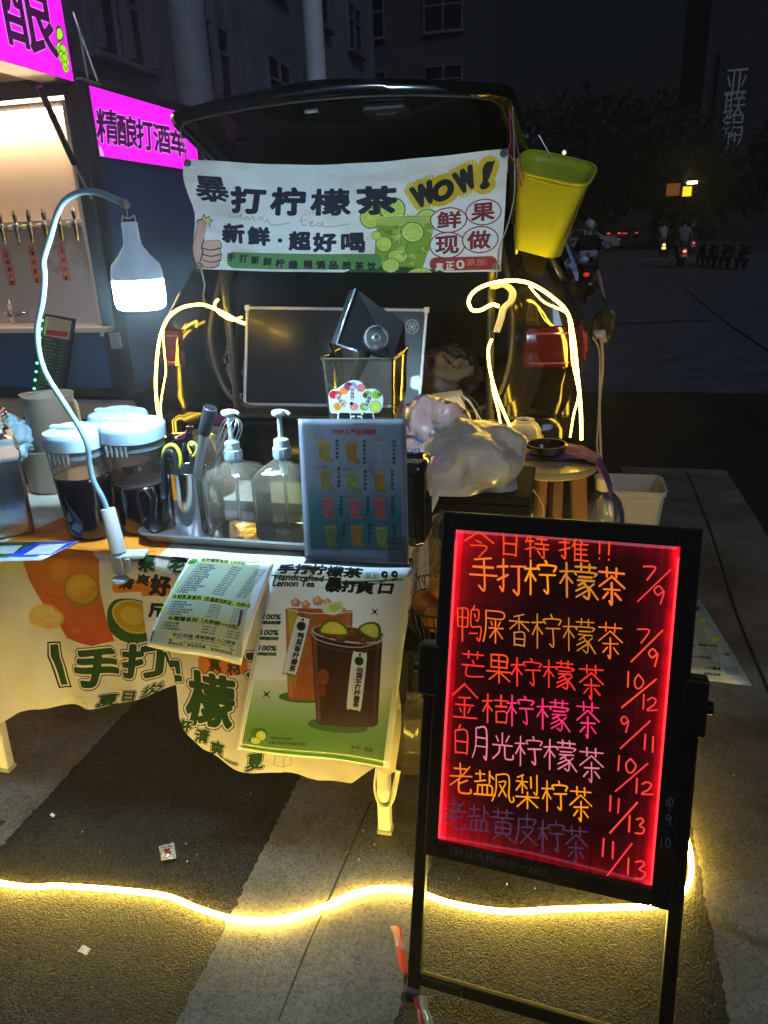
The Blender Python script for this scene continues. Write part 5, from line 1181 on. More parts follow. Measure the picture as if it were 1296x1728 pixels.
cv.poly([(985, 380), (1010, 352), (1060, 343), (1090, 365), (1088, 415), (1068, 432), (1030, 415)], (.22, .40, .04), sm=4); cv.poly([(998, 378), (1018, 358), (1056, 352), (1078, 372), (1074, 412), (1035, 405)], (.80, .80, .30), sm=4)
for k in range(6): cv.line([(1040, 392), (1005+k*13, 365-8*math.sin(k*.6))], 2, (.93, .90, .6), .8)
cv.line([(770, 395), (800, 430), (900, 455), (1000, 458), (1098, 430)], 5, (.78, .76, .72), .9, sm=4); cv.line([(780, 440), (860, 470), (980, 480), (1090, 455)], 2.5, (.55, .4, .36), .8, sm=4)
cv.ell(825, 600, 26, 38, (.62, .30, .06), .8); cv.ell(820, 665, 20, 26, (.5, .22, .05), .8)
def tagp(cx, cy, h, w, rot, s, x):
    P_ = []; c_, s_ = math.cos(rot), math.sin(rot)
    for px_, py_ in ((-w, -h+12), (-w*.5, -h-6), (w*.5, -h-6), (w, -h+12), (w, h-12), (w*.5, h+4), (-w*.5, h+4), (-w, h-12)): P_.append((cx+px_*c_-py_*s_, cy+px_*s_+py_*c_))
    cv.poly(P_, (.1, .12, .1), sm=3); cv.poly([lerp((cx, cy), p, .965) for p in P_], (.86, .88, .88), sm=3)
    def at(a, b): return (cx+a*c_-b*s_, cy+a*s_+b*c_)
    cv.ell(*at(0, -h+8), 6, 6, (.1, .1, .1)); g_ = at(0, -h+38); cv.ell(*g_, 21, 21, (.12, .35, .14)); cv.chars('赞', g_, g_, 26, (.02, .05, .02), bold=1)
    n = len(s)
    for k, ch in enumerate(s): p = at(8, -h+80+k*(2*h-105)/(n-1)); cv.chars(ch, p, p, 27, DK, bold=1.1, rot=rot)
    for k in range(10): p = at(-13, -h+72+k*(2*h-130)/10); cv.ell(p[0], p[1], 2.2, 2, (.3, .3, .3))
cv.line([(745, 330), (715, 300), (712, 288)], 1.5, (.1, .1, .1), sm=3); cv.line([(998, 490), (985, 465), (975, 440)], 1.5, (.1, .1, .1), sm=3)
tagp(704, 455, 128, 32, .24, '鸭屎香柠檬茶', 0); tagp(980, 615, 132, 35, .12, '招牌手打柠檬茶', 0)
for cx_, cy_, r in ((1062, 297, 24), (572, 670, 26)):
    P_ = []
    for k in range(8): a = k*math.pi/4+.12; rr = r if k % 2 == 0 else r*.22; P_.append((cx_+rr*math.cos(a+math.pi/4), cy_+rr*math.sin(a+math.pi/4)))
    cv.poly(P_, DK)
cv.ell(535, 850, 40, 26, (.22, .38, .05)); lime(cv, 545, 862, 24); lime(cv, 520, 886, 24, sq=.7); cv.poly([(478, 885), (500, 870), (498, 900)], (.1, .3, .05))
cv.text('不添加任何添加剂', (582, 878), (684, 888), (584, 864), (.06, .12, .04), bold=.4); cv.text('无糖/饮用最佳体验随饮健康', (580, 900), (742, 914), (582, 884), (.06, .12, .04), bold=.4)
cv.line([(572, 862), (568, 880), (574, 898)], 1.6, (.1, .2, .05)); cv.line([(748, 892), (752, 906), (746, 920)], 1.6, (.1, .2, .05))
cv.text('新鲜', (952, 930), (992, 934), (953, 912), (.05, .1, .04), bold=.8); cv.text('健康', (1012, 938), (1048, 942), (1013, 918), (.05, .1, .04), bold=.8); cv.line([(945, 915), (940, 926), (950, 938), (988, 942), (1002, 926), (992, 908), (955, 904), (945, 915)], 1.6, (.05, .1, .04)); cv.line([(1004, 932), (1012, 946), (1048, 950), (1058, 934), (1046, 918), (1014, 912), (1004, 932)], 1.6, (.05, .1, .04)); cv.line([(942, 944), (1052, 956)], 1.6, (.05, .1, .04))
cv.speckle(.006)
q = [Y(*pq[0], 1.462), Y(*pq[1], 1.462), Y(*pq[2], 1.418), Y(*pq[3], 1.405)]
t = thing('poster', 'laminated poster of two iced lemon tea cups taped to the table front', 'poster', q[3]); usheet(t, 'printed_sheet', q, IMG('poster print', cv, .32, coat=.5), bow=.006)

# ------------------------------------------------------------------ acrylic menu stand
sq = [(503, 707), (685, 707), (690, 955), (515, 944)]
q3 = Z(515, 948, TZ+.012); q2 = Z(690, 957, TZ+.012)
def onp(px, py):   # plane through the foot, leaning back a little
    n_ = np.cross(q2-q3, V(0, .22, 1)); return PL(px, py, q3, n_)
q = [onp(503, 707), onp(685, 707), onp(690, 952), onp(515, 944)]
cv = Canvas(900, 1240, sq, (.62, .66, .72), (500, 700, 6.48))
cv.poly([(20, 600), (1200, 600), (1230, 1500), (110, 1480)], lambda u, v: np.array((.62, .66, .72), np.float32)*(1-np.clip((v-.42)/.25, 0, 1)[..., None])+np.array((.20, .50, .52), np.float32)*np.clip((v-.42)/.25, 0, 1)[..., None])
cv.poly([(15, 40), (80, 40), (165, 1500), (100, 1480)], (.60, .64, .72)); cv.poly([(1120, 40), (1205, 40), (1235, 1600), (1170, 1600)], (.60, .64, .72)); cv.poly([(100, 1470), (1230, 1500), (1235, 1640), (105, 1610)], (.62, .66, .74))
cv.text('TOP人气必喝榜', (388, 215), (862, 220), (388, 155), (.80, .14, .14), bold=3.5)
drinks = [((300, 400), (.72, .60, .18), '金桔柠檬茶', '8元,10元'), ((600, 410), (.72, .52, .12), '百香果柠檬茶', '9元,11元'), ((925, 410), (.62, .68, .70), '白月光柠檬茶', '10元,12元'),
          ((320, 710), (.66, .60, .34), '暴打柠檬茶', '9元,12元'), ((610, 740), (.62, .66, .34), '咖啡柠檬茶', '10元,12元'), ((905, 740), (.76, .56, .14), '芒果柠檬茶', '10元,13元'),
          ((345, 1020), (.78, .42, .36), '荔枝柠檬茶', '10元,12元'), ((635, 1030), (.78, .40, .40), '红柚柠檬茶', '10元,12元'), ((910, 1030), (.82, .38, .32), '西瓜柠檬茶', '9元,11元'),
          ((375, 1330), (.60, .62, .30), '翡翠美人', '9元'), ((655, 1330), (.74, .54, .16), '鸭屎香柠茶', '7元,9元'), ((930, 1350), (.62, .66, .30), '青提柠檬茶', '9元,11元')]
for (x, y), c, s, pr in drinks:
    cv.poly([(x-68, y-90), (x+68, y-90), (x+48, y+112), (x-44, y+112)], c)
    for k in range(14): cv.ell(x+random.uniform(-45, 45), y+random.uniform(-80, 95), random.uniform(6, 20), random.uniform(8, 22), tuple(np.clip(np.array(c)*random.uniform(.7, 1.25), 0, 1)), .5)
    for k in range(4): cv.ell(x-45+k*30, y-98, 20, 16, tuple(np.clip(np.array(c)*1.12, 0, 1)))
    cv.ell(x+60, y+100, 34, 28, tuple(np.array(c)*.75)); cv.ell(x+60, y+100, 26, 20, c)
    for k, ch in enumerate(s): cv.chars(ch, (x+142, y-115+k*46), (x+142, y-115+k*46), 34, (.05, .06, .10), bold=1.4)
    cv.text(pr, (x-110, y-122), (x+15, y-118), (x-108, y-148), (.6, .15, .15), bold=.6)
cv.poly([(600, 97), (815, 97), (815, 103), (600, 104)], (.1, .1, .2)); cv.text('COMY·柠檬', (85, 94), (200, 94), (85, 80), (.1, .1, .2), bold=.4); cv.line([(150, 1592), (370, 1606)], 7, (.1, .1, .2))
cv.stains(.25, 8, 6); cv.speckle(.006)
t = thing('menu_stand', 'upright clear stand holding the TOP list of twelve drinks', 'menu stand', ((q3+q2)/2)-V(0, 0, .012))
usheet(t, 'printed_card', q, IMG('menu card print', cv, .35, coat=.25, base=.8), wob=0, th=.001)
ACR = clear('acrylic', haze=.02, refl=.6, rough=.03)
off_ = V(0, -.004, 0); G().quadbox([p+off_ for p in q], (0, -.002, 0)).obj('acrylic_front', ACR, t)
G().quadbox([p+V(0, .004, 0) for p in q], (0, .002, 0)).obj('acrylic_back', ACR, t)
c = (q3+q2)/2; dx = q2-q3; G().box(c+V(0, .012, -.005), (np.linalg.norm(dx)+.006, .075, .012), rotm(0, 0, math.degrees(math.atan2(dx[1], dx[0]))), bev=.003).obj('base', M('dark acrylic', (.03, .035, .045), .15, coat=.6), t)
G().sheet(lambda u, v: lerp(lerp(q[3], q[2], .82+.18*u), lerp(q[0], q[1], .82+.18*u), .0+.2*v)+V(0, -.0085, 0), 2, 2).obj('tape', clear('grey tape', haze=.55, hcol=(.10, .10, .11)), t)

# ------------------------------------------------------------------ little pay card lying at the left front corner
q = [Z(0, 915, TZ+.009), Z(133, 913, TZ+.009), Z(70, 945, TZ+.009), Z(-30, 948, TZ+.009)]; q[0] = Z(-60, 916, TZ+.009); q[3] = Z(-110, 950, TZ+.009)
cv = Canvas(700, 300, [(-60, 916), (133, 913), (70, 945), (-110, 950)], (.75, .80, .85)); 
cv.poly([(-60, 915.5), (62, 914.5), (12, 941), (-100, 943)], (.05, .38, .22)); cv.poly([(60, 914), (133, 913), (78, 940), (10, 940)], (.05, .30, .80)); cv.poly([(0, 921), (38, 920), (22, 934), (-18, 935)], (.80, .84, .85)); cv.poly([(68, 919), (112, 918), (86, 935), (40, 936)], (.80, .84, .85))
t = thing('payment_card', 'blue and green laminated payment card lying on the table corner by the steel box', 'card', q[3]); g = G(); g.add(q, [(0, 3, 2, 1)]); g.uv = [(0, 1), (1, 1), (1, 0), (0, 0)]; 
usheet(t, 'printed_sheet', q, IMG('pay card print', cv, .25, coat=.6), wob=0, th=.0012, nu=4, nv=4)

# ================================================================== GOODS ON THE TABLE
BT = TZ+.010
def at_table(px, py, z=BT): q = Z(px, py, z); return q[0], q[1]
TEAM = M('dark tea', (.008, .003, .005), .08, coat=.4); JUG = clear('jug plastic', haze=.07, hcol=(.62, .50, .45), rough=.08, refl=.7)
BLUW = M('blue white plastic', (.46, .66, .86), .35, coat=.2, sub=.1)
def jug(px, py, lid_py, liq_py, wpx, label, seed):
    x, y = at_table(px, py); y += .06; x = Y(px, py-80, y)[0]; m = MPP((x, y, 1.0)); R_ = wpx*m/2
    H_ = HZ(x, y-.05, lid_py+6)-BT; hl = HZ(x, y-R_*.9, liq_py)-BT
    t = thing('drink_jug', label, 'jug', (x, y, BT), 'lidded jugs of dark tea')
    ro = lambda h: R_*(.80+.20*min(1, h/H_))
    prof = [(ro(0)*.86, .0), (ro(0)*.97, .012), (ro(.03), .03)]+[(ro(H_*k/10), .03+(H_-.03)*k/10) for k in range(1, 11)]
    G().lathe((x, y, BT), prof, 48, sq=2.5).obj('body', JUG, t, auto=45)
    pr = [(r+.0006, h+.0004) for r, h in prof if h < hl]+[(ro(hl)+.0006, hl-.003), (ro(hl)-.002, hl)]
    G().lathe((x, y, BT), pr, 48, sq=2.5, capt=True).obj('liquid', TEAM, t, auto=50)
    G().lathe((x, y, BT), [(ro(hl)-.006, hl+.0006), (ro(hl)-.003, hl+.0012)], 48, sq=2.5, capb=True).obj('froth_line', M('tea rim', (.12, .06, .05), .3), t)
    lp = [(ro(H_)*1.0, H_-.030), (ro(H_)*1.02, H_-.03), (ro(H_)*1.04, H_-.002), (ro(H_)*1.04, H_+.004), (ro(H_)*.98, H_+.012), (ro(H_)*.60, H_+.022), (ro(H_)*.56, H_+.017), (.01, H_+.016)]
    l_ = G().lathe((x, y, BT), lp, 48, sq=2.5, capb=False).obj('lid', BLUW, t, auto=35)
    G().box((x-.2*R_, y-R_*.2, BT+H_+.021), (R_*1.1, R_*.30, .012), bev=.004).obj('lid_tab', BLUW, l_)
    G().lathe((x, y, BT), [(ro(H_)*.965, H_-.052), (ro(H_)*.965, H_-.026)], 48, sq=2.5, capb=False).obj('inner_collar', clear('blue collar', haze=.6, hcol=(.45, .60, .72)), l_, auto=40)
    for k in range(5): G().box((x-R_*.45+k*R_*.18, y-R_*.99, BT+H_-.047), (R_*.07, .003, .028), bev=.001).obj('spout_slot', M('slot grey', (.25, .26, .28), .5), l_)
    return t
jug(146, 913, 735, 812, 96, 'left lidded jug of dark tea, right beside the steel box', 1)
jug(240, 905, 722, 824, 98, 'right lidded jug of dark tea, directly behind the lamp clamp', 2)
jug(212, 862, 704, 790, 88, 'rear lidded jug showing only its pale lid between the two front jugs', 3)
# steel box with clear lid
SST = M('brushed steel', (.5, .5, .52), .30, 1, var=.15, vscale=18)
x, y = at_table(28, 917); y += .085; x = Y(22, 850, y)[0]; m = MPP((x, y, .9)); Wd = 150*m; Hh = HZ(x, y-.08, 783)-BT
t = thing('steel_box', 'square brushed steel food container with a fogged clear lid at the left table end', 'container', (x, y, BT))
xo = Y(2, 850, y)[0]; hs = .070; x = xo
def rbox(levels):
    R2_ = []
    for k, h in levels:
        ring = rr(-hs*k, hs*k, -hs*k, hs*k, .016, 0, 6); ca, sa = math.cos(.72), math.sin(.72); R2_.append([(xo+p[0]*ca-p[1]*sa, y+p[0]*sa+p[1]*ca, BT+h) for p in ring])
    g = G(); n_ = len(R2_); g.add([p for r_ in R2_ for p in r_], grid_faces(n_, 28, False, True)+[tuple(range(28))[::-1], tuple(range((n_-1)*28, n_*28))]); return g
def rr(x0, x1, y0, y1, r, z, n=8):
    P_ = []
    for cx_, cy_, a0 in ((x1-r, y1-r, 0), (x0+r, y1-r, 90), (x0+r, y0+r, 180), (x1-r, y0+r, 270)):
        for k in range(n+1): a = math.radians(a0+90*k/n); P_.append((cx_+r*math.cos(a), cy_+r*math.sin(a), z))
    return P_
rbox([(.94, 0), (.97, .006), (1.0, Hh*.5), (1.0, Hh)]).obj('body', SST, t, auto=40)
rbox([(1.03, Hh-.008), (1.05, Hh-.004), (1.05, Hh+.016), (1.0, Hh+.022), (.94, Hh+.05), (.5, Hh+.056)]).obj('lid', clear('foggy plastic', haze=.35, hcol=(.72, .70, .66), rough=.2, bump=.4, bscale=20), t, auto=45)
bag('plastic_bag', 'crumpled clear bag lying on the steel container lid', (x-.01, y-.02, BT+Hh+.085), (.085, .07, .05), 21, PB, flat_=BT+Hh+.055, rid=.3, amp=.4)
x2 = Y(18, 745, 1.85)[0]; bag('plastic_bag', 'light blue crumpled bag behind the steel container at the left edge', (x2, 1.86, HZ(x2, 1.86, 740)), (.075, .07, .075), 27, M('pale blue film', (.42, .58, .66), .35, bump=.5, bscale=20), flat_=BT, rid=.3, amp=.4)
# measuring jugs stacked behind
BEIP = clear('frosted beige plastic', haze=.66, hcol=(.78, .62, .46), rough=.35)
def mjug(cx, yy, zb, topy, wt, wb, label):
    x = Y(cx, topy+40, yy)[0]; m = MPP((x, yy, 1.0)); Hj = HZ(x, yy, topy)-zb
    t = thing('measuring_jug', label, 'jug', (x, yy, zb)); g = G().lathe((x, yy, zb), [(wb*m/2*.97, 0), (wb*m/2, .006), (wt*m/2, Hj), (wt*m/2+.003, Hj+.002)], 40); v = g.v
    for i, p in enumerate(v):
        if p[2] > zb+Hj*.8: 
            a = math.atan2(p[1]-yy, p[0]-x); k = max(0, math.cos(a-math.pi))**6*(p[2]-zb-Hj*.8)/(Hj*.2)*.02; v[i] = (p[0]-k, p[1], p[2])
    o = g.obj('body', BEIP, t, auto=60); solid(o, .002)
    G().tube(smoothpath([(x+wt*m/2*.98, yy, zb+Hj*.9), (x+wt*m/2+.022, yy, zb+Hj*.88), (x+wt*m/2+.024, yy, zb+Hj*.35), (x+wb*m/2+.002, yy, zb+Hj*.22)], 6), .005, 8).obj('handle', BEIP, t, True)
    G().tube([(x+(wt*m/2+.002)*math.cos(a*math.pi/20), yy+(wt*m/2+.002)*math.sin(a*math.pi/20), zb+Hj) for a in range(40)], .0018, 6, closed=True).obj('rim', BEIP, t, True)
    return t, x, Hj
_, x_, hj = mjug(92, 1.93, BT, 752, 98, 88, 'lower frosted measuring jug at the back of the table'); 
mjug(88, 1.93, BT+hj*.80, 666, 78, 70, 'upper frosted measuring jug, stacked on the lower one')
# tray
TRM = M('tray steel', (.6, .6, .61), .3, .9, bump=.05, bscale=6)
A_, B_, C_, D_ = Z(246, 900, TZ+.03), Z(300, 868, TZ+.03), Z(525, 872, TZ+.03), Z(520, 930, TZ+.03)
x0, x1, y0, y1 = -1.06, -.545, 1.535, 1.80
t = thing('steel_tray', 'shallow polished steel tray holding cup and syrup bottles', 'tray', ((x0+x1)/2, (y0+y1)/2, TZ+.008))
def rr(x0, x1, y0, y1, r, z, n=8):
    P_ = []
    for cx_, cy_, a0 in ((x1-r, y1-r, 0), (x0+r, y1-r, 90), (x0+r, y0+r, 180), (x1-r, y0+r, 270)):
        for k in range(n+1): a = math.radians(a0+90*k/n); P_.append((cx_+r*math.cos(a), cy_+r*math.sin(a), z))
    return P_
z0_ = TZ+.009
rings = [rr(x0-.006, x1+.006, y0-.006, y1+.006, .05, z0_+.024), rr(x0-.008, x1+.008, y0-.008, y1+.008, .052, z0_+.027), rr(x0, x1, y0, y1, .045, z0_+.029), rr(x0+.010, x1-.010, y0+.010, y1-.010, .04, z0_+.004), rr(x0+.02, x1-.02, y0+.02, y1-.02, .03, z0_+.0015)]
g = G(); g.add([p for r_ in rings for p in r_], grid_faces(5, 36, False, True)+[tuple(range(4*36, 5*36))]); o = g.obj('pan', TRM, t, auto=40); solid(o, .0012)
TB = z0_+.003
# steel cup
x, y = at_table(322, 905, TB); y += .035; x = Y(322, 850, y)[0]; m = MPP((x, y, .85)); Rc = 33*m; Hc = HZ(x, y-Rc, 802)-TB
MIR = M('mirror steel', (.6, .6, .62), .10, 1)
t = thing('steel_cup', 'tall polished steel cup holding tongs, muddler and whisk', 'cup', (x, y, TB)); CUPX = (x, y, Hc, Rc)
g = G().lathe((x, y, TB), [(Rc*.93, 0), (Rc*.95, .004), (Rc*.95, Hc*.22), (Rc*.98, Hc*.24), (Rc, Hc), (Rc+.0015, Hc+.002)], 40); o = g.obj('body', MIR, t, auto=40); solid(o, .0012)
def py2(px, py, yy): return Y(px, py, yy)
t = thing('muddler', 'steel bar muddler with a ridged black head standing in the steel cup', 'muddler', V(x, y, TB+.02))
a, b = V(x-.01, y, TB+.03), py2(355, 690, y+.01); c1 = lerp(a, b, .72); c1 = py2(344, 733, y+.008)
G().tube([a, c1], .0115, 20).obj('handle', M('steel'), t, auto=40); d_ = (b-c1)/np.linalg.norm(b-c1)
hd = G().tube([c1, c1+d_*.008, b, b+d_*.002], [.013, .0165, .0185, .0165], 24).obj('head', M('black nylon', (.02, .02, .025), .5), t, auto=40)
ex = np.cross(d_, V(0, 1, 0)); ex /= np.linalg.norm(ex); ey = np.cross(d_, ex)
for i in range(-2, 3):
    for j in range(-2, 3):
        if i*i+j*j < 6: G().box(b+ex*i*.006+ey*j*.006+d_*.004, (.0035, .0035, .006)).obj('tooth', M('black nylon'), hd)
t = thing('whisk', 'wire balloon whisk with its head up behind the first syrup pump', 'whisk', V(x+.01, y+.01, TB+.02))
a, b = V(x+.012, y+.012, TB+.04), py2(372, 765, y+.03); tp = py2(398, 706, y+.03); ctr = py2(392, 728, y+.03); d_ = (tp-b)/np.linalg.norm(tp-b)
G().tube([a, b], .006, 12).obj('handle', M('steel'), t, auto=40)
ex = np.cross(d_, V(0, 1, 0)); ex /= np.linalg.norm(ex); ey = np.cross(d_, ex); L = np.linalg.norm(tp-b)
for k in range(6):
    an = math.pi*k/6; e = ex*math.cos(an)+ey*math.sin(an); P_ = [b+d_*L*(.5-.5*math.cos(math.pi*s/16))*1.0+e*.030*math.sin(math.pi*s/16)**.8*(.5+.5*s/16)*1.2 for s in range(17)]+[b+d_*L*(.5-.5*math.cos(math.pi*s/16))-e*.030*math.sin(math.pi*s/16)**.8*(.5+.5*s/16)*1.2 for s in range(15, -1, -1)]
    G().tube(P_, .0011, 6).obj('wire', M('steel'), t, True)
t = thing('peeler_tongs', 'yellow and black looped squeezer handle in the steel cup, left side', 'utensil', V(x-.02, y, TB+.02))
yb1 = y-.005
P_ = [py2(px, py, yb1) for px, py in ((276, 802), (276, 768), (282, 754), (294, 752), (303, 766), (305, 784), (298, 800), (300, 830))]
G().tube(smoothpath(P_, 6), [.0055]*43, 8, flat=1).obj('loop', M('yellow grip', (.70, .62, .05), .4), t, True)
P_ = [py2(px, py, yb1-.008) for px, py in ((276, 840), (277, 775), (286, 762), (293, 770), (300, 803), (308, 850))]
G().tube(smoothpath(P_, 6), .0075, 8).obj('grip', M('black nylon'), t, True)
t = thing('knife_handle', 'small bladed tool with a yellow ring handle between the loop and the muddler', 'utensil', V(x, y+.01, TB+.02))
P_ = [py2(px, py, y+.02) for px, py in ((322, 765), (318, 755), (320, 748), (327, 747), (332, 755), (330, 765), (325, 770))]
G().tube(smoothpath(P_, 5), .0035, 8).obj('ring', M('yellow grip'), t, True); G().tube([py2(322, 768, y+.02), V(x, y+.01, TB+.03)], .006, 8).obj('shank', M('black nylon'), t)
t = thing('scissors', 'dark scissors leaning against the outside of the steel cup', 'scissors', V(x-.045, y-.0, TB)); P_ = [py2(px, py, y-.01) for px, py in ((278, 775), (276, 880))]
G().tube([P_[0], lerp(*P_, .5), P_[1]], [.008, .006, .004], 8).obj('blade', M('strut black'), t); G().tube([P_[0]+V(.008, .004, 0), lerp(*P_, .5)+V(.006, .004, 0), P_[1]+V(.004, .004, 0)], [.006, .005, .003], 8).obj('blade', M('strut black'), t)
# syrup bottles
BTL = clear('bottle plastic', haze=.24, hcol=(.85, .72, .55), rough=.1, refl=1, bump=.25, bscale=26)
SYR = clear('pale syrup', tint=(.88, .84, .62), haze=.22, hcol=(.80, .72, .42), rough=.05)
def pumpb(cxb, pyb, cxp, capy, heady, wpx, label, full):
    x, y = at_table(cxb, pyb, TB); y += .05; x = Y(cxb, pyb-60, y)[0]; m = MPP((x, y, .85)); Wb = wpx*m/2; Hs = HZ(x, y, 800)-TB; Hn = HZ(x, y, capy+26)-TB; Hc_ = HZ(x, y, capy)-TB; Hp = HZ(x, y, heady+12)-TB
    t = thing('syrup_bottle', label, 'bottle', (x, y, TB), 'pump bottles of syrup')
    G().lathe((x, y, TB), [(Wb*.93, 0), (Wb, .008), (Wb, Hs), (Wb*.8, Hs+.018), (Wb*.42, Hn-.012), (.017, Hn-.004), (.017, Hn)], 48, sq=6).obj('body', BTL, t, auto=45)
    if full: 
        G().lathe((x, y, TB), [(Wb*.92, .004), (Wb*.965, .01), (Wb*.965, Hs*full)], 48, sq=6, capt=True).obj('syrup', SYR, t, auto=45)
    W_ = M('pump white', (.66, .82, .90), .35, coat=.1)
    px_ = x
    cp = G().lathe((x, y, TB), [(.021, Hn-.004), (.023, Hn), (.023, Hn+.024), (.020, Hn+.026), (.019, Hc_+.004), (.012, Hc_+.008), (.006, Hc_+.010)], 32, capt=True).obj('cap', W_, t, auto=40)
    for k in range(24): a = k*math.pi/12; G().box((x+.0232*math.cos(a), y+.0232*math.sin(a), TB+Hn+.012), (.0016, .0016, .018)).obj('grip_ridge', W_, cp) if k % 2 == 0 else None
    st = G().tube([(x, y, TB+Hc_), (x, y, TB+Hp)], .0065, 12).obj('pump_stem', W_, t, auto=40)
    hd = G().lathe((x, y, TB+Hp), [(.008, -.004), (.017, 0), (.019, .006), (.017, .011), (.01, .013)], 28, capt=True).obj('pump_head', W_, t, auto=40)
    G().tube([(x, y, TB+Hp+.006), (x+.022, y, TB+Hp+.008), (x+.030, y-.004, TB+Hp+.003)], [.006, .0045, .004], 8).obj('spout', W_, hd, True)
    G().tube([(x, y, TB+Hn+.01), (x, y, TB+Hn-.045)], .010, 14).obj('pump_barrel', W_, t, auto=40); G().tube([(x, y, TB+Hn-.045), (x, y, TB+.02)], .005, 10).obj('dip_tube', clear('dip tube', haze=.6, hcol=(.75, .75, .72)), t, auto=40)
    return t
pumpb(402, 905, 393, 748, 688, 92, 'left syrup bottle with white pump, nearly empty, beside the whisk', 0)
pumpb(484, 912, 478, 744, 688, 92, 'right syrup bottle with white pump, two thirds full of pale syrup', .82)
# glass jar glinting behind the cup
t = thing('glass_jar', 'patterned clear glass behind the steel cup', 'jar', (-.99, 1.95, BT)); xg = Y(362, 790, 1.95)[0]; hg = HZ(xg, 1.95, 728)-BT
t.location = Vector((xg, 1.95, BT)); OFF[t.name] = V(xg, 1.95, BT)
G().lathe((xg, 1.95, BT), [(.045, 0), (.05, .01), (.05, hg)], 24, sq=2.6).obj('body', clear('cut glass', haze=.2, hcol=(.7, .5, .3), rough=.1, bump=1, bscale=60), t, auto=40)
G().tube([(xg+.05*math.cos(a*.2618), 1.95+.05*math.sin(a*.2618), BT+hg) for a in range(24)], .002, 6, closed=True).obj('rim', clear('cut glass'), t, True)
# black appliance behind the utensils (kettle)
xk = Y(322, 770, 2.0)[0]
t = thing('black_kettle', 'glossy black bowl shaped pot behind the utensils', 'pot', (xk, 2.02, BT)); hk = HZ(xk, 2.02, 735)-BT
G().lathe((xk, 2.02, BT), [(.06, 0), (.085, .02), (.095, hk*.5), (.085, hk*.85), (.07, hk)], 36, capt=True).obj('body', M('glossy black', (.008, .008, .01), .08, coat=1), t, auto=40)
G().lathe((xk, 2.02, BT+hk), [(.072, -.004), (.07, .004), (.02, .012), (.012, .02), (.012, .03), (.0, .031)], 30).obj('lid', M('glossy black'), t, auto=40)

# ------------------------------------------------------------------ acrylic bin with sticker and black squeezer
yb0 = 1.78
f0, f1, s1_ = Y(541, 605, yb0), Y(662, 600, yb0), Y(684, 589, yb0+.13)
zt_ = f0[2]; Wt = f1[0]-f0[0]; xb = (f0[0]+f1[0])/2; Ht = zt_-BT
t = thing('acrylic_bin', 'clear square tub with a fruit drink sticker standing behind the menu stand', 'tub', (xb, yb0+Wt/2, BT))
rings = []
for k, h in ((.80, 0), (.80, .006), (1.0, Ht), (1.03, Ht), (1.03, Ht-.006)):
    rings.append([(xb+p[0]*k, yb0+Wt/2+p[1]*k, BT+h) for p in rr(-Wt/2, Wt/2, -Wt/2, Wt/2, .012, 0, 4)])
g = G(); g.add([p for r_ in rings for p in r_], grid_faces(5, 20, False, True)+[tuple(range(20))[::-1]]); o = g.obj('body', clear('tub plastic', haze=.08, hcol=(.75, .65, .45), rough=.08, refl=1.3), t, auto=40)
solid(o, .002)
G().tube([V(*p) for p in rings[2]], .0022, 6, closed=True).obj('rim', clear('rim plastic', haze=.5, hcol=(.8, .75, .65)), t, True)
zs = (400, 470, 3.528)
P_ = [(545, 690), (565, 662), (600, 652), (640, 625), (690, 605), (745, 618), (765, 655), (820, 655), (865, 690), (868, 750), (845, 795), (800, 800), (820, 840), (810, 870), (610, 870), (600, 805), (558, 798), (548, 745)]
sx0, sx1, sy0, sy1 = 540, 880, 600, 880
fz = lambda px, py: 0
cn = [pj(p) for p in (lambda a: a)([Y(zs[0]+x/zs[2], zs[1]+y_/zs[2], yb0-.003) for x, y_ in ((sx0, sy0), (sx1, sy0), (sx1, sy1), (sx0, sy1))])]
cv = Canvas(560, 460, cn, (1, 1, 1), zs); cv.a[..., 3] = 0
cv.poly(P_, (.88, .88, .86), sm=3)
for (x, y_, c) in ((600, 690, (.85, .35, .25)), (640, 665, (.9, .55, .2)), (600, 760, (.88, .55, .15)), (575, 690, (.75, .1, .15)), (630, 740, (.9, .6, .3)), (690, 640, (.55, .5, .7)), (700, 760, (.9, .55, .5)), (740, 650, (.85, .45, .45)), (780, 690, (.45, .65, .15)), (830, 690, (.55, .72, .2)), (760, 760, (.5, .68, .15)), (665, 640, (.6, .2, .4))):
    cv.ell(x, y_, 26, 24, c)
    for k in range(5): cv.ell(x+random.uniform(-16, 16), y_+random.uniform(-14, 14), 5, 4, tuple(np.clip(np.array(c)*random.uniform(.6, 1.4), 0, 1)))
lime(cv, 825, 760, 34); cv.ell(765, 692, 14, 14, (.35, .25, .15)); cv.ell(850, 690, 12, 12, (.3, .4, .1)); cv.ell(685, 742, 11, 11, (.1, .1, .2)); cv.ell(668, 628, 9, 9, (.1, .1, .25))
def lozenge(x0, y0_, x1, y1_, w, s):
    cv.line([(x0, y0_), (x1, y1_)], w+7, (.9, .9, .88)); cv.line([(x0, y0_), (x1, y1_)], w, (.12, .10, .10))
    for k, ch in enumerate(s): p = lerp((x0, y0_), (x1, y1_), k/(len(s)-1)); cv.chars(ch, p, p, w*.8, (.85, .8, .8), bold=.6)
lozenge(600, 700, 640, 755, 20, '多肉葡萄'); lozenge(688, 650, 690, 715, 20, '杨枝甘露'); lozenge(795, 700, 768, 760, 20, '手打柠檬')
cv.text('霸王桶', (612, 862), (808, 866), (612, 798), (.08, .14, .10), bold=5, outs=[(5, (.9, .9, .88))])
cs = [Y(zs[0]+x/zs[2], zs[1]+y_/zs[2], yb0-.003) for x, y_ in ((sx0, sy0), (sx1, sy0), (sx1, sy1), (sx0, sy1))]
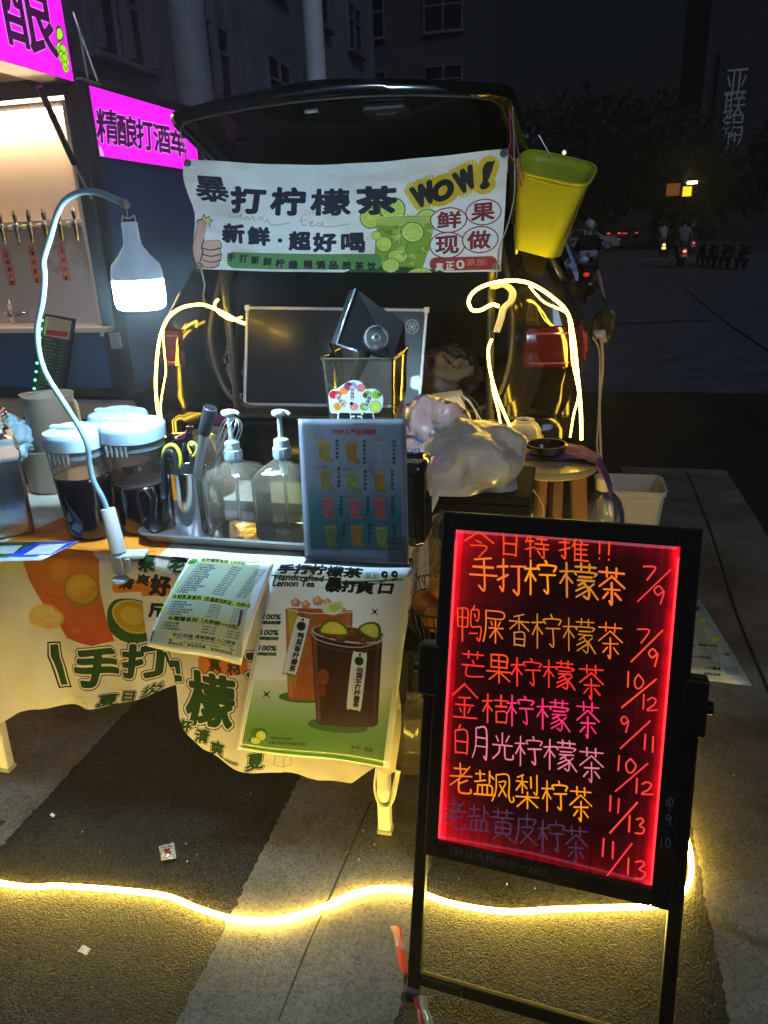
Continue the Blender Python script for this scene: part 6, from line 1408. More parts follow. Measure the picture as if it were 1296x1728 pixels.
usheet(t, 'sticker', cs, IMG('tub sticker', cv, .4, alpha=True), wob=0, th=0, nu=2, nv=2)
t = thing('squeezer', 'black lemon squeezer with a clear ribbed cup, propped diagonally in the tub', 'squeezer', (xb, yb0+.1, BT+.1))
ys = yb0+.07
pp = [Y(px, py, ys+dy) for px, py, dy in ((603, 487, .04), (684, 547, .07), (685, 590, .06), (664, 606, .03), (571, 580, 0))]
g = G(); n_ = V(-.1, .035, -.01); k = len(pp); g.add(pp+[p+n_*0.25 for p in pp], [tuple(range(k))[::-1], tuple(range(k, 2*k))]+[(i, (i+1) % k, k+(i+1) % k, k+i) for i in range(k)])
hp = g.obj('plate', M('squeezer black', (.012, .012, .014), .28, coat=.5), t); bv = hp.modifiers.new('b', 'BEVEL'); bv.width = .003; bv.segments = 2
G().tube([pp[0]+V(-.004, -.002, 0), lerp(pp[0], pp[4], .5)+V(-.005, -.003, 0), pp[4]+V(-.004, -.002, 0), lerp(pp[4], pp[3], .35)+V(0, -.004, -.004)], .0035, 8).obj('metal_edge', M('edge alloy', (.7, .75, .8), .25, .8), t, True)
G().tube([lerp(pp[4], pp[3], .5), Y(598, 640, ys), Y(590, 672, ys+.01)], [.016, .014, .012], 10).obj('handle', M('squeezer black'), t, True)
G().tube([Y(556, 578, ys+.02), Y(562, 600, ys+.02), Y(578, 650, ys+.04)], .008, 8).obj('handle', M('squeezer black'), t, True)
c = Y(633, 571, ys+.0); ax = V(.38, -.9, .20); ax = ax/np.linalg.norm(ax)
CG = clear('clear knob', haze=.5, hcol=(.85, .85, .85), rough=.08, refl=1.6)
kn = G(); kn.lathe(c, [(.031, -.004), (.031, .024), (.027, .028), (.026, .010), (.012, .008), (.011, .026), (.006, .030)], 40, axis=ax).obj('clear_cup', CG, t, auto=40)
kk = [o for o in t.children if o.name.startswith('clear_cup')][0]
R_ = Vector((0, 0, 1)).rotation_difference(Vector(ax)).to_matrix()
for k in range(20):
    a = k*math.pi/10; p = R_@Vector((.0315*math.cos(a), .0315*math.sin(a), 0)); G().bar(c+np.array(p), c+np.array(p)+ax*.023, .0022, .0022).obj('rib', CG, kk)

# ------------------------------------------------------------------ gooseneck lamp with hanging bulb
yl = 1.50
t = thing('gooseneck_lamp', 'white bendy gooseneck lamp arm clamped to the table front', 'lamp', Y(205, 950, yl)-V(0, 0, .02)); GN = t
NK = M('pale blue neck', (.24, .40, .48), .38, coat=.2)
cp_ = Z(215, 925, TZ+.02)
pth = [Y(px, py, yl-.02+.0*i) for i, (px, py) in enumerate(((182, 862), (172, 838), (158, 812), (151, 782), (147, 750), (130, 715), (100, 668), (76, 628), (65, 590), (63, 550), (72, 505), (75, 465), (73, 440), (84, 402), (96, 362), (110, 338), (135, 325), (165, 325), (205, 341)))]
G().tube(smoothpath(pth, 6), [.0066]*100+[.0075]*9, 14).obj('neck', NK, t, True)
b0 = Y(182, 858, yl-.02); b1 = Y(200, 932, yl-.035); G().tube([b0, b0+(b1-b0)*.02, b1], [.0165, .0175, .0195], 24).obj('grip_sleeve', M('lamp sleeve', (.62, .60, .56), .5), t, auto=40)
e_ = Y(211, 344, yl-.02); G().lathe(e_, [(.004, -.009), (.009, -.008), (.010, 0), (.009, .008), (.004, .009)], 20, axis=(0, 1, 0)).obj('end_ring', clear('clear ring', haze=.5, hcol=(.7, .7, .7)), t, True)
CW = M('clamp white', (.60, .72, .78), .35)
c0 = V(b1[0], b1[1], TZ+.02); 
G().box((b1[0]+.025, b1[1]+.01, b1[2]-.008), (.085, .042, .012), rotm(0, 0, 12), bev=.005).obj('clamp_jaw', CW, t)
G().box((b1[0]+.002, b1[1]-.014, b1[2]-.03), (.03, .012, .05), bev=.003).obj('clamp_body', M('clamp grey', (.4, .4, .42), .4), t)
G().lathe((b1[0]+.0, b1[1]-.012, b1[2]-.072), [(.006, .04), (.006, .008), (.020, .006), (.022, 0), (.018, -.004), (.004, -.005)], 24).obj('screw_pad', M('clamp grey'), t, auto=40)
G().box((b1[0]+.03, b1[1]-.012, b1[2]-.03), (.012, .01, .04), bev=.002).obj('clamp_body', M('clamp grey'), t)
xb_, yb_ = Y(229, 450, yl)[0], yl; zt0 = HZ(xb_, yb_, 376); zs0_ = HZ(xb_, yb_, 472); zb0 = HZ(xb_, yb_, 522); m = MPP((xb_, yb_, 1.45))
t = thing('hanging_bulb', 'glowing white LED bulb hanging from the bendy lamp arm', 'bulb', (xb_, yb_, zb0))
r = 42*m
BD = M('bulb body', (.42, .50, .56), .4, emit=(.45, .72, 1), es=.10)  # faint even emission put in for bulb light leaking into the housing
G().lathe((xb_, yb_, 0), [(.012, zt0+.002), (13*m, zt0), (13.5*m, zt0-.03), (15*m, zt0-.045), (26*m, zt0-.066), (39*m, zt0-.084), (42*m, zt0-.10), (r, zs0_)], 48, capb=True).obj('housing', BD, t, auto=50)
for k in range(30): a = k*math.pi/15; G().bar((xb_+41.5*m*math.cos(a), yb_+41.5*m*math.sin(a), zt0-.100), (xb_+(r+.0004)*math.cos(a), yb_+(r+.0004)*math.sin(a), zs0_+.003), .0012, .0012).obj('fin', BD, [o for o in t.children if o.name.startswith('housing')][0])
BE = M('bulb diffuser light', (.9, .95, 1), .4, emit=(.50, .79, 1.0), es=160)
G().lathe((xb_, yb_, 0), [(r, zs0_-.0005), (r*1.0, zb0+.018), (r*.97, zb0+.010), (r*.90, zb0+.004), (r*.75, zb0), (.004, zb0-.001)][::-1], 48).obj('diffuser', BE, t, True)
hk = smoothpath([(xb_-12*m, yb_, zt0-.005), (xb_-11*m, yb_, zt0+.014), e_+V(0, .0, -.028), e_+V(.002, 0, -.006)], 6); G().tube(hk, .0014, 6).obj('wire_hook', M('steel'), t, True)
hk = smoothpath([(xb_+12*m, yb_, zt0-.005), (xb_+11*m, yb_, zt0+.014), e_+V(.003, .0, -.028), e_+V(.002, 0, -.006)], 6); G().tube(hk, .0014, 6).obj('wire_hook', M('steel'), t, True)

# ------------------------------------------------------------------ things at the right end of the table
bx_ = Y(700, 870, 1.62)[0]
t = thing('black_speaker', 'glossy black box with rounded corners behind the menu stand', 'speaker', (bx_-.05, 1.66, BT)); hb = HZ(bx_, 1.62, 782)-BT
G().box((bx_-.075, 1.67, BT+hb/2), (.20, .13, hb), bev=.02, seg=4).obj('housing', M('glossy black'), t, auto=60)
G().box((bx_-.075, 1.602, BT+hb*.5), (.15, .004, hb*.7), bev=.001).obj('grille', M('black trim'), t)
# storage crate behind the table carrying the shopping bags
BPL = M('black crate plastic', (.012, .012, .012), .8, spec=.2)
cx0, cy0 = -.265, 2.33
t = thing('storage_crate', 'black crate behind the table carrying the shopping bags', 'crate', (cx0, cy0, 0))
def opencrate(t, cx, cy, w, d, h, mat, z=0, n=5):
    for s in (-1, 1):
        G().box((cx+s*(w/2-.006), cy, z+h/2), (.012, d, h)).obj('side_panel', mat, t); G().box((cx, cy+s*(d/2-.006), z+h/2), (w-.026, .012, h-.002)).obj('end_panel', mat, t)
    G().box((cx, cy, z+.01), (w-.03, d-.03, .012)).obj('floor_panel', mat, t)
    for s in (-1, 1): G().box((cx, cy+s*(d/2+.003), z+h-.015), (w+.02, .016, .03), bev=.004).obj('rim', mat, t)
opencrate(t, cx0, cy0, .34, .32, .70, BPL); G().box((cx0, cy0, .715), (.36, .34, .025), bev=.006).obj('lid', BPL, t)
c = Y(728, 748, 2.36); cz = .73
cv = Canvas(512, 256, None, (.86, .62, .60)); 
for k in range(7): cv.poly([(random.uniform(0, 500), random.uniform(0, 250)) for _ in range(4)], (.80, .25, .30), .5)
cv.a[:, 150:512, :3] = cv.a[:, 150:512, :3]*.4+np.array((.80, .76, .78))*.6
t = thing('shopping_bag', 'pink and red printed plastic bag behind the white bag, with blue writing', 'bag', (c[0], 2.36, cz))
g = G(); g.blob((c[0], 2.38, .86), (.13, .10, .14), 120, 84, .25, 1.7, 31, cz+.001, .06); o = g.obj('body', clear('pink bag plastic', haze=.9, hcol=(.80, .58, .58), rough=.3, bump=.8, bscale=12), t, True)
HZr = [(705, 724, '广'), (700, 745, '州')]
for k, (px, py, ch) in enumerate(((704, 742, '水'), (703, 766, '果'))):
    q0_ = Y(px, py, 2.255); text_mesh(ch, 'printed_character', M('blue ink', (.03, .10, .5), .5), t, q0_, (.95, .1, .25), (-.25, 0, .95), .036, .036)
c = Y(795, 792, 2.25)
t = thing('shopping_bag', 'large crumpled white plastic bag bulging between menu stand and stool', 'bag', (c[0], 2.26, cz))
g = G(); g.blob((c[0], 2.27, .80), (.175, .14, .15), 150, 100, .34, 1.6, 41, cz+.001, .05); g.obj('body', PBW, t, True)
g = G(); e0 = Y(742, 742, 2.25); e1 = Y(760, 728, 2.24)
for k in range(4): d = V(random.uniform(-.04, .02), 0, random.uniform(.0, .05)); g.tube(smoothpath([c+V(-.03, 0, .06), lerp(c, e0, .8), e0+d], 5), [.03, .02, .015, .012, .012, .012, .014, .016, .016, .016, .018], 10, flat=.3)
g.obj('handle', PBW, t, True)
# lower stand with orange basket, brown film
st_x, st_y = -.315, 1.86
t = thing('low_stool', 'black plastic stool under the fruit basket beside the table leg', 'stool', (st_x, st_y, 0))
G().box((st_x, st_y, .405), (.26, .26, .022), bev=.008).obj('seat', BPL, t)
for sx in (-1, 1):
    for sy in (-1, 1): G().bar((st_x+sx*.10, st_y+sy*.10, .395), (st_x+sx*.125, st_y+sy*.125, 0), .03, .03, .004).obj('leg', BPL, t)
t = thing('fruit_basket', 'black wire basket of oranges between table edge and lit board', 'basket', (st_x+.0, st_y, .418))
zb2 = .418; g = G()
for k in range(44): a = 2*math.pi*k/44; G().tube([(st_x+.10*math.cos(a), st_y+.10*math.sin(a), zb2+.004), (st_x+.125*math.cos(a), st_y+.125*math.sin(a), zb2+.07), (st_x+.135*math.cos(a), st_y+.135*math.sin(a), zb2+.11)], .0022, 5).obj('wire', M('basket wire', (.02, .018, .015), .4, .4), t)
for r_, h in ((.10, .004), (.125, .07), (.136, .11)): G().tube([(st_x+r_*math.cos(a*.13089), st_y+r_*math.sin(a*.13089), zb2+h) for a in range(48)], .0035, 8, closed=True).obj('hoop', M('basket wire'), t, True)
G().lathe((st_x, st_y, zb2), [(.01, .001), (.10, .002), (.10, .006), (.01, .006)], 32).obj('base', M('basket wire'), t)
ORM = M('orange peel', (.62, .22, .03), .45, bump=.35, bscale=160)
for k, (dx, dy, dz, lab) in enumerate(((-.005, -.055, .06, 'orange at the front of the wire basket'), (.055, -.01, .062, 'orange at the right of the wire basket'), (-.055, .03, .06, 'orange at the left rear of the wire basket'), (.0, .0, .135, 'orange lying on top of the others in the wire basket'), (.03, .06, .062, 'orange at the back of the wire basket'))):
    o = thing('orange', lab, 'fruit', (st_x+dx, st_y+dy, zb2+dz-.038), 'oranges in the wire basket'); G().blob((st_x+dx, st_y+dy, zb2+dz), (.041, .041, .038), 28, 18).obj('peel', ORM, o, True); G().lathe((st_x+dx, st_y+dy, zb2+dz+.037), [(.004, 0), (.003, .003)], 8, capt=True).obj('stem_end', M('stem', (.15, .18, .05), .8), o)
t = thing('plastic_film', 'brown translucent film hanging over the fruit basket from the table corner', 'film', (st_x, 1.75, .65))
ft = [Y(700, 905, 1.78), Y(742, 868, 1.9), Y(742, 935, 1.76), Y(728, 990, 1.72), Y(692, 1000, 1.72)]
def film(u, v):
    top = lerp(Y(715, 870, 1.95), Y(748, 866, 1.95), u); bot = lerp(Y(690, 1000, 1.73), Y(745, 978, 1.70), u); p = lerp(bot, top, v)
    return p+V(.010*math.sin(v*9+u*4), -.05*math.sin(math.pi*v)-.012*math.sin(u*14+v*5), .008*noise.noise(Vector((u*6, v*6, 1)))*3)
o = G().sheet(film, 30, 40).obj('sheet', clear('brown film', haze=.42, hcol=(.42, .30, .16), rough=.12, refl=2.0, bump=.8, bscale=16), t, True)
t = thing('plastic_tub', 'clear lidded tub on the ground shadow side of the table leg', 'tub', Y(693, 1185, 1.9)); q = Z(693, 1188, .22)
t.location = Vector((q[0], q[1], .0)); OFF[t.name] = V(q[0], q[1], 0)
G().lathe((q[0], q[1], 0), [(.05, 0), (.055, .01), (.062, .20), (.066, .205)], 32).obj('body', clear('tub clear', haze=.18, hcol=(.7, .62, .5), rough=.1, refl=1.5), t, auto=40)
G().lathe((q[0], q[1], 0), [(.068, .200), (.068, .215), (.05, .222), (.01, .222)], 32, capb=False).obj('lid', clear('tub clear'), t, auto=40)

# ------------------------------------------------------------------ round wooden stool with towel, dish, bowls
sx_, sy_, sr, sz = *Z(928, 776, .72)[:2], .17, .72
t = thing('wooden_stool', 'round wooden stool beside the car bumper, towel on top', 'stool', (sx_, sy_, 0))
WD = M('stool wood', (.30, .14, .05), .45, var=.3, vscale=9, coat=.2); WT = M('stool top', (.50, .40, .20), .4, var=.2, vscale=6, coat=.2)
G().lathe((sx_, sy_, sz-.028), [(sr*.96, 0), (sr, .006), (sr, .022), (sr*.97, .028), (sr*.5, .0285), (.01, .0285)], 56).obj('seat', WT, t, auto=40)
for a in (-75, 15, 105, 195):
    ar = math.radians(a); c_, s_ = math.cos(ar), math.sin(ar)
    G().bar((sx_+c_*sr*.62, sy_+s_*sr*.62, sz-.03), (sx_+c_*sr*.95, sy_+s_*sr*.95, 0), .052, .036, .004, up=(-s_, c_, 0)).obj('leg', WD, t)
for a in (-75, 15): 
    ar = math.radians(a); c_, s_ = math.cos(ar)*sr*.8, math.sin(ar)*sr*.8
    zz_ = .30 if a == 15 else .34; G().bar((sx_+c_, sy_+s_, zz_), (sx_-c_, sy_-s_, zz_), .022, .022, .002).obj('stretcher', WD, t)
PUR = M('purple towel', (.16, .07, .18), .95, bump=.6, bscale=220, var=.3, vscale=30)
t = thing('towel', 'crumpled purple towel draped over the round stool', 'towel', (sx_, sy_, sz))
def tow(u, v):
    x = sx_-.085+.33*u; y = sy_-.055+.20*v+.02*math.sin(u*5); z = sz+.006+.018*abs(noise.noise(Vector((u*4, v*4, 2))))+.012*abs(math.sin(u*9+v*5))
    d = math.hypot(x-sx_, y-sy_)
    if d > sr: k = d-sr; z -= k*1.4; x -= (x-sx_)/d*k*.35; y -= (y-sy_)/d*k*.35; z += .004*math.sin((x+y)*60)
    return V(x, y, z)
o = G().sheet(tow, 60, 44).obj('cloth', PUR, t, True); solid(o, .004, 1)
c = Z(922, 762, sz+.03)
t = thing('ashtray', 'round black dish lying on the purple towel', 'dish', (c[0], c[1], sz+.026))
g = G().lathe((c[0], c[1], sz+.028), [(.055, 0), (.068, .006), (.072, .030), (.066, .032), (.063, .012), (.02, .010), (.005, .010)], 48); g.obj('dish', M('glossy black'), t, auto=40)
G().tube([(c[0]+.069*math.cos(a*.13089), c[1]+.069*math.sin(a*.13089), sz+.028+.032) for a in range(48)], .0022, 6, closed=True).obj('rim', M('worn rim', (.30, .24, .12), .4), t, True)
c = Z(883, 748, sz+.003)
t = thing('plastic_bowl', 'upturned translucent bowl with a lid nested over it, rear left on the stool', 'bowl', (c[0], c[1]+.03, sz+.001)); cy_ = c[1]+.03
FR = clear('frosted white plastic', haze=.8, hcol=(.80, .74, .64), rough=.3)
m = MPP((c[0], cy_, .8)); o = G().lathe((c[0], cy_, sz+.003), [(31*m, 0), (31*m, .018), (29*m, .028), (28*m, .05), (23*m, .07), (16*m, .082)], 40, capb=False).obj('body', FR, t, auto=50)
G().lathe((c[0], cy_, sz+.003), [(33*m, .0), (33*m, .022), (31.5*m, .024)], 40, capb=False).obj('lower_bowl', FR, t, auto=50)
G().lathe((c[0], cy_, sz+.080), [(17*m, 0), (17*m, .012), (15*m, .014), (14*m, .004)], 32, capb=False).obj('foot_ring', FR, t, auto=50)
# power box and cables by the stool
t = thing('power_strip', 'white mains adapter hanging under the stool on a pale cable', 'adapter', Y(888, 830, 2.55)); q = Y(887, 838, 2.52)
G().box(q, (.028, .02, .05), rotm(0, 10, 0), bev=.005).obj('plug', M('white plastic'), t)
IV = M('ivory cable', (.62, .55, .42), .45)
G().tube(smoothpath([q+V(0, 0, .02), Y(884, 805, 2.5), Y(893, 818, 2.5), Y(915, 850, 2.5), Y(918, 880, 2.5)], 6), .003, 6).obj('cable', IV, t, True); G().tube(smoothpath([q-V(0, 0, .02), Y(892, 862, 2.52), Y(893, 890, 2.52)], 6), .003, 6).obj('cable', IV, t, True)
t = thing('cable_bundle', 'tangle of pale and dark cables hanging from the boot sill behind the bags', 'cable', Y(790, 720, 2.8))
for k, (pt, mt) in enumerate((([(770, 665), (785, 672), (800, 690), (815, 715), (832, 745)], IV), ([(775, 668), (792, 676), (805, 705), (806, 735)], IV), ([(778, 668), (788, 690), (798, 730)], M('strut black')), ([(784, 666), (800, 676), (812, 700), (812, 740)], M('strut black')))):
    G().tube(smoothpath([Y(px, py, 2.80-.01*k) for px, py in pt], 6), .003, 6).obj('cable', mt, t, True)
t = thing('charging_cable', 'pale cable running down from the open charge port flap to the ground', 'cable', (CX+.98, 3.5, 0))
for k, pt in enumerate(([(1002, 562), (1014, 575), (1017, 620), (1012, 680), (1013, 740), (1015, 800), (1010, 830)], [(1000, 568), (1012, 600), (1010, 700), (1008, 760), (1022, 800), (1018, 830)])):
    G().tube(smoothpath([Y(px, py, 3.45-.01*k) for px, py in pt], 6), .006 if k == 0 else .004, 8).obj('cable', IV, t, True)
q = Y(1004, 566, 3.46); G().tube([q, q+V(.03, 0, .01), q+V(.045, 0, -.03)], [.022, .02, .012], 12).obj('plug', IV, t, True)

# water bottle and white bin on the ground
q = Z(1022, 905, .10); wx, wy = .185, 3.02
wx = Y(1017, 860, wy)[0]
t = thing('water_bottle', 'large clear five litre water bottle with a white cap beside the stool', 'bottle', (wx, wy, 0)); hz = HZ(wx, wy, 806); m = MPP((wx, wy, .3)); R_ = 37*m
hz = max(.33, hz)
g = G().lathe((wx, wy, 0), [(R_*.9, 0), (R_, .012)]+[(R_*(1-.025*(k % 2)), .03+k*(hz*.5)/10) for k in range(11)]+[(R_*.99, hz*.64), (R_*.93, hz*.73), (R_*.76, hz*.81), (R_*.45, hz*.875), (.022, hz*.90), (.022, hz*.93)], 48)
for i, p in enumerate(g.v):
    if p[2] > hz*.55: a = math.atan2(p[1]-wy, p[0]-wx); k = 1+.03*math.sin(a*14)*max(0, min(1, (hz*.86-p[2])/(hz*.1))); g.v[i] = (wx+(p[0]-wx)*k, wy+(p[1]-wy)*k, p[2])
g.obj('body', clear('bottle pet', tint=(.86, .88, 1), haze=.22, hcol=(.75, .76, .95), rough=.04, refl=1.8), t, auto=50)
G().lathe((wx, wy, 0), [(.024, hz*.895), (.032, hz*.90), (.032, hz*.985), (.028, hz)], 28, capt=True).obj('cap', M('cap ivory', (.78, .72, .60), .4), t, auto=40)
bxx, byy = Y(1062, 850, 3.40)[0], 3.46
t = thing('white_bin', 'white square plastic bin standing on the road beside the car', 'bin', (bxx, byy, 0)); hz = HZ(bxx, byy-.12, 830); m = MPP((bxx, byy, .3))
W2 = 54*m
CRB = M('bin plastic', (.62, .60, .52), .5, sub=.1)
rings = [[(bxx+p[0]*k, byy+p[1]*k, h) for p in rr(-W2, W2, -W2*.85, W2*.85, .04, 0, 6)] for k, h in ((.80, 0), (.82, .008), (.97, hz-.025), (1.02, hz-.022), (1.02, hz), (.965, hz), (.80, .02))]
g = G(); g.add([p for r_ in rings for p in r_], grid_faces(7, 28, False, True)+[tuple(range(28))[::-1], tuple(range(6*28, 7*28))]); g.obj('wall', CRB, t, auto=40)
G().tube([V(*p)+V(0, 0, .002) for p in rings[4]], .004, 6, closed=True).obj('rim', CRB, t, True)
# laminated menu lying on the road at right
a, b, c = Z(1182, 1012, .012), Z(1270, 1157, .012), Z(1160, 1143, .012)
e1 = c-b; L_ = np.linalg.norm(e1); e2 = a-b; n1 = e1/L_; w_ = .36; bl = b+n1*w_; tl_ = a+n1*w_
cvq = [pj(tl_), pj(a), pj(b), pj(bl)]
cv = Canvas(900, 900, cvq, (.80, .80, .74), (1090, 780, 2.787)); PGc = (.70, .74, .60)
cv.poly([(170, 665), (250, 665), (490, 1030), (170, 1010)], (.76, .77, .68))
for x, y_, r_ in ((265, 745, 26), (328, 832, 26)): lime(cv, x, y_, r_, sq=.7)
cv.poly([(355, 898), (398, 898), (388, 912)], (.2, .38, .08)); cv.poly([(215, 675), (255, 680), (250, 700), (218, 698)], (.2, .4, .08))
for k in range(9): cv.text('大杯%d元' % random.choice((9, 10, 12, 13)), (200+k*6, 772+k*11), (262+k*6, 776+k*11), (198+k*6, 763+k*11), (.12, .13, .12), bold=.2)
cv.text('足，大杯+3元）', (205, 862), (340, 872), (203, 848), (.05, .06, .05), bold=.8); cv.text('统一+2元）', (195, 918), (312, 928), (193, 902), (.05, .06, .05), bold=.8)
for k in range(4): cv.text('大杯%d元' % (12+k), (255+k*8, 880+k*10), (325+k*8, 884+k*10), (254+k*8, 872+k*10), (.12, .13, .12), bold=.2)
for k in range(3): cv.text('大杯%d元' % (13+k), (285+k*8, 938+k*11), (350+k*8, 944+k*11), (284+k*8, 930+k*11), (.12, .13, .12), bold=.2)
cv.text('入口顺滑', (275, 972), (352, 980), (274, 958), (.05, .06, .05), bold=.7); cv.text('扫码点单', (275, 1000), (352, 1006), (274, 988), (.05, .2, .05), bold=.6)
cv.poly([(362, 962), (425, 962), (445, 1002), (378, 998)], (.58, .60, .56))
cv.stains(.2, 4, 6)
t = thing('menu_sheet', 'laminated price list lying on the pale road marking right of the lit board', 'menu', b)
usheet(t, 'printed_sheet', [tl_, a, b, bl], IMG('ground menu print', cv, .35, coat=.4), wob=0, th=.003, nu=8, nv=8)

# ================================================================== LED WRITING BOARD ON ITS STAND
lit_q = [(770, 893), (1148, 922), (1100, 1495), (740, 1415)]
S_ = .9545
TLp, TRp, BRp, BLp = [CP+(np.array(p)-CP)*S_ for p in ((-.2012, 1.3715, .9356), (.2219, 1.3286, .9442), (.2110, 1.1405, .3116), (-.2121, 1.1834, .3030))]
ex = TRp-TLp; Wl = np.linalg.norm(ex); ex /= Wl; ez = TLp-BLp; Hl = np.linalg.norm(ez); ez /= Hl; en = np.cross(ex, ez); en /= np.linalg.norm(en)   # en points to the camera side
if en[1] > 0: en = -en
org = (TLp+BRp)/2
def bp(a, b, d=0.0): return org+ex*a+ez*b+en*d
foot = org-ez*(org[2]/ez[2])
t = thing('sign_stand', 'black folding stand holding a red edge-lit board with a fluorescent handwritten menu', 'sign', (foot[0], foot[1]+.12, 0)); SG = t
FB = M('sign frame black', (.007, .007, .007), .45, spec=.3)
Rm = Matrix((ex, -en if False else np.cross(ez, ex), ez)).transposed()
def bb(a0, a1, b0, b1, d0, d1, bev=.003):
    g = G(); g.box(bp((a0+a1)/2, (b0+b1)/2, (d0+d1)/2), (abs(a1-a0), abs(d1-d0), abs(b1-b0)), Rm, bev=bev); return g
wl, hl = Wl/2, Hl/2
fw_ = .034
bb(-wl-fw_+.008, -wl, -hl-fw_, hl+fw_, -.012, .012).obj('frame_side', FB, t); bb(wl, wl+fw_, -hl-fw_, hl+fw_, -.012, .012).obj('frame_side', FB, t)
bb(-wl, wl, hl, hl+fw_, -.0115, .0115).obj('frame_top', FB, t); bb(-wl, wl, -hl-fw_, -hl, -.0115, .0115).obj('frame_bottom', FB, t)
bb(-wl, wl, -hl, hl, -.010, -.006, 0).obj('back_panel', FB, t)
cv = Canvas(860, 1290, lit_q, (.085, .011, .018))
# smeared ink glowing along the lit edges
uu, vv_ = np.meshgrid(np.linspace(0, 1, cv.w), np.linspace(0, 1, cv.h))
rg = np.random.default_rng(4); sx = np.interp(np.linspace(0, 70, cv.w), np.arange(71), rg.random(71)); sy = np.interp(np.linspace(0, 30, cv.h), np.arange(31), rg.random(31))
edge = np.exp(-uu/.032)*1.1+np.exp(-(1-uu)/.036)*1.1+.20*np.exp(-uu/.10)+.2*np.exp(-(1-uu)/.10)+.6*np.exp(-(1-vv_)/.05)+.45*np.exp(-vv_/.025)
edge = edge*(.6+.6*sx[None])*(.75+.4*sy[:, None])+.012*sx[None]
edge += .35*np.clip(1-np.hypot((uu-.03)*2.2, (vv_-.03)*3), 0, 1)+.3*np.clip(1-np.hypot((uu-.05)*3, (vv_-.97)*4), 0, 1)
cv.a[..., 0] += np.clip(edge*.85, 0, 1); cv.a[..., 1] += np.clip(edge*.03+np.clip(edge-1, 0, 1)*.22, 0, .5); cv.a[..., 2] += np.clip(edge*.09+np.clip(edge-1, 0, 1)*.25, 0, .5)
for k in range(26):
    x = random.uniform(0, 1); cv.a[int(random.uniform(0, 600)):int(random.uniform(700, 1290)), int(x*850):int(x*850)+random.randint(3, 14), 0] += random.uniform(.005, .03)
rg2 = np.random.default_rng(8)
for k in range(46): x_, y_ = rg2.uniform(760, 1130), rg2.uniform(900, 1470); cv.ell(x_, y_, rg2.uniform(10, 60), rg2.uniform(4, 22), (.55, .05, .09), rg2.uniform(.03, .10), rot=rg2.uniform(-.3, .5))
cv.line([(772, 897), (900, 905), (1140, 925)], 5, (.85, .45, .55), .55); cv.line([(745, 1412), (900, 1440), (1098, 1490)], 4, (.7, .35, .45), .4)
RO = (1.0, .30, .12); OR_ = (1.0, .48, .16); KH = (.80, .50, .16); PK = (1, .20, .48); LP = (.92, .50, .58); YO = (1.0, .60, .10); PU = (.30, .20, .32); RD = (1, .20, .18); PR = (1.0, .24, .22)
rows = [('今日特推!!', [(808, 918, 54, 46), (860, 918, 36, 44), (906, 923, 40, 40), (968, 927, 52, 42), (1012, 926, 22, 40), (1028, 928, 22, 40)], 4.2, [RO]*6),
 ('手打柠檬茶', [(815, 968, 50, 62), (863, 973, 50, 62), (912, 975, 54, 62), (975, 980, 62, 62), (1032, 988, 50, 64)], 5.6, [OR_, OR_, YO, KH, OR_]),
 ('鸭屎香柠檬茶', [(792, 1052, 44, 64), (834, 1057, 40, 60), (876, 1063, 40, 58), (922, 1066, 50, 62), (976, 1072, 54, 60), (1030, 1080, 46, 62)], 3.6, [RO, OR_, KH, KH, KH, OR_]),
 ('芒果柠檬茶', [(798, 1122, 46, 48), (842, 1128, 46, 50), (888, 1135, 52, 50), (942, 1138, 52, 50), (998, 1150, 46, 60)], 4.0, [RD, RO, RD, RD, RD]),
 ('金桔柠檬茶', [(784, 1184, 46, 62), (836, 1196, 44, 52), (878, 1200, 46, 54), (932, 1206, 54, 54), (992, 1214, 44, 62)], 4.2, [RD, PR, PK, PK, PK]),
 ('白月光柠檬茶', [(778, 1248, 34, 52), (812, 1254, 34, 56), (848, 1260, 38, 48), (892, 1268, 46, 54), (944, 1274, 54, 54), (998, 1290, 46, 60)], 3.8, [PR, LP, LP, LP, LP, LP]),
 ('老盐凤梨柠茶', [(778, 1314, 42, 54), (818, 1322, 38, 44), (848, 1330, 40, 50), (890, 1336, 44, 60), (936, 1344, 44, 54), (980, 1356, 42, 60)], 4.2, [OR_, YO, YO, YO, YO, YO]),
 ('老盐黄皮柠茶', [(768, 1374, 42, 54), (808, 1382, 40, 46), (848, 1392, 44, 56), (888, 1400, 42, 56), (930, 1412, 46, 58), (972, 1424, 44, 64)], 3.6, [PU]*6)]
for s, pos, lw, cols in rows:
    for ch, (x, y_, w, h), c in zip(s, pos, cols): cv.stroke_char(ch, x, y_, w, h, lw*.66, c, .12)
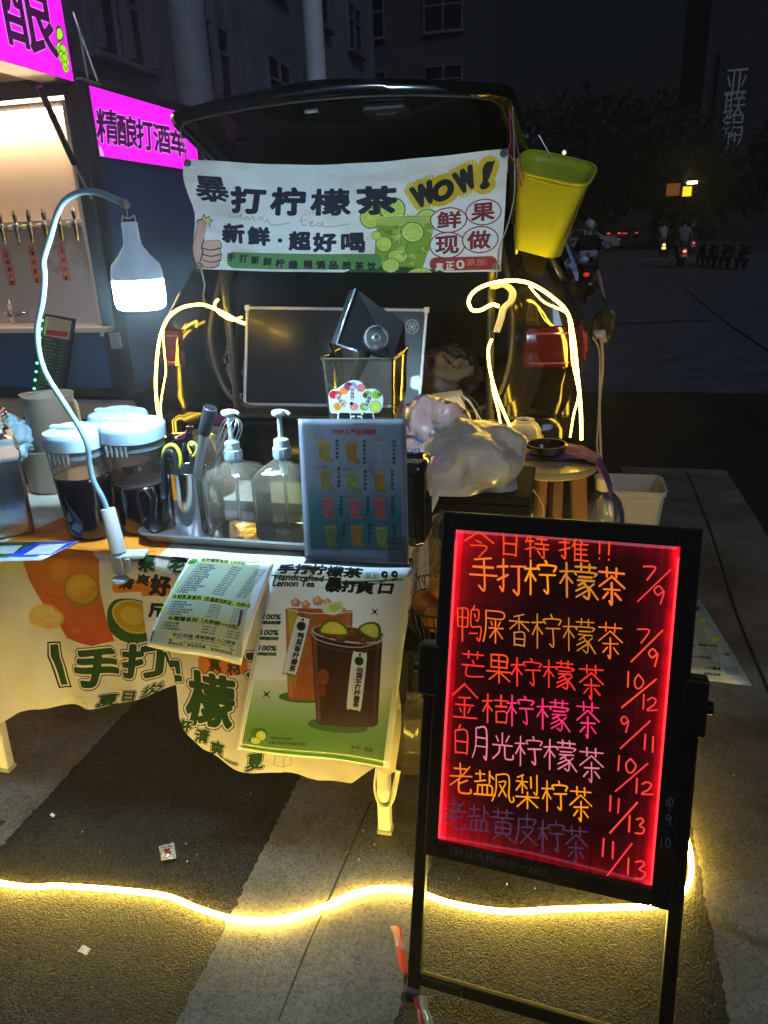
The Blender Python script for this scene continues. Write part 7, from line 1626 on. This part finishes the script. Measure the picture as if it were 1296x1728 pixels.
for s, pos in (('7/9', [(1096, 967, 26, 26), (1104, 988, 62, 58), (1112, 1004, 30, 34)]), ('7/9', [(1086, 1073, 26, 26), (1092, 1090, 60, 58), (1102, 1110, 28, 34)]), ('10/12', [(1060, 1146, 12, 28), (1078, 1150, 24, 26), (1078, 1170, 66, 52), (1086, 1184, 12, 26), (1100, 1188, 24, 24)]),
    ('9/11', [(1054, 1222, 24, 30), (1072, 1240, 56, 50), (1088, 1252, 12, 26), (1102, 1256, 12, 28)]), ('10/12', [(1044, 1288, 12, 28), (1064, 1292, 26, 26), (1066, 1312, 62, 52), (1074, 1326, 12, 26), (1092, 1330, 26, 24)]),
    ('11/13', [(1030, 1356, 12, 28), (1044, 1360, 12, 26), (1052, 1380, 52, 56), (1062, 1390, 12, 28), (1080, 1394, 24, 30)]), ('11/13', [(1018, 1430, 12, 32), (1034, 1434, 12, 30), (1044, 1452, 50, 62), (1060, 1462, 12, 30), (1080, 1468, 28, 34)])):
    for ch, (x, y_, w, h) in zip(s, pos): cv.stroke_char(ch, x, y_, w, h, 3.0, (1, .24, .26) if random.random() < .6 else (1, .30, .22), .05)
q = [bp(-wl, hl, .0), bp(wl, hl, .0), bp(wl, -hl, .0), bp(-wl, -hl, .0)]
mb = IMG('lit board writing', cv, .12, emit=.46, base=.02)
usheet(t, 'writing_panel', q, mb, wob=0, th=0, nu=2, nv=2)
EDG = M('red edge light', (.5, .02, .02), .3, emit=(1, .03, .04), es=1.1)
bb(-wl, -wl+.004, -hl+.004, hl-.02, .001, .004, 0).obj('edge_light', EDG, t); bb(wl-.004, wl, -hl+.004, hl-.02, .001, .004, 0).obj('edge_light', EDG, t)
# chalk notes on the frame
cvn = Canvas(90, 300, [(1118, 1335), (1147, 1335), (1141, 1440), (1109, 1440)], (.007, .007, .007))
for ch, x, y_, w, h in (('中', 1131, 1354, 16, 24), ('9', 1129, 1381, 14, 20), ('1', 1117, 1420, 6, 18), ('0', 1127, 1420, 12, 18)): cvn.stroke_char(ch, x, y_, w, h, 1.8, (.42, .50, .54))
zq = [PL(x, y_, bp(0, 0, .0126), en) for x, y_ in ((1118, 1335), (1147, 1335), (1141, 1440), (1109, 1440))]
o = usheet(t, 'chalk_note', zq, IMG('chalk note side', cvn, .5), wob=0, th=0, nu=2, nv=2)
nq = [(750, 1426), (930, 1462), (926, 1482), (748, 1444)]
cvn = Canvas(520, 64, nq, (.007, .007, .007)); cvn.text('（默认大杯/中杯一2元）', (757, 1441), (918, 1479), (760, 1427), (.40, .38, .36), bold=-0.0)
zq = [PL(x, y_, bp(0, 0, .0121), en) for x, y_ in nq]; usheet(t, 'chalk_note', zq, IMG('chalk note foot', cvn, .5), wob=0, th=0, nu=2, nv=2)
# stand rails to the ground and a bottom bar
rb = -hl-(BLp[2]-.012)/ez[2]; zc = lambda b: b
for s, lab in ((-1, 'l'), (1, 'r')):
    a = s*(wl+fw_+ (.010 if s > 0 else .004)); g = bb(a-.013, a+.013, rb, .05, -.028, -.004, .004); g.obj('rail', FB, t)
    g = bb(a-.022, a+.022, -.02, .085, -.030, .016, .006); br = g.obj('pivot_bracket', FB, t); g = G(); g.lathe(bp(a+s*.022, .03, -.008), [(.003, -.004), (.012, -.004), (.012, .010), (.003, .012)], 16, axis=s*ex); g.obj('knob', FB, br, auto=40)
    G().bar(bp(a, .04, -.03), V(bp(a, 0, 0)[0], foot[1]+.42, .01), .022, .016, .003).obj('rear_leg', FB, t)
    G().box(bp(a, rb+.0, -.016)+V(0, 0, .012), (.034, .034, .03), bev=.006).obj('foot_cap', RUB, t)
bb(-wl-fw_, wl+fw_, rb+.030, rb+.056, -.024, -.008, .003).obj('bottom_bar', FB, t)
bb(-wl-fw_+.015, -wl-fw_+.10, rb+.036, rb+.054, -.008, -.002, .002).obj('bar_sleeve', FB, t)
# torn packing film round the left foot
lf = bp(-wl-fw_, rb, -.01)
t = thing('packing_film', 'torn red and clear packing film caught on the sign stand left foot', 'film', lf)
def strip(P_, w, mat, name):
    S2_ = smoothpath(P_, 8); g = G(); v = []
    for i, p in enumerate(S2_):
        for k in (-1, 0, 1): v.append(p+V(k*w*(.85+.15*math.sin(i*.5)), .002*math.sin(i*.6+k), .004*abs(math.sin(i*.35+k))+.006+.005*(k == 0)))
    g.add(v, grid_faces(len(S2_), 3)); return g.obj(name, mat, t, True)
RF = clear('red film', haze=.8, hcol=(.55, .06, .04), rough=.25, refl=1); CF = clear('clear film', haze=.4, hcol=(.80, .72, .55), rough=.2, refl=1.2)
strip([Z(668, 1568, .05), Z(674, 1600, .035), Z(680, 1630, .02), Z(683, 1648, .012)], .011, RF, 'red_strip'); strip([Z(665, 1568, .06), Z(670, 1585, .05), Z(675, 1605, .045)], .010, CF, 'clear_strip')
strip([Z(702, 1688, .02), Z(706, 1705, .014), Z(712, 1735, .01)], .008, RF, 'red_strip'); strip([Z(712, 1686, .02), Z(716, 1705, .016), Z(728, 1740, .012)], .010, CF, 'clear_strip')

# ================================================================== LIGHT STRIPS
NEON = M('neon strip light', (1, .8, .4), .5, emit=(1.0, .66, .16), es=46)
_nt = NEON.node_tree; _lw = _nt.nodes.new('ShaderNodeLayerWeight'); _lw.inputs['Blend'].default_value = .5; _cr = _nt.nodes.new('ShaderNodeValToRGB')   # rim made dimmer and yellower, painting a yellow halo into the emission
_cr.color_ramp.elements[0].position = .25; _cr.color_ramp.elements[0].color = (1, .69, .11, 1); _cr.color_ramp.elements[1].position = .95; _cr.color_ramp.elements[1].color = (.06, .03, .001, 1)
_nt.links.new(_lw.outputs['Facing'], _cr.inputs['Fac']); _nt.links.new(_cr.outputs['Color'], _nt.nodes['Principled BSDF'].inputs['Emission Color'])
NEONC = NEON.copy(); NEONC.node_tree.nodes['Principled BSDF'].inputs['Emission Strength'].default_value = 17; NEONC.node_tree.nodes['Color Ramp'].color_ramp.elements[0].color = (1, .62, .05, 1)
NEON2 = M('neon strip side light', (1, .7, .2), .5, emit=(1.0, .62, .10), es=5)
def strip_light(label, name, paths, r=.0085, cat='light strip'):
    P0 = paths[0][0]; t = thing(name, label, cat, (P0[0][0], P0[0][1], P0[0][2]-r), 'warm neon light strips')
    for p, rr_, mt in paths: G().tube(smoothpath(p, 10), rr_, 10).obj('glowing_tube', mt, t, True)
    return t
gp = [Z(px, py, .012) for px, py in ((-120, 1478), (0, 1490), (100, 1495), (200, 1502), (280, 1512), (340, 1535), (400, 1551), (470, 1551), (540, 1532), (600, 1507), (650, 1499), (700, 1504), (760, 1524), (850, 1538), (950, 1534), (1050, 1531), (1110, 1528), (1150, 1508), (1166, 1478), (1163, 1430), (1150, 1392), (1130, 1360))]
gp += [V(.25, 1.95, .012), V(.05, 2.4, .012), V(-.02, 2.75, .012)]
gp[0] = V(-1.9, 1.12, .012)
strip_light('glowing warm light strip snaking across the ground in front of the table', 'light_strip', [(gp, .0066, NEON)])
yq = 2.86
lp_ = [Y(px, py, yq+d) for px, py, d in ((276, 740, 0), (268, 705, 0), (263, 660, 0), (264, 615, 0), (270, 570, 0), (283, 538, .0), (305, 520, .0), (335, 514, 0), (355, 518, .0), (385, 532, 0), (400, 541, -.02), (413, 546, -.02))]
l2 = [Y(px, py, yq+.02) for px, py in ((279, 738), (271, 690), (277, 645), (280, 625), (277, 590), (276, 555), (290, 530))]
l3 = [Y(px, py, yq-.01) for px, py in ((362, 512), (368, 505), (362, 516), (372, 530), (392, 540), (408, 535))]
strip_light('glowing light strip looped over the left tail lamp of the car', 'light_strip', [(lp_, .0062, NEONC), (l2, .0028, NEONC), (l3, .0045, NEONC)])
rp = [Y(px, py, yq+d) for px, py, d in ((842, 517, 0), (830, 514, 0), (812, 523, -.02), (797, 523, -.03), (791, 510, -.03), (797, 495, -.03), (815, 483, -.03), (845, 475, 0), (875, 474, 0), (900, 481, 0), (930, 500, 0), (957, 527, .0), (968, 570, 0), (974, 625, 0), (980, 690, 0), (981, 742, 0))]
r2 = [Y(px, py, yq+.01) for px, py in ((893, 482), (905, 497), (920, 511), (945, 522), (958, 532), (962, 560), (966, 610), (972, 640), (976, 668), (968, 700), (962, 738))]
r3 = [Y(px, py, yq-.02) for px, py in ((830, 572), (824, 590), (827, 625), (838, 665), (850, 695), (862, 722))]
r4 = [Y(px, py, yq-.01) for px, py in ((829, 630), (832, 660), (842, 700), (848, 745))]
strip_light('glowing light strip looped over the right tail lamp and down the right rear corner', 'light_strip', [(rp, .0064, NEONC), (r2, .0034, NEONC), (r3, .0052, NEONC), (r4, .004, NEON2)])
t = thing('cable_coil', 'coil of unlit ivory strip hanging at the right side of the boot opening', 'cable', Y(850, 500, 2.9)); 
for dx in (0, 5): G().tube(smoothpath([Y(px+dx, py, 2.89) for px, py in ((828, 485), (848, 481), (862, 492), (860, 508), (848, 520), (842, 540), (835, 560))], 8), .008, 8).obj('loop', IV, t, True)
q = V(-.10, 2.62, .012)
sp = [V(-.30, 2.72, .012), V(-.12, 2.60, .012), V(.03, 2.66, .012), V(.10, 2.9, .012)]
strip_light('short length of glowing strip on the ground under the wooden stool', 'light_strip', [(sp, .0085, NEON)])

# ================================================================== LITTER
t = thing('candy_wrapper', 'small crumpled white wrapper with red and blue print on the dark asphalt', 'wrapper', Z(283, 1440, .004))
a, b, c, d = Z(268, 1430, .006), Z(294, 1424, .006), Z(298, 1450, .006), Z(273, 1454, .006)
cv = Canvas(96, 96, None, (.75, .73, .68)); cv.text('茶', (25, 75), (70, 75), (25, 25), (.6, .15, .15), bold=2); cv.line([(15, 15), (80, 18)], 5, (.2, .2, .5))
o = G().sheet(lambda u, v: lerp(lerp(d, c, u), lerp(a, b, u), v)+V(0, 0, .003+.006*abs(noise.noise(Vector((u*5, v*5, 1))))), 14, 14).obj('film', IMG('wrapper print', cv, .25, coat=.8), t)
for k, (px, py, s, lab) in enumerate(((142, 1604, 9, 'tiny torn paper scrap on the dark asphalt near the lower left'), (88, 1376, 4, 'tiny pale speck of litter on the dark asphalt under the table'))):
    q = Z(px, py, .003); t = thing('paper_scrap', lab, 'litter', q); m = MPP(q)
    G().sheet(lambda u, v: q+V((u-.5)*s*2*m, (v-.5)*s*1.0*m*1.4, .002+.003*math.sin(u*5)), 6, 3).obj('paper', M('white card'), t)

# ================================================================== TRAFFIC AND PEOPLE DOWN THE ROAD
def skinfig(joints, edges, radii, name, mat, parent, sub=2):
    off = OFF[parent.name]; me = bpy.data.meshes.new(name); keys = list(joints); idx = {k: i for i, k in enumerate(keys)}
    me.from_pydata([tuple(np.array(joints[k])-off) for k in keys], [(idx[a], idx[b]) for a, b in edges], []); o = bpy.data.objects.new(name, me); COL.objects.link(o); o.parent = parent; OFF[o.name] = off
    sk = o.modifiers.new('skin', 'SKIN'); sk.use_smooth_shade = True
    for i, k in enumerate(keys): r = radii[k]; me.skin_vertices[0].data[i].radius = (r, r) if not hasattr(r, '__len__') else r
    me.skin_vertices[0].data[0].use_root = True; sb = o.modifiers.new('sub', 'SUBSURF'); sb.levels = sb.render_levels = sub; me.materials.append(mat); return o
def rider(name_label, bx, by, shirt, skin, legs, helmet, down=None, skirt=False, s=1.0, pillion=False):
    t = thing('person', name_label, 'person', (bx, by, 0))
    P = lambda x, y, z: V(bx+x*s, by+y*s, z*s)
    J = {'pel': P(0, 0, .86), 'wai': P(0, .01, 1.02), 'che': P(0, .05, 1.24), 'nec': P(0, .08, 1.42), 'hb': P(0, .09, 1.50), 'hd': P(0, .10, 1.60), 'ht': P(0, .10, 1.68)}
    R_ = {'pel': (.15, .12), 'wai': (.125, .10), 'che': (.155, .11), 'nec': .055, 'hb': .06, 'hd': .085, 'ht': .055}
    E_ = [('pel', 'wai'), ('wai', 'che'), ('che', 'nec'), ('nec', 'hb'), ('hb', 'hd'), ('hd', 'ht')]
    for k, sg in (('l', -1), ('r', 1)):
        J[k+'sh'] = P(sg*.18, .05, 1.34); J[k+'el'] = P(sg*.27, .16, 1.10); J[k+'wr'] = P(sg*.29, .40, 1.03); J[k+'ha'] = P(sg*.28, .47, 1.02)
        R_.update({k+'sh': .065, k+'el': .045, k+'wr': .03, k+'ha': .035}); E_ += [('che', k+'sh'), (k+'sh', k+'el'), (k+'el', k+'wr'), (k+'wr', k+'ha')]
        if down == k: hp, kn, an, to = P(sg*.12, .04, .84), P(sg*.27, .22, .52), P(sg*.40, .10, .10), P(sg*.46, .20, .035)
        else: hp, kn, an, to = P(sg*.11, .06, .84), P(sg*.17, .42, .74), P(sg*.14, .36, .40), P(sg*.14, .50, .36)
        J.update({k+'hp': hp, k+'kn': kn, k+'an': an, k+'to': to}); R_.update({k+'hp': .10, k+'kn': .062, k+'an': .04, k+'to': .032}); E_ += [('pel', k+'hp'), (k+'hp', k+'kn'), (k+'kn', k+'an'), (k+'an', k+'to')]
    R_ = {k: tuple(np.array(v)*s) if hasattr(v, '__len__') else v*s for k, v in R_.items()}
    body = skinfig(J, E_, R_, 'body', skin, t)
    kk = ['pel', 'wai', 'che', 'lsh', 'lel', 'rsh', 'rel']; kk.insert(3, 'nec'); R2 = {k: (tuple(np.array(R_[k])*1.32) if hasattr(R_[k], '__len__') else R_[k]*1.35) for k in kk}
    skinfig({k: J[k] for k in kk}, [('pel', 'wai'), ('wai', 'che'), ('che', 'nec'), ('che', 'lsh'), ('lsh', 'lel'), ('che', 'rsh'), ('rsh', 'rel')], R2, 'jacket', shirt, t)
    if skirt:
        G().blob(P(.03, .10, .78), (.25*s, .30*s, .20*s), 24, 16, .12, 2, 3).obj('skirt', legs, t, True)
    else:
        kk = ['pel', 'lhp', 'lkn', 'lan', 'rhp', 'rkn', 'ran']; R2 = {k: (tuple(np.array(R_[k])*1.1) if hasattr(R_[k], '__len__') else R_[k]*1.22) for k in kk}
        skinfig({k: J[k] for k in kk}, [('pel', 'lhp'), ('lhp', 'lkn'), ('lkn', 'lan'), ('pel', 'rhp'), ('rhp', 'rkn'), ('rkn', 'ran')], R2, 'trousers', legs, t)
        for k in ('l', 'r'): G().box(J[k+'to']+V(0, -.04, -.005), (.09*s, .24*s, .07*s), bev=.025).obj('shoe', M('shoe dark', (.03, .03, .03), .6), t)
    if helmet is not None:
        h = G().blob(P(0, .09, 1.635), (.125*s, .145*s, .125*s), 28, 18, flat=None).obj('helmet', helmet, t, True); G().sheet(lambda u, v: P(.118*math.sin((u-.5)*2.2), .10+.148*math.cos((u-.5)*2.2), 1.575+.09*v), 12, 4).obj('visor', clear('visor', haze=.05, refl=2), h, True)
    return t
def scooter(label, bx, by, body, tail, te, plate, group=None, yaw=0):
    t = thing('scooter', label, 'scooter', (bx, by, 0), group); B = lambda x, y, z: V(bx+x, by+y, z)
    DM = M('scooter black', (.02, .02, .02), .5)
    for y in (-.45, .78):
        w = G().lathe(B(0, y, .235), [(.13, -.035), (.21, -.04), (.235, -.02), (.235, .02), (.21, .04), (.13, .035)], 24, axis=(1, 0, 0)).obj('wheel', M('tyre'), t, auto=40); G().lathe(B(0, y, .235), [(.02, -.04), (.13, -.03), (.13, .03), (.02, .04)], 16, axis=(1, 0, 0)).obj('rim', M('steel'), w, auto=40)
    g = G(); R_ = []
    for y, w, zl, zh in ((-.72, .05, .58, .66), (-.60, .13, .46, .72), (-.3, .17, .36, .74), (0, .15, .32, .72), (.12, .10, .30, .52)):
        R_.append([B(w*math.cos(a)*1.0, y, (zl+zh)/2+(zh-zl)/2*math.sin(a)) for a in np.linspace(0, 2*math.pi, 16, endpoint=False)])
    g.add([p for r in R_ for p in r], grid_faces(5, 16, False, True)+[tuple(range(16))[::-1], tuple(range(64, 80))]); g.obj('body', body, t, True)
    G().box(B(0, .30, .30), (.28, .50, .05), bev=.02).obj('footboard', DM, t); G().box(B(0, .60, .62), (.34, .06, .58), rotm(-14), bev=.025).obj('front_apron', body, t)
    G().box(B(0, -.22, .78), (.24, .62, .09), bev=.035).obj('seat', DM, t); G().tube([B(0, .78, .3), B(0, .62, .95), B(0, .58, 1.0)], .025, 8).obj('steering_column', DM, t)
    hb = G().tube([B(-.33, .50, 1.0), B(-.15, .56, 1.02), B(.15, .56, 1.02), B(.33, .50, 1.0)], .016, 8).obj('handlebar', DM, t, True)
    for s in (-1, 1): G().tube([B(s*.22, .56, 1.02), B(s*.30, .54, 1.2)], .006, 6).obj('mirror_stalk', DM, hb); G().blob(B(s*.31, .54, 1.24), (.05, .015, .035), 12, 8).obj('mirror', DM, hb, True)
    G().blob(B(0, -.725, .60), (.065, .03, .045), 16, 10).obj('tail_lamp', lit('tail lamp glow %s' % te, tail, te), t, True)
    G().box(B(0, -.70, .45), (.19, .012, .11), rotm(-10), bev=.003).obj('number_plate', plate, t); G().box(B(0, -.66, .36), (.18, .03, .22), rotm(12), bev=.01).obj('mudguard', DM, t)
    return t
DMS = M('scooter black', (.02, .02, .02), .5)
SKN = M('skin', (.48, .30, .22), .55); WP = M('white scooter plastic', (.65, .65, .62), .3, coat=.5)
q = Z(990, 512, 0); rx, ry = q[0], 17.3; rx = Y(988, 470, 17.3)[0]
scooter('dark scooter carrying the woman in the pale helmet beside the white car', rx, ry, M('scooter black'), (1, .05, .03), .25, M('plate cream', (.60, .55, .38), .4, emit=(1, .8, .4), es=.10))
pr_ = rider('woman in pale helmet and black clothes sitting on a scooter, bare foot on the road', rx+.02, ry-.15, M('black cloth', (.012, .012, .013), .9), SKN, M('black cloth'), M('pale helmet', (.50, .52, .54), .25, coat=.6), down='r', skirt=True, s=.96)
G().box(V(rx+.02, ry-.38, 1.00), (.36, .16, .13), bev=.02).obj('waist_bag', M('pale bag', (.38, .46, .55), .6), pr_); G().box(V(rx+.02, ry-.465, 1.00), (.07, .01, .07)).obj('emblem', M('red print', (.45, .05, .04), .6), pr_)
def riderpair(px, py_, lab_s, lab_p, te, tcol, shirt, plate, helm):
    q = Z(px, py_, 0); bx, by = q[0], q[1]
    scooter(lab_s, bx, by, WP, tcol, te, plate, 'scooters riding away down the road'); return rider(lab_p, bx, by-.15, shirt, SKN, M('grey trousers', (.05, .055, .07), .8), helm or M('dark helmet', (.03, .03, .035), .3, coat=.5))
GRS = M('grey shirt', (.20, .20, .21), .85)
riderpair(1148, 452, 'white scooter with a round red tail lamp, nearest of the far riders', 'rider in a grey top on the scooter with the round red tail lamp', 3.2, (1, .09, .04), GRS, M('plate white', (.5, .5, .5), .4), None)
riderpair(1116, 434, 'far scooter with orange tail lamp and yellow plate, left of the other riders', 'rider in a pale top on the scooter with the orange tail lamp', 5.5, (1, .35, .08), M('pale top', (.30, .29, .27), .85), M('yellow plate glow', (.5, .5, .1), .5, emit=(.9, .95, .2), es=.9), None)
riderpair(1165, 430, 'small far scooter with twin dim red lamps, right of the round red lamp', 'dark rider right of the round red tail lamp', 1.4, (1, .06, .06), M('black cloth'), M('plate white'), None)
bk = [(1182, 447, 'row scooter, first to the right of the riders, parked in the dark'), (1200, 450, 'second parked scooter to the right of the riders in the dark'), (1222, 452, 'third parked scooter to the right of the riders in the dark'), (1250, 455, 'last parked scooter near the right edge in the dark')]
for px, py_, lab in bk:
    q = Z(px, py_, 0); scooter(lab.replace('row scooter', 'scooter'), q[0], q[1], M('scooter black'), (.2, .01, .01), .02, M('shaded plate', (.07, .07, .075), .5), 'scooters parked in the dark')  # plates of the parked scooters coloured dark, shade put into the colour

def sedan(label, x, y, rz, col, tail=None, te=0, head=None, he=0, s=1.0):
    t = thing('car', label, 'car', (x, y, 0)); PT = col
    prof = [(-2.2, .32), (-2.25, .62), (-2.15, .92), (-1.75, 1.0), (-1.05, 1.40), (-.5, 1.47), (.35, 1.44), (1.05, 1.02), (1.9, .90), (2.2, .72), (2.22, .35)]
    ca, sa = math.cos(rz), math.sin(rz); B = lambda a, b, z: V(x+(a*ca-b*sa)*s, y+(a*sa+b*ca)*s, z*s)   # a across, b along (front = +b)
    g = G(); n = len(prof); W_ = lambda z: .88 if z < .95 else .88-.26*(z-.95)/.52
    v = []
    for k in (-1, -.96, .96, 1):
        for b, z in prof: v.append(B(k*W_(z)*(1 if abs(k) < 1 else 1.0), b*(1 if abs(k) < 1 else .985), z if abs(k) < 1 else z-.03))
    g.add(v, [q_ for q_ in grid_faces(4, n, False, False)]+[tuple(range(n)), tuple(range(3*n, 4*n))[::-1], (0, n, 2*n, 3*n), (n-1, 4*n-1, 3*n-1, 2*n-1)][:2]+[(3*n, 2*n, n, 0), (n-1, 2*n-1, 3*n-1, 4*n-1)]); g.obj('body', PT, t, auto=30)
    GL_ = M('car glass')
    for (b0, z0, b1, z1, lab) in ((-1.68, 1.02, -1.10, 1.37, 'rear_window'), (.98, 1.06, .42, 1.41, 'windscreen')):
        w0, w1 = W_(z0)-.08, W_(z1)-.06; o_ = .02*(1 if b0 > 0 else -1); G().quadbox([B(-w0, b0+o_, z0+.012), B(w0, b0+o_, z0+.012), B(w1, b1+o_, z1+.012), B(-w1, b1+o_, z1+.012)], B(0, o_*.4, .008)-B(0, 0, 0)).obj(lab, GL_, t)
    for k in (-1, 1):
        for b0, b1 in ((-1.25, -.28), (-.22, .82)):
            G().quadbox([B(k*.892, b0, .98), B(k*.892, b1, .98), B(k*.67, min(b1-.0, .38), 1.39), B(k*.67, max(b0+.2, -.95), 1.39)], B(k*.012, 0, 0)-B(0, 0, 0)).obj('side_window', GL_, t)
        for b in (-1.35, 1.4):
            w = G().lathe(B(k*.78, b, .32), [(.18, -.1), (.30, -.1), (.32, -.05), (.32, .05), (.30, .1), (.18, .1)], 24, axis=(ca, sa, 0), capt=True).obj('wheel', M('tyre'), t, auto=40); G().lathe(B(k*.78, b, .32), [(.02, k*.11), (.19, k*.10)], 16, axis=(ca, sa, 0)).obj('rim', M('steel'), w)
        G().box(B(k*.66, -2.24, .78), (.36, .08, .16), rotm(0, 0, math.degrees(rz)), bev=.03).obj('tail_lamp', tail or M('tail lamp red'), t)
        G().box(B(k*.64, 2.17, .70), (.34, .10, .14), rotm(0, 0, math.degrees(rz)), bev=.03).obj('headlight', head or M('lens clear'), t)
        G().blob(B(k*.98, .62, .98), (.09, .05, .06), 12, 8).obj('wing_mirror', PT, t, True)
    G().box(B(0, -2.26, .52), (.44, .02, .13), rotm(0, 0, math.degrees(rz)), bev=.004).obj('number_plate', M('plate white'), t)
    return t
WC = M('white car paint', (.62, .74, .92), .3, coat=.8)
c = Y(968, 445, 11.4); sedan('white car parked ahead of the black one, red tail lamp below the yellow basket', c[0]-.80, 13.6, 0, WC, tail=lit('tail lamp lit dim', (.8, .05, .04), .22))
c = Z(1000, 424, 0); sedan('pale car crossing far down the road behind the scooter woman, one headlight lit', c[0]-.6, c[1], math.radians(-75), M('pale car paint', (.35, .34, .32), .3, coat=.8), head=lit('headlight pale', (.8, .9, .7), .8))
for px, py_, lab, te in ((1034, 404, 'far dark car with two red tail lamps lit, left one of the pair', 1.6), (1062, 404, 'far dark car with dim red lamps, right one of the pair', .7)):
    c = Z(px, py_, 0); sedan(lab, c[0], c[1], 0, M('dark car paint', (.03, .03, .035), .3, coat=.8), tail=lit('red lamp %s' % te, (1, .05, .04), te))
bpy.data.objects.remove(_to); bpy.data.curves.remove(_tc)
# ================================================================== HAZE ADDED TO GIVE THE LAMPS A GLOW
hz_ = G().box((30, 120, 15.5), (246, 346, 33)).obj('haze', None, kind='stuff', origin=(30, 120, -1))
_hm = bpy.data.materials.new('haze'); _hm.use_nodes = True; _hn = _hm.node_tree.nodes; _hn.remove(_hn['Principled BSDF'])
_pv = _hn.new('ShaderNodeVolumePrincipled'); _pv.inputs['Color'].default_value = (.8, .82, .85, 1); _pv.inputs['Density'].default_value = 0.008; _pv.inputs['Anisotropy'].default_value = .75
_hm.node_tree.links.new(_pv.outputs[0], _hn['Material Output'].inputs['Volume']); hz_.data.materials.append(_hm)
